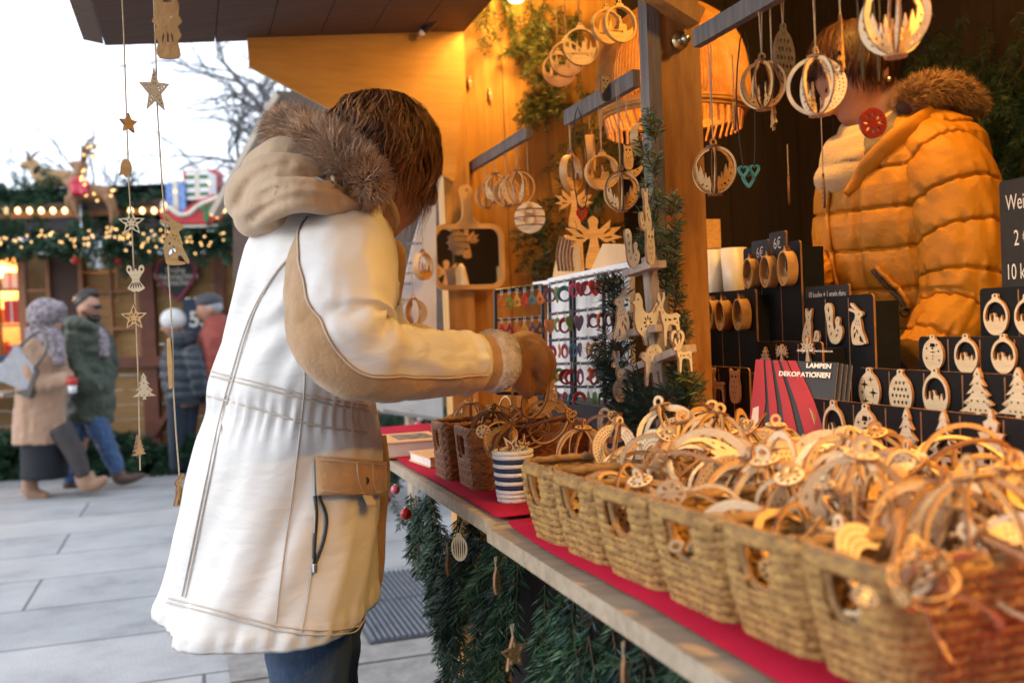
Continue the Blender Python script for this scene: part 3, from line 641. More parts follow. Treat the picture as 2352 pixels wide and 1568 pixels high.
def ball(label, mtx, R, style, group, name='slotted_ball'):
    key = (round(R, 4), style)
    if key in BALLS: return dup(BALLS[key], mtx, label, group)
    r = thing(name, label, 'wooden ball', group=group, mtx=mtx)
    ks, pale = [([-1]*8, 0), ([0, -1, 0, -1, 0, -1], 0), ([1, -1, 1, -1, 1, -1], 1), ([2, -1, 2, -1, 2, -1, 2, -1], 0), ([-2, 0, -2, 2, -2, 1], 1), ([-1]*12, 2), ([1, -1, 1, -1, 1, -1], 2), ([0, 2, 0, 2, 0, 2], 1)][style]
    ball_parts(r, R, ks, pale); BALLS[key] = r; return r
def string(a, b, mat_='string', r=.0011, label=None, group='strings holding the ornaments'):
    pass
def cord_part(root, a, b, m='string', r=.0011, name='string'):
    g = MB(); g.tube([a, b], r, 5); return g.build(name, m, root)
def loop_part(root, top, bot, m='string', gap=.006, r=.0010):
    g = MB(); s = VV*gap*.5
    g.tube([bot, top-s, top+s, bot], r, 5); return g.build('string', m, root)
def hung_ball(x, y, rpx, v, style, top, label, group, yaw=0, tilt=0):
    c = onV(x, y, v); d = (c-CAM).dot(_fw); R = rpx*d/F
    mt = Matrix.Translation(c) @ Matrix.Rotation(yaw, 4, 'Z') @ Matrix.Rotation(tilt, 4, 'Y')
    r = ball(label, mt, R, style, group, 'hanging_ball')
    g = MB(); h = max(top-c.z-R*1.25, .02); g.tube([Vector((0, 0, R*1.25)), Vector((-.003, 0, R*1.25+h)), Vector((.003, 0, R*1.25+h)), Vector((0, 0, R*1.25))], .0011, 5)
    g.build('string', 'string', r, local=True); return r
def medallion(label, c, R, fr, scene, group, top=None, pale=0, depth=.018, cord='string', sy=1.0):
    """deep round frame with a cut-out scene and a little crown; fr(origin) gives its frame"""
    t = thing('ring_medallion', label, 'ornament', group=group, mtx=fr(c))
    face = 'ply_pale' if pale else 'ply'
    g = MB(); g.plate([ell(0, 0, R, R*sy, 32), ell(0, 0, R*.90, R*.90*sy, 32)], depth); g.build('frame', [face, 'burnt_pale' if pale else 'ply_warm'], t, local=True)
    g = MB(); a = []
    for i in range(29):
        q = PI+PI*i/28; a.append((R*.92*math.cos(q), R*.92*sy*math.sin(q)))
    prof = {0: [(.9, .0), (.7, -.05), (.62, .32), (.54, -.1), (.38, -.15), (.36, .1), (.42, .45), (.36, .38), (.30, .55), (.26, .3), (.10, .28), (.04, -.2), (-.1, -.22), (-.2, .4), (-.3, -.2), (-.5, -.1), (-.6, .5), (-.72, -.05), (-.9, .05)],
            1: [(.9, .1), (.8, -.2), (.55, -.3), (.45, .25), (.38, -.3), (.2, -.3), (.16, .1), (.08, .35), (0, .1), (-.05, -.3), (-.35, -.35), (-.45, .5), (-.58, -.25), (-.8, -.1), (-.9, .2)],
            2: [(.9, -.1), (.6, -.3), (.5, -.32), (.45, 0), (.35, .05), (.15, .05), (.1, .4), (.0, .48), (-.04, .3), (.0, .1), (-.1, -.3), (-.3, -.35), (-.5, -.3), (-.62, .35), (-.75, -.2), (-.9, .0)]}[scene % 3]
    g.plate([a+[(x*R*.93, y*R*sy) for x, y in prof], ell(-.2*R, -.55*R*sy, .09*R, .05*R, 8), ell(.25*R, -.62*R*sy, .08*R, .05*R, 8)], .003, Matrix.Translation((0, 0, -depth*.2)))
    g.plate([[(x*R*.9, -abs(y)*R*.35*sy-R*.35*sy) for x, y in prof[::-1]]+[(R*.86*math.cos(q), R*.9*sy*math.sin(q)) for q in np.linspace(PI*1.12, PI*1.88, 14)]], .003, Matrix.Translation((0, 0, depth*.25)))
    g.build('scene', [face, 'burnt'], t, local=True)
    g = MB(); g.plate([[(-R*.24, R*sy*.96), (R*.24, R*sy*.96), (R*.22, R*sy*1.10), (R*.10, R*sy*1.12), (R*.10, R*sy*1.28), (-R*.10, R*sy*1.28), (-R*.10, R*sy*1.12), (-R*.22, R*sy*1.10)], ell(0, R*sy*1.19, R*.05, R*.05, 8)], depth*.5); g.build('crown', [face, 'burnt'], t, local=True)
    if top is not None:
        g = MB(); h = top-c.z; g.tube([Vector((0, R*sy*1.25, 0)), Vector((-.003, h, 0)), Vector((.003, h, 0)), Vector((0, R*sy*1.25, 0))], .0011, 5); g.build('string', cord, t, local=True)
    return t
def flat_orn(name, label, cat, shape, mtx, h, group, th=.004, face='ply_pale', edge='burnt', flip=False, top=None, cord='string', wx=1.0):
    """flat cut-out ornament; origin of mtx is the middle of its lower edge"""
    g = MB(); g.plate(xf(SHAPES[shape] if isinstance(shape, str) else shape, h*wx, h, 0, 0, flip), th)
    if top is None:
        o = g.build(name, [face, edge], local=True); o.matrix_world = mtx; return tag(o, label, cat, group)
    t = thing(name, label, cat, group=group, mtx=mtx); g.build('figure', [face, edge], t, local=True)
    g = MB(); g.tube([Vector((0, h*.98, 0)), Vector((-.003, top, 0)), Vector((.003, top, 0)), Vector((0, h*.98, 0))], .0011, 5); g.build('string', cord, t, local=True); return t
# ---------------------------------------------------------------- ornaments hanging from the rails
z1 = R1[0].z; z2 = R2[0].z; z3 = R3[0].z
G1 = 'balls hanging from the short rail'
for i, (x, y, r, stl, lab) in enumerate([(1116, 452, 27, 3, 'smallest slotted wooden ball, farthest back on the short rail above the hand mirror'), (1138, 432, 33, 1, 'slotted ball second from the pine wall on the short rail'), (1164, 442, 33, 3, 'slotted ball in the middle of the short rail above the hand mirror'), (1190, 432, 40, 1, 'largest slotted ball of the short rail, nearest its free end')]):
    hung_ball(x, y, r, _v1+.01*(i % 2), stl, z1, lab, G1, yaw=.3*i)
c = onV(1217, 500, _v1+.03); d = (c-CAM).dot(_fw); R = 36*d/F
t = thing('snowman_ball', 'flat wooden snowman ball with hoops around it below the short rail end', 'ornament', mtx=turn(c, -8))
g = MB(); g.plate([ell(0, 0, R, R, 28)], .003); g.build('disc', ['ply_pale', 'burnt'], t, local=True)
g = MB()
for (q, rr) in ((.42, .30), (-.08, .38),): g.plate([ell(0, q*R, rr*R, rr*R*1.05, 18), ell(0, q*R, rr*R*.86, rr*R*.9, 18)], .003, Matrix.Translation((0, 0, .004)))
g.plate([[(-.2*R, .66*R), (.2*R, .66*R), (.2*R, .72*R), (.12*R, .72*R), (.12*R, .92*R), (-.12*R, .92*R), (-.12*R, .72*R), (-.2*R, .72*R)]], .003, Matrix.Translation((0, 0, .004))); g.build('snowman', ['ply_warm', 'burnt'], t, local=True)
for q in (-.5, 0, .5):
    g = MB(); rr = R*math.sqrt(1-q*q); g.plate([ell(0, 0, rr*1.05, rr*.8, 28), ell(0, 0, rr*.93, rr*.68, 28)], .003, Matrix.Translation((0, q*R, 0)) @ Matrix.Rotation(PI/2, 4, 'X')); g.build('hoop', ['ply_warm', 'burnt'], t, local=True)
g = MB(); g.tube([Vector((0, R, 0)), Vector((0, z1-c.z, 0))], .001, 5); g.build('string', 'string', t, local=True)
G2 = 'medallions hanging in the stall opening'
def med(x, y, r, v, deg, sc, top, lab, pale=0, sy=1.0, depth=.018):
    c = onV(x, y, v); d = (c-CAM).dot(_fw); return medallion(lab, c, r*d/F, lambda o: turn(o, deg), sc, G2, top, pale, depth, sy=sy)
med(1312, 397, 41, VBAR, 58, 1, z2, 'oval looking deep ring medallion, leftmost below the grey rail by the wicker lamp')
med(1356, 352, 42, VBAR+.05, 80, 0, z2, 'ring medallion hanging almost edge on behind the two on the rail')
med(1383, 396, 40, VBAR, 10, 2, z2, 'ring medallion with fir trees and a deer facing the viewer, centre of the rail')
hung_ball(1427, 440, 46, VBAR-.02, 1, z2, 'slotted ball with a deer scene hanging left of the timber post', 'balls hanging in the opening', .5)
c = onV(1440, 372, VBAR+.02); d = (c-CAM).dot(_fw)
t = thing('moon_owl_ornament', 'wooden crescent with an owl sitting on it, hanging below the wicker lamp', 'ornament', mtx=turn(c, 12)); R = 40*d/F
cres = [(R*math.cos(a), R*math.sin(a)) for a in np.linspace(PI*.95, PI*2.05, 24)]+[(R*.92*math.cos(a), .05*R+R*.55*math.sin(a)) for a in np.linspace(PI*2.02, PI*.98, 20)]
g = MB(); g.plate([cres]+[leaf(.75*R*math.cos(a), .78*R*math.sin(a), .12*R, .035*R, a) for a in np.linspace(PI*1.2, PI*1.8, 6)], .004); g.build('crescent', ['ply', 'burnt'], t, local=True)
g = MB(); g.plate(xf(SHAPES['owl'], R*1.2, R*1.5, .05*R, -.45*R), .004, Matrix.Translation((0, 0, .004))); g.build('owl', ['ply', 'burnt'], t, local=True)
g = MB(); g.tube([Vector((.05*R, R, 0)), Vector((.05*R, z2-c.z, 0))], .001, 5); g.build('string', 'string', t, local=True)
med(1476, 320, 38, VBAR+.02, 50, 1, z2, 'small ring medallion half hidden behind the timber post, below the wicker lamp')
o_ = onV(1342, 484, VBAR-.02)
def pendant(name, label, shape, p, h, m, top, deg, cord, wx=1.0):
    t = thing(name, label, 'pendant', mtx=turn(p, deg)); g = MB(); g.plate(xf(shape, h*wx, h), .004); g.build('figure', m, t, local=True)
    g = MB(); a = Vector((0, h*.95, 0)); tp = Vector((0, top-p.z, 0))
    g.tube([a, a+Vector((-.010, h*.8, 0)), tp*.6+Vector((-.017, 0, 0)), tp, tp*.6+Vector((.015, 0, 0)), a+Vector((.012, h*.8, 0)), a], .0014, 5, 3); g.build('cord', cord, t, local=True); return t
M['red_lacquer'] = mat('red_lacquer', (.62, .02, .015), None, .3, 20); M['teal_lacquer'] = mat('teal_lacquer', (.05, .30, .36), None, .35, 20); M['dark_red'] = mat('dark_red_lacquer', (.14, .008, .007), None, .3, 20)
d = (o_-CAM).dot(_fw)
pendant('heart_pendant', 'small open red heart pendant on a black cord in front of the angels', [HEART, inset_poly(HEART, .6)], onV(1337, 508, VBAR-.02), 28*d/F, ['red_lacquer', 'red_lacquer'], z2, 5, 'cord_black')
# high cluster of flat medallions on long strings
zt = 2.28
rb = W(uvz(onV(1300, 120, .62))[0], .62, zt)
g = MB(); g.bar(rb-UU*.35, rb+UU*.25, .03, .04); tag(g.build('ceiling_batten', 'darkwood'), 'dark batten under the stall roof holding the high medallions', 'batten')
for i, (x, y, r, deg, sc, lab) in enumerate([(1283, 162, 39, 12, 1, 'pale medallion, lowest of the overlapping trio near the fir branches'), (1302, 136, 41, 12, 2, 'pale medallion in the middle of the overlapping trio near the fir branches'), (1334, 108, 43, 12, 0, 'pale medallion with a deer forest, highest of the overlapping trio'), (1394, 62, 40, 25, 1, 'dark looking medallion high up, left one of the overlapping pair'), (1424, 56, 42, 25, 2, 'dark looking medallion high up, right one of the overlapping pair beside the post')]):
    c = onV(x, y, .62-.012*i); d = (c-CAM).dot(_fw); medallion(lab, c, r*d/F, lambda o, q=deg: turn(o, q), sc, G2, zt, 1 if i < 3 else 0, .012)
o = flat_orn('tag_ornament', 'small grey owl shaped tag clipped on the rail left of the post', 'ornament', 'owl', turn(onV(1391, 232, VBAR-.02), 35), .055, None, face='grey_wood')
# balls hanging on the right of the post
GR = 'balls hanging right of the post'
hung_ball(1640, 392, 56, VBAR+.02, 1, z3, 'slotted ball with a stable scene, lowest of those hanging right of the post', GR, .4)
hung_ball(1752, 196, 56, VBAR, 3, z3, 'slotted ball with a fir scene hanging in front of the wicker lamp edge', GR, .2)
hung_ball(1876, 198, 68, VBAR-.04, 4, z3, 'large slotted ball hiding the face of the seller', GR, .8)
hung_ball(2054, 44, 86, VBAR-.06, 7, z3+.05, 'biggest slotted ball, cut off by the upper edge above the seller', GR, .3)
def hang_flat(x, y, h, v, shape, lab, deg, top, face='ply', flip=False, wx=1.0, name='flat_ornament'):
    p = onV(x, y, v); d = (p-CAM).dot(_fw); return flat_orn(name, lab, 'ornament', shape, turn(p, deg), h*d/F, None, face=face, top=top-p.z, wx=wx, flip=flip)
hang_flat(1803, 192, 138, VBAR+.03, 'arches', 'grey filigree oval ornament between the two slotted balls on the right rail', 30, z3, 'grey_wood', wx=.8)
hang_flat(1934, 166, 132, VBAR-.03, 'tree_swirl', 'narrow jagged fir tree ornament hanging before the hair of the seller', 65, z3, 'ply_warm')
p = onV(1720, 432, VBAR+.05); d = (p-CAM).dot(_fw)
t = pendant('heart_pendant', 'cluster of three open teal hearts on a thin cord right of the timber post', [HEART, inset_poly(HEART, .6)], p, 34*d/F, ['teal_lacquer', 'teal_lacquer'], z3, 12, 'cord_black')
for k, (dx, dy) in enumerate(((.010, .018), (-.012, .016))):
    g = MB(); s = 28*d/F; g.plate(xf([HEART, inset_poly(HEART, .6)], s, s, dx, dy), .004, Matrix.Translation((0, 0, .003*(k+1)))); g.build('heart', 'teal_lacquer', t, local=True)
p = onV(2006, 318, VBAR-.01); d = (p-CAM).dot(_fw); R = 35*d/F
t = pendant('round_pendant', 'dark red round filigree pendant in front of the scarf of the seller', [ell(0, R, R, R, 24)]+[leaf(R*.55*math.cos(a), R+R*.55*math.sin(a), R*.25, R*.1, a) for a in [i*PI/4 for i in range(8)]], p, 1.0, ['dark_red', 'dark_red'], z3, 14, 'cord_black')
hang_flat(1813, 470, 70, .95, 'arches', 'wooden oval ornament turned edge on before the dark branches', 75, 1.62, 'ply_warm')
hang_flat(1893, 478, 80, .72, 'arches', 'wooden oval ornament turned edge on beside the jacket zip', 78, 1.62, 'ply_warm')
hang_flat(1778, 300, 100, VBAR+.02, 'tree', 'thin fir ornament hanging edge on beside the wicker lamp', 84, z3, 'ply_warm')
hang_flat(1688, 300, 74, VBAR+.12, 'arches', 'dim wooden drop ornament hanging below the wicker lamp', 84, z3, 'ply_warm')
# ---------------------------------------------------------------- wicker lamp behind the post
wc = P(1543, 170, 2.62); sc = 2.62/F
t = thing('wicker_lamp', 'large bell shaped wicker pendant lamp glowing behind the timber post', 'lamp', wc)
prof = [(-160, 40), (-140, 85), (-105, 128), (-55, 158), (0, 170), (50, 174), (84, 168), (98, 160)]
M['wicker'] = mat('wicker_cane', (.62, .30, .065), (.42, .17, .03), .55, 30, .1)
g = MB(); n = 140
for i in range(n):
    a = 2*PI*i/n; g.tube([wc+Vector((math.cos(a)*r*sc, math.sin(a)*r*sc, -y*sc)) for y, r in prof], .0038, 4, 3)
g.build('canes', 'wicker', t)
for y, r in ((-158, 44), (84, 170), (90, 168), (98, 162), (-100, 131)):
    g = MB(); pts = [wc+Vector((math.cos(a)*r*sc, math.sin(a)*r*sc, -y*sc)) for a in np.linspace(0, 2*PI, 49)]; g.tube(pts, .006 if y > 0 else .004, 6, cap=False); g.build('hoop', 'wicker', t)
g = MB()
for i in range(46):
    a = 2*PI*i/46; g.tube([wc+Vector((math.cos(a)*158*sc, math.sin(a)*158*sc, -96*sc)), wc+Vector((math.cos(a+.05)*150*sc, math.sin(a+.05)*150*sc, -136*sc))], .0035, 4)
g.build('fringe', 'wicker', t)
g = MB(); g.ball(wc-ZZ*.01, .045, 12); g.build('bulb', emit('lamp_bulb', (1, .55, .16), 9), t, True)
g = MB(); g.tube([wc+ZZ*160*sc, Vector((wc.x, wc.y, ZR+.002))], .004, 6); g.build('cable', 'cord_black', t)
l = bpy.data.lights.new('bulb_light', 'POINT'); l.energy = 3.2*LW; l.color = (1, .52, .12); l.shadow_soft_size = .05; lo = bpy.data.objects.new('bulb_light', l); COL.objects.link(lo); lo.parent = t
# ---------------------------------------------------------------- hand mirror on the corner post
mo = onU(1076, 590, UW-.075); d = (mo-CAM).dot(_fw); s = d/F
t = thing('hand_mirror', 'wooden framed hand mirror hanging by its handle on the pine wall', 'mirror', mtx=FACE_U(mo))
def rrect(w, h, r, n=6):
    o = []
    for cx, cy, a0 in ((w-r, h-r, 0), (-w+r, h-r, PI/2), (-w+r, -h+r, PI), (w-r, -h+r, 1.5*PI)):
        o += [(cx+r*math.cos(a0+PI/2*i/n), cy+r*math.sin(a0+PI/2*i/n)) for i in range(n+1)]
    return o
fo = rrect(86*s, 75*s, 30*s, 8)
hd = sm([(-26*s, 72*s), (-12*s, 90*s), (-11*s, 128*s), (-16*s, 150*s), (-10*s, 162*s), (0, 165*s), (10*s, 162*s), (14*s, 150*s), (12*s, 128*s), (14*s, 90*s), (30*s, 72*s)], 4)
M['mirror_wood'] = mat('varnished_beech', (.72, .44, .17), (.60, .34, .11), .35, 12, .05)
g = MB(); g.plate([fo, rrect(75*s, 64*s, 22*s, 8)], .016); o = g.build('frame', ['mirror_wood', 'mirror_wood'], t, local=True)
g = MB(); g.plate([hd, ell(0, 152*s, 4*s, 4*s, 8)], .013); g.build('handle', ['mirror_wood', 'mirror_wood'], t, local=True)
m_, t_, b_ = nt('mirror_glass'); b_.inputs['Metallic'].default_value = 1; b_.inputs['Roughness'].default_value = .03; b_.inputs['Base Color'].default_value = (.85, .85, .85, 1)
g = MB(); g.plate([rrect(77*s, 66*s, 23*s, 8)], .004, Matrix.Translation((0, 0, -.002))); g.build('glass', [m_, 'black'], t, local=True)
# ---------------------------------------------------------------- white blue price banner by the end wall
bn = [onU(x, y, UW-.10) for x, y in ((1001, 405), (1003, 775), (908, 775), (925, 660), (948, 560), (966, 500), (985, 420))]
m_, t_, b_ = nt('banner_print'); b_.inputs['Roughness'].default_value = .5
tc = N(t_, 'ShaderNodeTexCoord'); sp = N(t_, 'ShaderNodeSeparateXYZ'); t_.links.new(tc.outputs['Object'], sp.inputs[0])
zs = onU(960, 588, UW-.10).z; zb = onU(980, 540, UW-.10).z
r_ = ramp(t_, [(.0, (.72, .80, .92)), (.42, (.74, .82, .93)), (.50, (.20, .34, .62)), (1, (.10, .20, .46))]); mr = N(t_, 'ShaderNodeMapRange'); mr.inputs['From Min'].default_value = zs-.12; mr.inputs['From Max'].default_value = zs+.12
t_.links.new(sp.outputs['Z'], mr.inputs['Value']); t_.links.new(mr.outputs[0], r_.inputs['Fac']); t_.links.new(r_.outputs[0], b_.inputs['Base Color'])
t = thing('price_banner', 'tall white and blue printed banner standing behind the customer beside the pine wall', 'banner', bn[2])
g = MB(); n_ = len(bn); g.add(bn+[p+UU*.006 for p in bn], [tuple(range(n_-1, -1, -1)), tuple(range(n_, 2*n_))]+[(i, (i+1) % n_, n_+(i+1) % n_, n_+i) for i in range(n_)]); g.build('sheet', m_, t)
M['ink_blue'] = mat('blue_ink', (.22, .34, .58), None, .6, 20)
for k, (x, y, w) in enumerate(((943, 605, 36), (940, 628, 40), (936, 652, 26), (930, 690, 34), (950, 560, 30))):
    g = MB(); p = onU(x, y, UW-.1035); x0 = -w/2
    while x0 < w/2:      # a line of small unreadable pen strokes
        l_ = rnd.uniform(3, 7); g.add([p+VV*(x0*d/F)+ZZ*(.004*rnd.uniform(.5, 1.6)), p+VV*(x0*d/F)-ZZ*.004, p+VV*((x0+l_)*d/F)-ZZ*.002*rnd.random(), p+VV*((x0+l_)*d/F)+ZZ*.004*rnd.uniform(.4, 1.8)], [(0, 1, 2, 3)]); x0 += l_+2.2
    g.build('handwriting', 'ink_blue', t)
c = onU(972, 612, UW-.16); medallion('ring medallion hanging in front of the white banner left of the mirror', c, 30*s, lambda o: turn(o, 62), 1, None, c.z+.11, 0, .02)
c = onU(950, 718, UW-.16); R = 31*s
r = ball('small airy slotted ball hanging low in front of the white banner', Matrix.Translation(c), R, 6, None, 'hanging_ball'); cord_part(r, c+ZZ*R*1.25, c+ZZ*.12)
# ---------------------------------------------------------------- fir hangings on the walls
def boughs_px(spec, plane, length, mats, name, label, cat='fir branches', nl=.022, side=9, kw=dict()):
    stems = []
    for (x, y, dx, dy, L) in spec:
        p = plane(x, y); q = plane(x+dx, y+dy); dd = (q-p).normalized()
        stems += fir_stems(p, dd-UU*.25, L, side, .5, .35)
    o = fir_obj(name, stems, mats, None, nl, .0026, .0035, **kw); return tag(o, label, cat)
pl = lambda x, y: onU(x, y, UW-.04)
sp_ = [(1240, 60, -10, 60, .22), (1330, 120, -50, 50, .28), (1290, 180, -60, 40, .24), (1330, 240, -60, 10, .25), (1330, 300, -40, 70, .25), (1270, 240, -60, 40, .18), (1420, 200, -60, 60, .3), (1440, 260, -40, 70, .3), (1300, 200, -70, 10, .24), (1230, 90, -40, 20, .16), (1260, 120, -50, 30, .18), (1120, 0, -10, 60, .2), (1150, -20, 20, 70, .22), (1210, -10, 10, 70, .24), (1250, -10, -20, 70, .24), (1290, 10, -20, 80, .24), (1330, 20, -20, 70, .24)]
boughs_px(sp_, pl, .25, ['fir_warm', 'twig', 'fir'], 'fir_branches', 'yellow green fir branches fixed high on the pine wall behind the medallions')
sp_ = [(1300, 440, -60, 60, .28), (1390, 480, -60, 90, .34), (1300, 500, -70, 70, .26), (1400, 420, -70, 80, .3), (1270, 560, -60, 60, .18), (1440, 500, -60, 80, .3), (1410, 560, -90, 30, .3), (1240, 470, -10, 60, .14), (1320, 590, -80, 40, .2)]
boughs_px(sp_, pl, .25, ['fir', 'twig', 'fir_warm'], 'fir_branches', 'darker fir branches low on the pine wall behind the angel ornaments')
def inner(x, y): return onV(x, y, VB-.25)
sp_ = [(rnd.uniform(1640, 1900), rnd.uniform(280, 640), rnd.uniform(-60, 60), 80, .5) for _ in range(26)]
boughs_px(sp_, inner, .5, ['fir', 'twig'], 'fir_branches', 'dark fir branches covering the inner wall behind the hanging balls', nl=.03, side=8)
sp_ = [(rnd.uniform(2080, 2400), rnd.uniform(-20, 260), rnd.uniform(-70, 70), 90, .6) for _ in range(22)]
boughs_px(sp_, inner, .6, ['fir', 'twig'], 'fir_branches', 'dark fir branches above and behind the fur collar of the seller', nl=.03, side=8)
# ---------------------------------------------------------------- woven baskets
M['seagrass'] = mat('seagrass', (.50, .295, .085), (.19, .085, .024), .75, 55, .35, 260, stretch=(1, 1, 2.2))
M['seagrass_b'] = mat('seagrass_rim', (.34, .20, .075), (.17, .085, .03), .75, 60, .3, 200)
M['palm_brown'] = mat('brown_palm_leaf', (.36, .145, .04), (.18, .062, .017), .6, 60, .3, 220, stretch=(1, 1, 2))
def basket(label, u0, u1, v0, v1, h, group, style=0, z=None, skew=0.0):
    z = CZ+.006 if z is None else z; t = thing('basket', label, 'basket', W((u0+u1)/2, (v0+v1)/2, z), group)
    wu, wv = (u1-u0)/2, (v1-v0)/2; n = 260 if style == 0 else 220; rows = 11 if style == 0 else 14; m = rows*6
    r = .022; per = []
    for k in range(n):     # rounded rectangle, parameter by arc length
        L = 2*(2*wu+2*wv); s = (k/n)*L; a = 2*wu; b = 2*wv
        if s < a: p = (-wu+s, -wv)
        elif s < a+b: p = (wu, -wv+s-a)
        elif s < 2*a+b: p = (wu-(s-a-b), wv)
        else: p = (-wu, wv-(s-2*a-b))
        x, y = p; cx = max(min(x, wu-r), -wu+r); cy = max(min(y, wv-r), -wv+r); d = math.hypot(x-cx, y-cy)
        if d > r: x = cx+(x-cx)*r/d; y = cy+(y-cy)*r/d
        per.append((x, y, s))
    sd = rnd.random()*10; g = MB(); vs = []; fs = []
    nrm = []
    for k in range(n):
        a = per[k-1]; b = per[(k+1) % n]; d = Vector((b[1]-a[1], -(b[0]-a[0]))); nrm.append(d.normalized())
    for j in range(m+1):
        q = j/m; zz = q*h; tp = (.90+.10*q+.012*math.sin(q*PI)) if style == 0 else (.92+.08*q)
        for k in range(n):
            x, y, s = per[k]; row = q*rows; rf = row-math.floor(row); ri = math.floor(row)
            if style == 0:
                ph = s/.0115+abs(rf-.5)*1.1+ri*.37+.5*noise.noise(Vector((s*14, ri, sd))); dd = (.0012+.0020*(.5+.5*math.sin(2*PI*ph)))*math.sin(PI*rf)**.7+.0022*noise.noise(Vector((s*22, zz*22, sd)))+.0012*noise.noise(Vector((s*160, zz*160, sd)))
            else:
                ph = s/.016+(rf if ri % 2 else -rf); dd = .0022*abs(math.sin(PI*ph))+.0007*math.sin(PI*rf)
            wob = .004*q*noise.noise(Vector((s*6, 2.0, sd)))
            X = x*tp+nrm[k][0]*(dd+wob); Y = y*tp+nrm[k][1]*(dd+wob)
            vs.append(W((u0+u1)/2+X, (v0+v1)/2+Y+skew*X, z+zz+.0025*q*noise.noise(Vector((s*9, 5, sd)))))
    hw = min(wu*.42, .032); za, zb = .50, .90
    for j in range(m):
        q = (j+.5)/m
        for k in range(n):
            x, y, s = per[k]; kk = (k+1) % n
            w_ = hw*(1 if q > za+.1 else .75)
            if za < q < zb and abs(x) < w_ and abs(y) > wv*.9: continue
            fs.append((j*n+k, j*n+kk, (j+1)*n+kk, (j+1)*n+k))
    vs.append(W((u0+u1)/2, (v0+v1)/2, z+.001)); c_ = len(vs)-1
    for k in range(n): fs.append((c_, (k+1) % n, k))
    g.add(vs, fs); nm = ['seagrass', 'palm_brown'][style]; o = g.build('wall', nm, t, True)
    md = o.modifiers.new('th', 'SOLIDIFY'); md.thickness = .005; md.offset = 1 if False else -1
    g = MB(); pts = [vs[m*n+k]+ZZ*.002 for k in range(0, n, 2)]; pts.append(pts[0]); g.tube(pts, [.0052+.0011*math.sin(i*1.9) for i in range(len(pts))], 7, cap=False); g.build('rim', 'seagrass_b' if style == 0 else 'palm_brown', t, True)
    for sgn in (-1, 1):    # bound edge of each handle hole
        y = sgn*wv; q = lambda x, zf: W((u0+u1)/2+x*(.90+.1*zf), (v0+v1)/2+y*(.90+.10*zf)+sgn*.001+skew*x, z+zf*h)
        g = MB(); g.tube([q(-hw, .88), q(-hw, .66), q(-hw*.75, .54), q(0, .49), q(hw*.75, .54), q(hw, .66), q(hw, .88)], .0042, 6, 3); g.build('handle_edge', 'seagrass_b' if style == 0 else 'palm_brown', t, True)
    return t
BU = [-.118, -.222, -.342, -.470, -.596, -.712, -.822]
words = ['farthest pale seagrass basket of wooden balls, touching the striped pot', 'second pale seagrass basket from the striped pot, a handle hole showing a ball', 'third pale seagrass basket from the striped pot', 'fourth seagrass basket from the striped pot with a pale ring in its handle hole', 'fifth seagrass basket from the striped pot, next to the largest near one', 'nearest seagrass basket, its broad woven side turned to the viewer']
BK = []
for i in range(6):
    v0 = .010+.07*(-BU[i]-.118); basket(words[i], BU[i+1]+.002, BU[i]-.002, v0, v0+.37, .100, 'seagrass baskets in a row', 0, skew=-.07); BK.append((BU[i+1], BU[i], v0, v0+.37))
basket('brown woven palm leaf basket under the gloved hand, beside the striped pot', .265, .385, .045, .27, .104, 'brown palm leaf baskets', 1)
basket('brown woven palm leaf basket farthest along the counter, beside the books', .40, .51, .03, .25, .104, 'brown palm leaf baskets', 1)
# ---------------------------------------------------------------- heap of wooden balls
def rot_rand(c): return Matrix.Translation(c) @ Matrix.Rotation(rnd.uniform(0, 6.28), 4, 'Z') @ Matrix.Rotation(rnd.choice([rnd.uniform(.1, .7), rnd.uniform(1.0, 1.6)]), 4, 'X') @ Matrix.Rotation(rnd.uniform(0, 6.28), 4, 'Z')
ords = ['first', 'second', 'third', 'fourth', 'fifth', 'sixth']
stn = ['open ribbed ball', 'ball with a deer hill', 'pale pierced ball', 'ball with fir panels', 'pale broad ribbed ball', 'dark many ribbed ball', 'dark pierced ball', 'solid looking scene ball']
GH = 'wooden balls heaped in the seagrass baskets'
cnt = {}
for i, (ua, ub, va, vb) in enumerate(BK):
    uc = (ua+ub)/2; k = 0
    for j, v in enumerate((.055, .13, .20, .27, .34)):
        for q in range(2 if j == 0 else 3):
            sty = rnd.choice([0, 1, 2, 3, 4, 7, 2, 3, 7, 1]); R = rnd.choice([.042, .046, .050, .054])
            if i == 0 and j < 2: R = .036
            u = uc+((-.030, .030) if j == 0 else (-.040, .040, .0))[q]+rnd.uniform(-.014, .014)
            zc = (.004 if q == 2 else 0)+CZ+.080+(.018*min(j, 3)/3 if j < 3 else .004)+rnd.uniform(-.006, .034)*(1 if q else .6)
            if j == 0: zc = CZ+.062+rnd.uniform(0, .022)
            row = ['front rim', 'second row', 'middle', 'fourth row', 'back'][j]+(', near side', ', far side', ', on top')[q]
            key = (i, row, sty); cnt[key] = cnt.get(key, 0)+1
            ball(f'{stn[sty]}, {row} of the {ords[i]} basket from the pot', rot_rand(W(u, va+v, zc)), R, sty, GH)
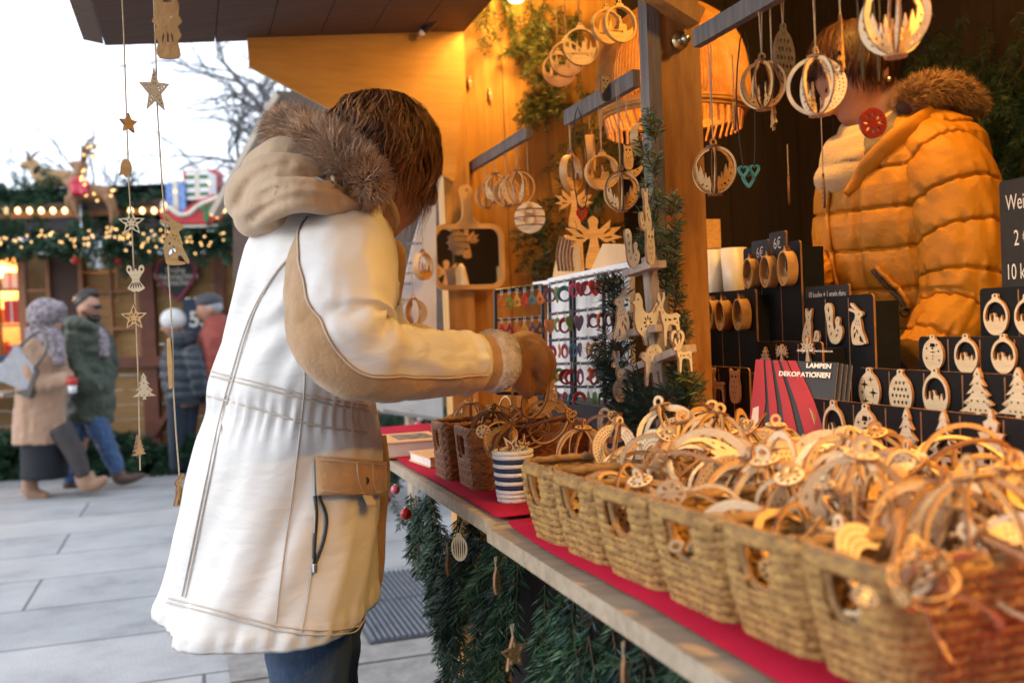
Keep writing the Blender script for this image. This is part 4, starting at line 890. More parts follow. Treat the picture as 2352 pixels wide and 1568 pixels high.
# balls that show clearly on top of the heap
for (x, y, r, v, sty, tx, tz, lab) in [(1338, 1045, 66, .16, 3, .15, .4, 'upright fir panel ball standing tall over the first seagrass basket'), (1395, 985, 52, .26, 4, .9, .3, 'pale ball lying with its star disc up behind the first seagrass basket'), (1560, 1010, 58, .33, 2, 1.1, 1.6, 'pierced golden ball on the back of the heap near the timber post'), (1690, 1010, 58, .34, 7, .9, .5, 'broad scene ball on the back of the heap left of the brochure'), (1790, 1075, 90, .22, 7, 1.45, .2, 'big scene ball lying on its side in the middle of the heap'), (1950, 1080, 70, .30, 1, .5, .9, 'ball with an upright ring below the snowman ornament'), (2085, 1105, 76, .26, 2, 1.2, 2.2, 'pierced ball on the heap below the fir ornaments'), (2190, 1200, 105, .20, 7, 1.3, 1.1, 'large scene ball tilted on the heap at the right'), (1530, 1110, 62, .12, 5, 1.5, .4, 'many ribbed ball lying with its star disc toward the viewer, third basket'), (2330, 1130, 60, .33, 3, .4, .4, 'ball at the right border of the photo near the gift ornament'), (1650, 1120, 66, .17, 0, 1.2, 2.5, 'open ribbed ball in the middle of the heap, fourth basket'), (1960, 1190, 78, .14, 1, 1.4, 2.9, 'deer hill ball lying near the front of the fifth basket'), (2120, 1330, 80, .06, 0, 1.25, 2.1, 'open ribbed ball propped on the front rim of the nearest basket')]:
    c = onV(x, y, v); d = (c-CAM).dot(_fw)
    if c.z < CZ+.05: c.z = CZ+.05
    ball(lab, Matrix.Translation(c) @ Matrix.Rotation(tz, 4, 'Z') @ Matrix.Rotation(tx, 4, 'X') @ Matrix.Rotation(tz*2, 4, 'Z'), round(min(r*d/F, .052), 3), sty, GH)
# loose rings and star discs lying in the heap
GD = 'loose star discs and rings in the heap'
def disc(x, y, r, v, lab, shape='disc', deg=0, tilt=.3, pale=1):
    c = onV(x, y, v); d = (c-CAM).dot(_fw); R = r*d/F; g = MB(); mt = turn(c, deg) @ Matrix.Rotation(tilt, 4, 'X')
    g.plate(cap_disc(R) if shape == 'disc' else loopring(0, 0, R, R*.5, 22), .0034); o = g.build('star_disc' if shape == 'disc' else 'wooden_ring', ['ply_pale', 'burnt_pale'], local=True); o.matrix_world = mt; tag(o, lab, 'disc' if shape == 'disc' else 'ring', GD)
disc(1541, 1132, 35, .045, 'pale star disc facing the viewer at the front of the fourth basket')
disc(1650, 1045, 27, .22, 'pale star disc half turned on the heap behind the fourth basket', deg=40)
disc(2052, 1212, 46, .05, 'pale star disc nearly edge on at the front of the nearest two baskets', deg=62)
disc(1436, 1140, 30, .04, 'pale star disc edge on at the rim of the third basket', deg=70)
disc(1552, 1252, 17, .036, 'small pale ring showing in the handle hole of the fourth basket', 'ring')
disc(1932, 997, 18, .28, 'pale ring standing up below the snowman ornament', 'ring', tilt=0)
disc(2332, 1055, 22, .30, 'pale ring standing at the right border below the gift ornament', 'ring', tilt=0)
disc(1824, 1178, 18, .12, 'pale ring lying on the front of the fifth basket heap', 'ring')
disc(1624, 963, 14, .36, 'small pale ring on top of the heap beside the timber post', 'ring', tilt=0)
disc(1455, 1030, 16, .2, 'small pale ring on the heap over the second basket', 'ring')
disc(2215, 1120, 26, .24, 'tan ring lying flat in the heap below the fir ornaments', 'ring', tilt=.9)
disc(1985, 1372, 30, .03, 'pale star disc peeping over the rim of the nearest basket', deg=20, tilt=-.9)
# balls in the brown baskets, their shade put into a darker plywood colour
GB = 'brown balls in the palm leaf baskets'
for (x, y, r, v, sty, tx, tz, lab) in [(1082, 965, 46, .12, 5, .25, 0, 'brown many ribbed ball with its cap up, left in the brown baskets'), (1128, 985, 48, .10, 5, .35, .5, 'brown many ribbed ball with its cap up, right below the fleece cuff'), (1160, 960, 52, .20, 6, 1.2, .4, 'brown pierced ball lying behind the two capped balls'), (1262, 968, 58, .16, 6, 1.3, 1.0, 'brown pierced ball lying right of the gloved hand'), (1215, 985, 48, .14, 5, 1.0, 1.7, 'brown ribbed ball lying right under the gloved hand'), (1150, 1010, 44, .07, 6, .8, 2.3, 'brown pierced ball at the front rim of the near brown basket'), (1050, 985, 40, .2, 6, .8, 2.9, 'brown pierced ball deep in the far brown basket')]:
    c = onV(x, y, v); d = (c-CAM).dot(_fw); ball(lab, Matrix.Translation(c) @ Matrix.Rotation(tz, 4, 'Z') @ Matrix.Rotation(tx, 4, 'X') @ Matrix.Rotation(tz, 4, 'Z'), round(min(r*d/F, .048), 3), sty, GB)
disc(1110, 990, 17, .05, 'brown star disc leaning on the rim of the near brown basket')
# ---------------------------------------------------------------- striped pot with small stars
pc = onZ(1182, 1150, CZ+.006); d = (pc-CAM).dot(_fw); pr = 40*d/F; ph = 108*d/F
t = thing('striped_pot', 'small white and navy striped cotton rope pot holding wooden stars', 'pot', pc)
M['cotton_white'] = mat('white_cotton_rope', (.80, .78, .74), (.66, .64, .60), .9, 90, .4, 300); M['cotton_navy'] = mat('navy_cotton_rope', (.03, .045, .10), (.02, .03, .07), .9, 90, .4, 300)
for cl, rows in (('cotton_white', (0, 1, 2, 4, 6, 8, 10, 11)), ('cotton_navy', (3, 5, 7, 9))):
    g = MB()
    for i in rows:
        q = i/11; R = pr*(.86+.20*q**.7); zz = .004+q*ph
        g.tube([pc+Vector((R*math.cos(a)*(1+.012*math.sin(a*40+i)), R*math.sin(a)*(1+.012*math.sin(a*40+i)), zz)) for a in np.linspace(0, 2*PI, 97)], ph/11*.60, 6, cap=False)
    g.build('rope_stripe' if cl == 'cotton_navy' else 'rope_wall', cl, t, True)
g = MB(); g.tube([pc, pc+ZZ*.01], pr*.86, 24); g.build('bottom', 'cotton_white', t)
for i, (dx, dy, dz, s, a) in enumerate([(-.012, 0, .012, .05, 10), (.016, .01, .008, .05, 60), (.006, -.012, .004, .04, -30), (-.02, .012, 0, .045, 80)]):
    mt = turn(pc+Vector((dx, dy, ph+dz-.025)), a) @ Matrix.Rotation(.3*(i-1.5), 4, 'Z')
    flat_orn('wooden_star', ['pale wooden star sticking up tallest out of the striped pot', 'wooden star at the right side of the striped pot', 'small wooden star leaning forward over the pot rim', 'wooden star turned edge on in the striped pot'][i], 'star', [starpts(0, .5, .5, .2, 6), starpts(0, .5, .3, .12, 6)], mt, s, 'stars in the striped pot', .003)
# ---------------------------------------------------------------- books and boxed pictures at the far end
M['paper'] = mat('paper', (.80, .77, .70), (.70, .66, .6), .7, 30); M['navy'] = mat('navy_cover', (.03, .05, .10), None, .5, 20); M['print_dark'] = mat('dark_print', (.40, .28, .16), (.03, .03, .035), .6, 45); M['cream_cover'] = mat('cream_cover', (.74, .46, .22), (.66, .38, .17), .6, 10)
def book(label, u0, u1, v0, v1, z, h, cover, rot=0.0, name='book'):
    t = thing(name, label, 'book', W((u0+u1)/2, (v0+v1)/2, z)); c = W((u0+u1)/2, (v0+v1)/2, z); a1 = (UU*math.cos(rot)+VV*math.sin(rot)); a2 = (VV*math.cos(rot)-UU*math.sin(rot)); hu, hv = (u1-u0)/2, (v1-v0)/2
    g = MB(); g.box(c+ZZ*h*.5, hu-.003, hv-.003, h/2-.003, 0, (a1, a2, ZZ)); g.build('pages', 'paper', t)
    g = MB(); g.box(c+ZZ*(h-.0015), hu, hv, .0015, 0, (a1, a2, ZZ)); g.box(c+ZZ*.0015, hu, hv, .0015, 0, (a1, a2, ZZ)); g.build('cover', cover, t)
    g = MB(); g.box(c+ZZ*(h+.0006)+a1*hu*.05+a2*hv*.2, hu*.55, hv*.55, .0004, 0, (a1, a2, ZZ)); g.build('cover_print', 'print_dark', t); return t
book('cream book with a dark printed picture lying nearest on the red cloth', .60, .74, .035, .20, CZ+.006, .022, 'cream_cover', -.1)
book('navy blue book under the boxed picture, right of the cream books', .78, .90, .14, .30, CZ+.006, .028, 'navy', .05)
book('wide cream boxed picture with a dark engraving at the far counter end', .80, .99, -.02, .135, CZ+.006, .035, 'cream_cover', .0, 'boxed_picture')
# ---------------------------------------------------------------- earring racks
cr = onV(1250, 905, .40); ruL = uvz(cr)[0]; zr0 = cr.z
t = thing('earring_rack', 'small black wire rack of drop earrings standing against the pine wall', 'rack', cr)
uR = ruL+.02
def onR1(x, y): return onU(x, y, uR)
g = MB(); tl = onR1(1138, 668); tr = onR1(1246, 655); bl = onR1(1140, 902); br = onR1(1250, 905)
for a, b in ((tl, tr), (bl, br), (tl, bl), (tr, br)): g.tube([a, b], .0045, 6)
rows1 = [(672, 658), (735, 728), (795, 790), (842, 838)]
for ya, yb in rows1: g.tube([onR1(1138, ya), onR1(1247, yb)], .003, 6)
g.build('wire_frame', 'black_metal', t)
r2 = thing('earring_rack', 'large black wire rack of bright earrings before a white backing, beside the fir twigs', 'rack', onV(1380, 925, .40))
def onR2(x, y): return onV(x, y, .40+.0)
w_ = [onV(x, y, .44) for x, y in ((1258, 640), (1446, 600), (1448, 945), (1258, 915))]
g = MB(); g.add(w_+[p+VV*.012 for p in w_], [(3, 2, 1, 0), (4, 5, 6, 7)]+[(i, (i+1) % 4, 4+(i+1) % 4, 4+i) for i in range(4)]); g.build('white_backing', 'white', r2)
g = MB()
for x, ya, yb, w in ((1262, 652, 912, 4), (1310, 642, 925, 4), (1318, 640, 925, 4), (1386, 630, 930, 4), (1408, 622, 930, 5)): g.tube([onR2(x, ya), onR2(x+4, yb)], .0042, 6)
rows2 = [(652, 618), (722, 700), (782, 770), (836, 832), (888, 888)]
for ya, yb in rows2: g.tube([onR2(1262, ya), onR2(1440, yb)], .0032, 6)
g.build('wire_frame', 'black_metal', r2)
bx = thing('display_box', 'low black display box carrying the earring racks on the counter', 'box', onV(1380, 940, .40))
ub = uvz(onV(1255, 925, .40))[0]; ua = uvz(onV(1446, 935, .40))[0]
g = MB(); g.uvbox(ua, ub+.02, .385, .50, CZ+.004, onV(1380, 926, .40).z-.004); g.build('body', 'black', bx); g = MB(); g.uvbox(ua-.004, ub+.024, .381, .504, onV(1380, 926, .40).z-.004, onV(1380, 926, .40).z); g.build('lid', ['slate'], bx)
EC = {'red': (.60, .04, .03), 'orange': (.70, .20, .03), 'green': (.20, .32, .04), 'amber': (.75, .42, .08), 'blue': (.06, .22, .30), 'wine': (.28, .02, .05), 'brown': (.16, .06, .03), 'crimson': (.50, .02, .07), 'purple': (.16, .07, .14)}
for k, c in EC.items(): M['e_'+k] = mat(k+'_earring', c, tuple(x*.6 for x in c), .5, 40)
def earring(p, h, colr, shape, mtx, label, group):
    t = thing('earring', label, 'earring', group=group, mtx=mtx)
    g = MB()
    if shape == 0: L = [sm([(0, 0), (.30, .10), (.36, .38), (.16, .68), (0, 1), (-.16, .68), (-.36, .38), (-.30, .10)], 2), ell(0, .34, .14, .17, 8)]
    elif shape == 1: L = [ell(0, .5, .5, .5, 16), ell(0, .42, .30, .30, 12)]
    elif shape == 2: L = [HEART]
    else: L = [sm([(0, 0), (.45, .25), (.5, .6), (.2, 1), (-.1, .8), (.1, .5), (-.2, .2)], 2)]
    g.plate(xf(L, h, h, 0, -h*1.3), .0025); g.build('drop', ['e_'+colr, 'e_'+colr], t, local=True)
    g = MB()
    for s in (-.0022, .0022): g.tube([Vector((s, -h*.3, 0)), Vector((s, .004, .002)), Vector((s, .004, -.004))], .0008, 4)
    g.build('hook', 'steel', t, local=True); return t
c1 = ['red', 'orange', 'green', 'amber', 'crimson', 'blue', 'orange', 'wine', 'crimson', 'red', 'orange', 'amber', 'purple', 'brown', 'green', 'wine']
G_E1 = 'drop earrings on the small rack'; G_E2 = 'bright earrings on the large rack'
rn = ['top', 'second', 'third', 'bottom', 'lowest']; on6 = ['first', 'second', 'third', 'fourth', 'fifth', 'sixth', 'seventh', 'eighth', 'ninth', 'tenth', 'eleventh']
E1 = [['orange', 'green', 'amber', 'red', 'blue', 'orange'], ['crimson', 'wine', 'orange', 'amber', 'purple', 'brown'], ['orange', 'red', 'brown', 'green', 'wine', 'amber'], ['amber', 'orange', 'crimson', 'brown', 'red', 'green']]
for i, (ya, yb) in enumerate(rows1):
    for j in range(6):
        x = 1150+j*17.5; y = ya+(yb-ya)*(x-1138)/108; p = onR1(x, y)-UU*.006; d = (p-CAM).dot(_fw)
        earring(p, 30*d/F, E1[i][j], 0, FACE_U(p), f'{E1[i][j]} drop earring, {on6[j]} from the left in the {rn[i]} row of the small rack', G_E1)
for i, (ya, yb) in enumerate(rows2):
    for j in range(10):
        x = 1270+j*17+rnd.uniform(-3, 3); y = ya+(yb-ya)*(x-1262)/178; p = onR2(x, y)-VV*.007; d = (p-CAM).dot(_fw); cc = rnd.choice(list(EC)); sh = rnd.choice([1, 1, 2, 3])
        sn = {1: 'ring', 2: 'heart', 3: 'curved'}[sh]
        earring(p, rnd.uniform(30, 40)*d/F, cc, sh, turn(p, rnd.uniform(10, 75)), f'{cc} {sn} earring, {on6[j]} from the left in the {rn[i]} row of the large rack', G_E2)
# wooden angels on a pale box top above the racks
def stand(x, y, h, v, shape, lab, deg=10, face='ply', wx=1.0, flip=False, name='wooden_figure', cat='ornament', grp=None, th=.005, edge='burnt'):
    p = onV(x, y, v); d = (p-CAM).dot(_fw); return flat_orn(name, lab, cat, shape, turn(p, deg), h*d/F, grp, th, face, edge, flip, wx=wx)
stand(1320, 520, 92, .55, 'angel', 'plain wooden angel hanging behind the red heart pendant', face='ply')
stand(1366, 616, 120, .52, 'angel', 'wooden angel with filigree raised wings standing above the earring rack', face='ply', wx=1.15)
g = MB()
lb = thing('louvred_wood_piece', 'upright wooden piece with dark curved slots left of the filigree angel', 'ornament', onV(1302, 640, .50))
for k in range(5):
    x = 1284+k*8; g.tube([onV(x, 622, .50), onV(x-4, 590, .50), onV(x, 560, .50), onV(x+4, 545, .50)], .004, 6, 3)
g.build('slats', 'burnt', lb); g = MB(); q = [onV(a, b, .52) for a, b in ((1268, 640), (1335, 635), (1330, 560), (1296, 540), (1284, 560))]; g.add(q+[p+VV*.01 for p in q], [(4, 3, 2, 1, 0), (5, 6, 7, 8, 9)]+[(i, (i+1) % 5, 5+(i+1) % 5, 5+i) for i in range(5)]); g.build('board', 'ply', lb)
q = [onV(a, b, .455) for a, b in ((1356, 622), (1440, 600), (1437, 562), (1384, 560))]
g = MB(); g.add(q+[p+VV*.02 for p in q], [(3, 2, 1, 0), (4, 5, 6, 7)]+[(i, (i+1) % 4, 4+(i+1) % 4, 4+i) for i in range(4)]); tag(g.build('pale_card', 'cream_cover'), 'slanting pale wooden card behind the pink pendant above the earring rack', 'card')
# backing shelf the figures stand on
g = MB(); u0 = uvz(onV(1446, 606, .5))[0]; u1 = uvz(onV(1262, 640, .5))[0]; zt_ = onV(1300, 640, .5).z
g.uvbox(u0, u1, .452, .56, zt_-.012, zt_-.002); sh = thing('figure_shelf', 'white topped shelf behind the earring rack carrying the angels', 'shelf', W((u0+u1)/2, .5, CZ)); g.build('top', 'white', sh)
g = MB(); g.uvbox(u0+.005, u1-.005, .505, .555, CZ+.004, zt_-.012); g.build('body', 'darkwood', sh)
# ---------------------------------------------------------------- pale wooden stand with animal ornaments
VT = .345
tp = onV(1490, 590, VT); bt = onV(1533, 960, VT)
t = thing('ornament_stand', 'pale raw wood stand with three cross laths beside the timber post', 'stand', Vector((bt.x, bt.y, CZ+.006)))
bt2 = Vector((bt.x, bt.y, CZ+.006)); tp2 = Vector((tp.x+.0, tp.y, tp.z))
g = MB(); g.bar(bt2, tp2, .024, .018, VV); g.build('upright', 'pale_wood', t)
for (xa, ya, xb, yb) in ((1446, 628, 1512, 606), (1412, 772, 1524, 752), (1432, 858, 1580, 800)):
    a = onV(xa, ya, VT-.014); b = onV(xb, yb, VT-.014); g = MB(); g.bar(a, b, .012, .030, VV); g.build('cross_lath', 'pale_wood', t)
g = MB(); g.uvbox(uvz(bt)[0]-.05, uvz(bt)[0]+.05, VT-.05, VT+.05, CZ+.006, CZ+.018); g.build('foot', 'pale_wood', t)
GA = 'animal ornaments on the pale stand'
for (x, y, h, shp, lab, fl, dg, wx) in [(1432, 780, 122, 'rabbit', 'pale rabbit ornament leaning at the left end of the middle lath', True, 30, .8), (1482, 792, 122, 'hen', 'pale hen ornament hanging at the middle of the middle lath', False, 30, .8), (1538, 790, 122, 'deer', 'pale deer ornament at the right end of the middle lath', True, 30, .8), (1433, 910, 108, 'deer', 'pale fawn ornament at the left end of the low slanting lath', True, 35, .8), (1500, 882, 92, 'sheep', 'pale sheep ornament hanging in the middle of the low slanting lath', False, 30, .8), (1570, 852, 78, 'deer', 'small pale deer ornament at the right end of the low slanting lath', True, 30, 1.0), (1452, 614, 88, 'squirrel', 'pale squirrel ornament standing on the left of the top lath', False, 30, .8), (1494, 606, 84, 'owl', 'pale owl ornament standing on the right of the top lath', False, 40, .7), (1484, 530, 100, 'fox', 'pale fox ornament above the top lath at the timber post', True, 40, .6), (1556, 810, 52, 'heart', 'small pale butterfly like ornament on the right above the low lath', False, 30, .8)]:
    p = onV(x, y, VT-.034); d = (p-CAM).dot(_fw); flat_orn('animal_ornament', lab, 'ornament', shp, turn(p, dg), h*d/F, GA, .005, 'ply_daylit', 'burnt_pale', fl, wx=wx)
stand(1424, 925, 60, .33, 'snowman', 'oval snowman ornament leaning at the foot of the earring rack', 30, 'ply_pale')
# fir twigs around the stand and post
def twigs(spec, v, name, label, mats, nl=.024, thin=1.0):
    stems = []
    for (x, y, dx, dy, L) in spec:
        p = onV(x, y, v); q = onV(x+dx, y+dy, v); stems += fir_stems(p, (q-p).normalized()-VV*.12+VV*rnd.uniform(-.1, .1), L*thin, 7, .55, .12, VV)
    return tag(fir_obj(name, stems, mats, None, nl, .0026, .0036, tw=True), label, 'fir branches')
twigs([(1470, 905, -110, -90, .14), (1480, 900, -120, -20, .13), (1460, 880, -90, 60, .10), (1470, 780, -70, -70, .10), (1430, 800, -110, 10, .12), (1450, 840, -130, 20, .12), (1420, 730, -40, -90, .11), (1400, 830, -80, 60, .09), (1440, 690, -40, -60, .08), (1430, 860, -40, 60, .08)], VT+.02, 'fir_twigs', 'fir twigs reaching left from the pale stand across the earring rack', ['fir_blue', 'twig', 'fir'])
twigs([(1490, 990, -60, -90, .10), (1480, 960, -60, -30, .08), (1500, 960, 40, -60, .09), (1490, 980, -20, -110, .11), (1460, 985, -30, -40, .08)], VT-.02, 'fir_twigs', 'bluish fir tuft at the foot of the pale stand', ['fir_blue', 'twig', 'fir'], .028)
twigs([(1540, 960, 20, -90, .14), (1560, 930, 30, -60, .10), (1570, 950, 20, -60, .10), (1545, 880, 30, -60, .10), (1575, 960, -10, -70, .1)], VT+.02, 'fir_twigs', 'yellowish fir twigs at the foot of the timber post', ['fir_warm', 'twig', 'fir'])
twigs([(1505, 330, -8, -70, .09), (1508, 420, -8, -90, .12), (1512, 520, -10, -90, .13), (1520, 600, -10, -90, .12), (1530, 680, 0, -90, .12), (1535, 560, 20, -60, .08), (1540, 500, 15, -60, .07), (1545, 640, 10, -70, .10), (1550, 720, 10, -80, .11), (1545, 790, 20, -80, .11), (1500, 560, -50, 10, .07), (1495, 540, -60, 0, .06), (1560, 770, 30, -40, .07)], VT+.03, 'fir_garland', 'fir garland climbing the timber post beside the pale stand', ['fir', 'twig', 'fir_warm'], .019, .72)
# ---------------------------------------------------------------- black tiered displays with cut-out ornaments
def panel(x0, x1, y0, y1, v, zb, name, label, cat='display', slots=0, back=.05):
    """black card: top edge from (x0,y0) to (x1,y1) on plane v, down to height zb; box body behind"""
    a = onV(x0, y0, v); b = onV(x1, y1, v); ua, ub = uvz(a)[0], uvz(b)[0]; zt = (a.z+b.z)/2; t = thing(name, label, cat, W((ua+ub)/2, v, max(zb, CZ)))
    L = ua-ub; H = zt-zb; r = .006
    o = [(0, 0), (L, 0), (L, H-r), (L-r*.3, H-r*.3), (L-r, H), (r, H), (r*.3, H-r*.3), (0, H-r)]
    g = MB(); g.plate([o], .004, frame(W(ua, v, zb), -UU, ZZ)); g.build('front_card', ['black', 'burnt_pale'], t)
    g = MB(); g.uvbox(ub+.002, ua-.002, v+.003, v+back, CZ+.004 if back > .02 else zb, zt-.012 if back > .02 else zt); g.build('body', 'black', t)
    for k in range(slots-1):
        uu = ua-(k+1)*L/slots; g = MB(); g.uvbox(uu-.0008, uu+.0008, v-.0028, v-.0021, zb+.004, zt-.004); g.build('divider', 'burnt_pale', t)
    for k in range(slots):
        uu = ua-(k+1)*L/slots+.004; g = MB(); g.bar(W(uu, v-.0026, zt-H*.62 if H > .15 else zb+.03), W(uu+.016, v-.0026, (zt-H*.62 if H > .15 else zb+.03)-.022), .0016, .0012, VV); g.build('corner_slit', 'ply', t)
    return t
GC = 'cut-out ornaments on the black tiers'
def dorn(x, y, h, v, shape, lab, flip=False, wx=1.0, face='ply_pale'):
    p = onV(x, y+h/2, v-.007); d = (p-CAM).dot(_fw); return flat_orn('cutout_ornament', lab, 'ornament', shape, frame(p, -UU, ZZ), h*d/F, GC, .0045, face, 'burnt_pale', flip, wx=wx)
panel(1834, 2420, 915, 962, .50, CZ+.012, 'display_tier', 'lowest black display tier with dividers behind the heap of balls', slots=7)
for x, y, h, s, l in [(1854, 970, 108, 'hearts', 'oval heart filigree ornament, leftmost on the lowest black tier'), (1918, 974, 112, 'scene', 'oval scene ornament between the heart and the snowman on the lowest tier'), (1992, 985, 118, 'snowman', 'white oval snowman ornament on the lowest black tier'), (2086, 990, 110, 'tree', 'small plain fir with round holes on the lowest black tier'), (2172, 1008, 132, 'tree_open', 'hollow fir ornament with a candle shape on the lowest black tier'), (2281, 1008, 134, 'gift', 'fir shaped ornament with a gift window on the lowest black tier')]:
    dorn(x, y, h, .50, s, l, wx=1.15 if s in ('hearts', 'scene', 'snowman') else 1.2)
panel(1972, 2420, 842, 866, .585, CZ+.012, 'display_tier', 'second lowest black display tier behind the lowest one', slots=5)
for x, y, h, s, l in [(2000, 893, 100, 'stars', 'oval bauble with star cuts, leftmost on the second black tier'), (2072, 900, 106, 'arches', 'oval bauble with rows of arches on the second black tier'), (2152, 900, 112, 'scene', 'oval with a bow and a scene on the second black tier'), (2250, 902, 118, 'tree_swirl', 'swirling fir ornament on the second black tier'), (2343, 905, 124, 'tree_swirl', 'swirling fir cut by the right border on the second tier')]:
    dorn(x, y, h, .585, s, l, wx=1.2)
panel(2112, 2420, 770, 776, .67, CZ+.012, 'display_tier', 'third black display tier with three oval ornaments', slots=4)
for x, y, h, s, l in [(2146, 810, 84, 'snowman', 'oval with a bird over a tree, left on the third black tier'), (2222, 812, 92, 'scene', 'oval with a fox, middle of the third black tier'), (2308, 812, 92, 'scene', 'oval with a moose, right on the third black tier')]:
    dorn(x, y, h, .67, s, l, wx=1.3)
panel(2252, 2440, 655, 660, .755, CZ+.012, 'display_tier', 'highest black display tier at the right border', slots=2)
dorn(2290, 722, 96, .755, 'scene', 'oval with a leaping reindeer on the highest black tier', wx=1.25)
dorn(2362, 722, 96, .755, 'scene', 'oval cut off by the right border on the highest tier', wx=1.25)
panel(1848, 2008, 672, 688, .64, CZ+.012, 'display_tier', 'black display with fox, squirrel and rabbit before the yellow jacket', slots=3)
for x, y, h, s, l in [(1862, 752, 92, 'fox', 'pale fox ornament on the black display before the jacket'), (1918, 742, 94, 'squirrel', 'pale squirrel ornament between fox and rabbit'), (1970, 742, 98, 'rabbit', 'pale rabbit ornament right of the squirrel on the black display')]:
    dorn(x, y, h, .64, s, l, wx=1.15)
panel(1708, 1840, 548, 532+45, .66, CZ+.012, 'display_tier', 'tall black display with three ring ornaments and price cards', slots=3)
panel(1622, 1737, 672, 664, .63, CZ+.012, 'display_tier', 'black display with ring ornaments right beside the timber post', slots=3)
for x, y, r, l in [(1727, 628, 20, 'thick ring ornament, left of three on the tall black display'), (1767, 624, 21, 'thick ring ornament, middle of three on the tall black display'), (1809, 616, 23, 'thick ring ornament with a deer, right of three on the tall black display')]:
    c = onV(x, y, .645); d = (c-CAM).dot(_fw); medallion(l, c, r*d/F, lambda o: frame(o, -UU, ZZ), int(x) % 3, 'thick ring ornaments on the black displays', None, 0, .022, sy=1.75)
for x, y, r, l in [(1638, 722, 19, 'thick ring ornament partly behind the timber post'), (1663, 724, 20, 'thick ring ornament second from the timber post'), (1704, 722, 21, 'thick ring ornament at the outer end of the display beside the post')]:
    c = onV(x, y, .615); d = (c-CAM).dot(_fw); medallion(l, c, r*d/F, lambda o: frame(o, -UU, ZZ), int(x) % 3, 'thick ring ornaments on the black displays', None, 0, .022, sy=1.75)
panel(1620, 1722, 842, 842, .545, CZ+.012, 'display_tier', 'low black display with deer and owl ornaments beside the post foot', slots=3)
dorn(1651, 882, 78, .545, 'deer', 'pale deer ornament on the low display beside the post foot', True, 1.2); dorn(1690, 884, 82, .545, 'owl', 'pale owl ornament on the low display beside the post foot', wx=1.1)
panel(1738, 1890, 782, 786, .59, CZ+.012, 'display_tier', 'black display mostly hidden behind the red brochure', slots=3)
dorn(1760, 818, 44, .59, 'gift', 'ornament with letters half hidden behind the brochure, left', wx=1.6); dorn(1798, 815, 50, .59, 'angel', 'kneeling figure ornament half hidden behind the brochure'); dorn(1858, 806, 66, .59, 'angel', 'angel ornament standing above the brochure edge', wx=.8)
# price cards
def card(x0, x1, ya, yb, v, name, label, txt, hh, size, cat='price card', sx=.8, mat_='slate', dx=0):
    a = onV(x0, ya, v); b = onV(x1, yb, v); ua, ub = uvz(a)[0], uvz(b)[0]; L = ua-ub; d = (a-CAM).dot(_fw); H = hh*d/F; zt = (a.z+b.z)/2
    t = thing(name, label, cat, W((ua+ub)/2, v, zt-H)); m = frame(W((ua+ub)/2, v, zt-H/2), -UU, ZZ); r = .005
    g = MB(); g.plate([rrect(L/2, H/2, r, 3)], .004, m); g.build('board', [mat_, 'burnt_pale'], t)
    for s, fx, fy in txt:
        vs, fs = text_geo(s, size, 'CENTER' if dx == 0 else 'LEFT', sx); g = MB(); mm = m @ Matrix.Translation((fx*L/2, fy*H/2, .0025)); g.add(vs, fs, 0, mm); g.build('lettering', 'chalk', t)
    return t
card(1728, 1766, 556, 548, .668-.012, 'price_card', 'small black price card reading 6 euros, left of two', [('6€', 0, .35)], 90, .030, sx=.75)
card(1768, 1806, 536, 528, .668-.012, 'price_card', 'small black price card reading 6 euros, right of two', [('6€', 0, .45)], 100, .030, sx=.75)
card(1852, 1952, 662, 648, .655, 'offer_card', 'black card offering one free with ten bought', [('10 kaufen + 1 gratis dazu', 0, .1)], 46, .017, 'sign', sx=.62)
card(2296, 2520, 400, 395, .86, 'price_board', 'dark board with handwritten prices at the right border', [('Weihnachten', -.86, .62), ('2 €', -.70, .04), ('10 kaufen', -.90, -.50)], 280, .036, 'sign', sx=.62, dx=1)
# white cups and a wood block
def cup(x, yb, yt, r, v, lab):
    c = onV(x, yb, v); d = (c-CAM).dot(_fw); h = (yb-yt)*d/F; R = r*d/F; t = thing('white_cup', lab, 'cup', c, 'white cups beside the post'); n = 28
    g = MB(); prof = [(R*.80, 0), (R*.83, .004), (R, h), (R*.94, h), (R*.78, .006)]
    g.loft([[c+Vector((math.cos(2*PI*j/n)*q, math.sin(2*PI*j/n)*q, zz)) for j in range(n)] for q, zz in prof]); M['cream_china'] = M.get('cream_china') or mat('cream_china', (.80, .72, .58), None, .35, 10); g.build('body', 'cream_china', t, True); return c
c1_ = cup(1640, 680, 574, 26, .76, 'white cup nearest the timber post, partly hidden by it'); c2_ = cup(1688, 672, 570, 30, .78, 'white cup standing left of the tall black display')
g = MB(); g.uvbox(uvz(c2_)[0]-.06, uvz(c1_)[0]+.08, .70, .86, CZ-.3, min(c1_.z, c2_.z)-.001); tag(g.build('rear_shelf', 'darkwood'), 'dark shelf behind the black displays carrying the white cups', 'shelf')
a = onV(1632, 572, .78); d = (a-CAM).dot(_fw)
g = MB(); g.box(a+ZZ*34*d/F, .016, .02, 33*d/F, 0, (UU, VV, ZZ)); o = g.build('wooden_block', 'ply'); tag(o, 'notched wooden block standing on the cup beside the post', 'block')
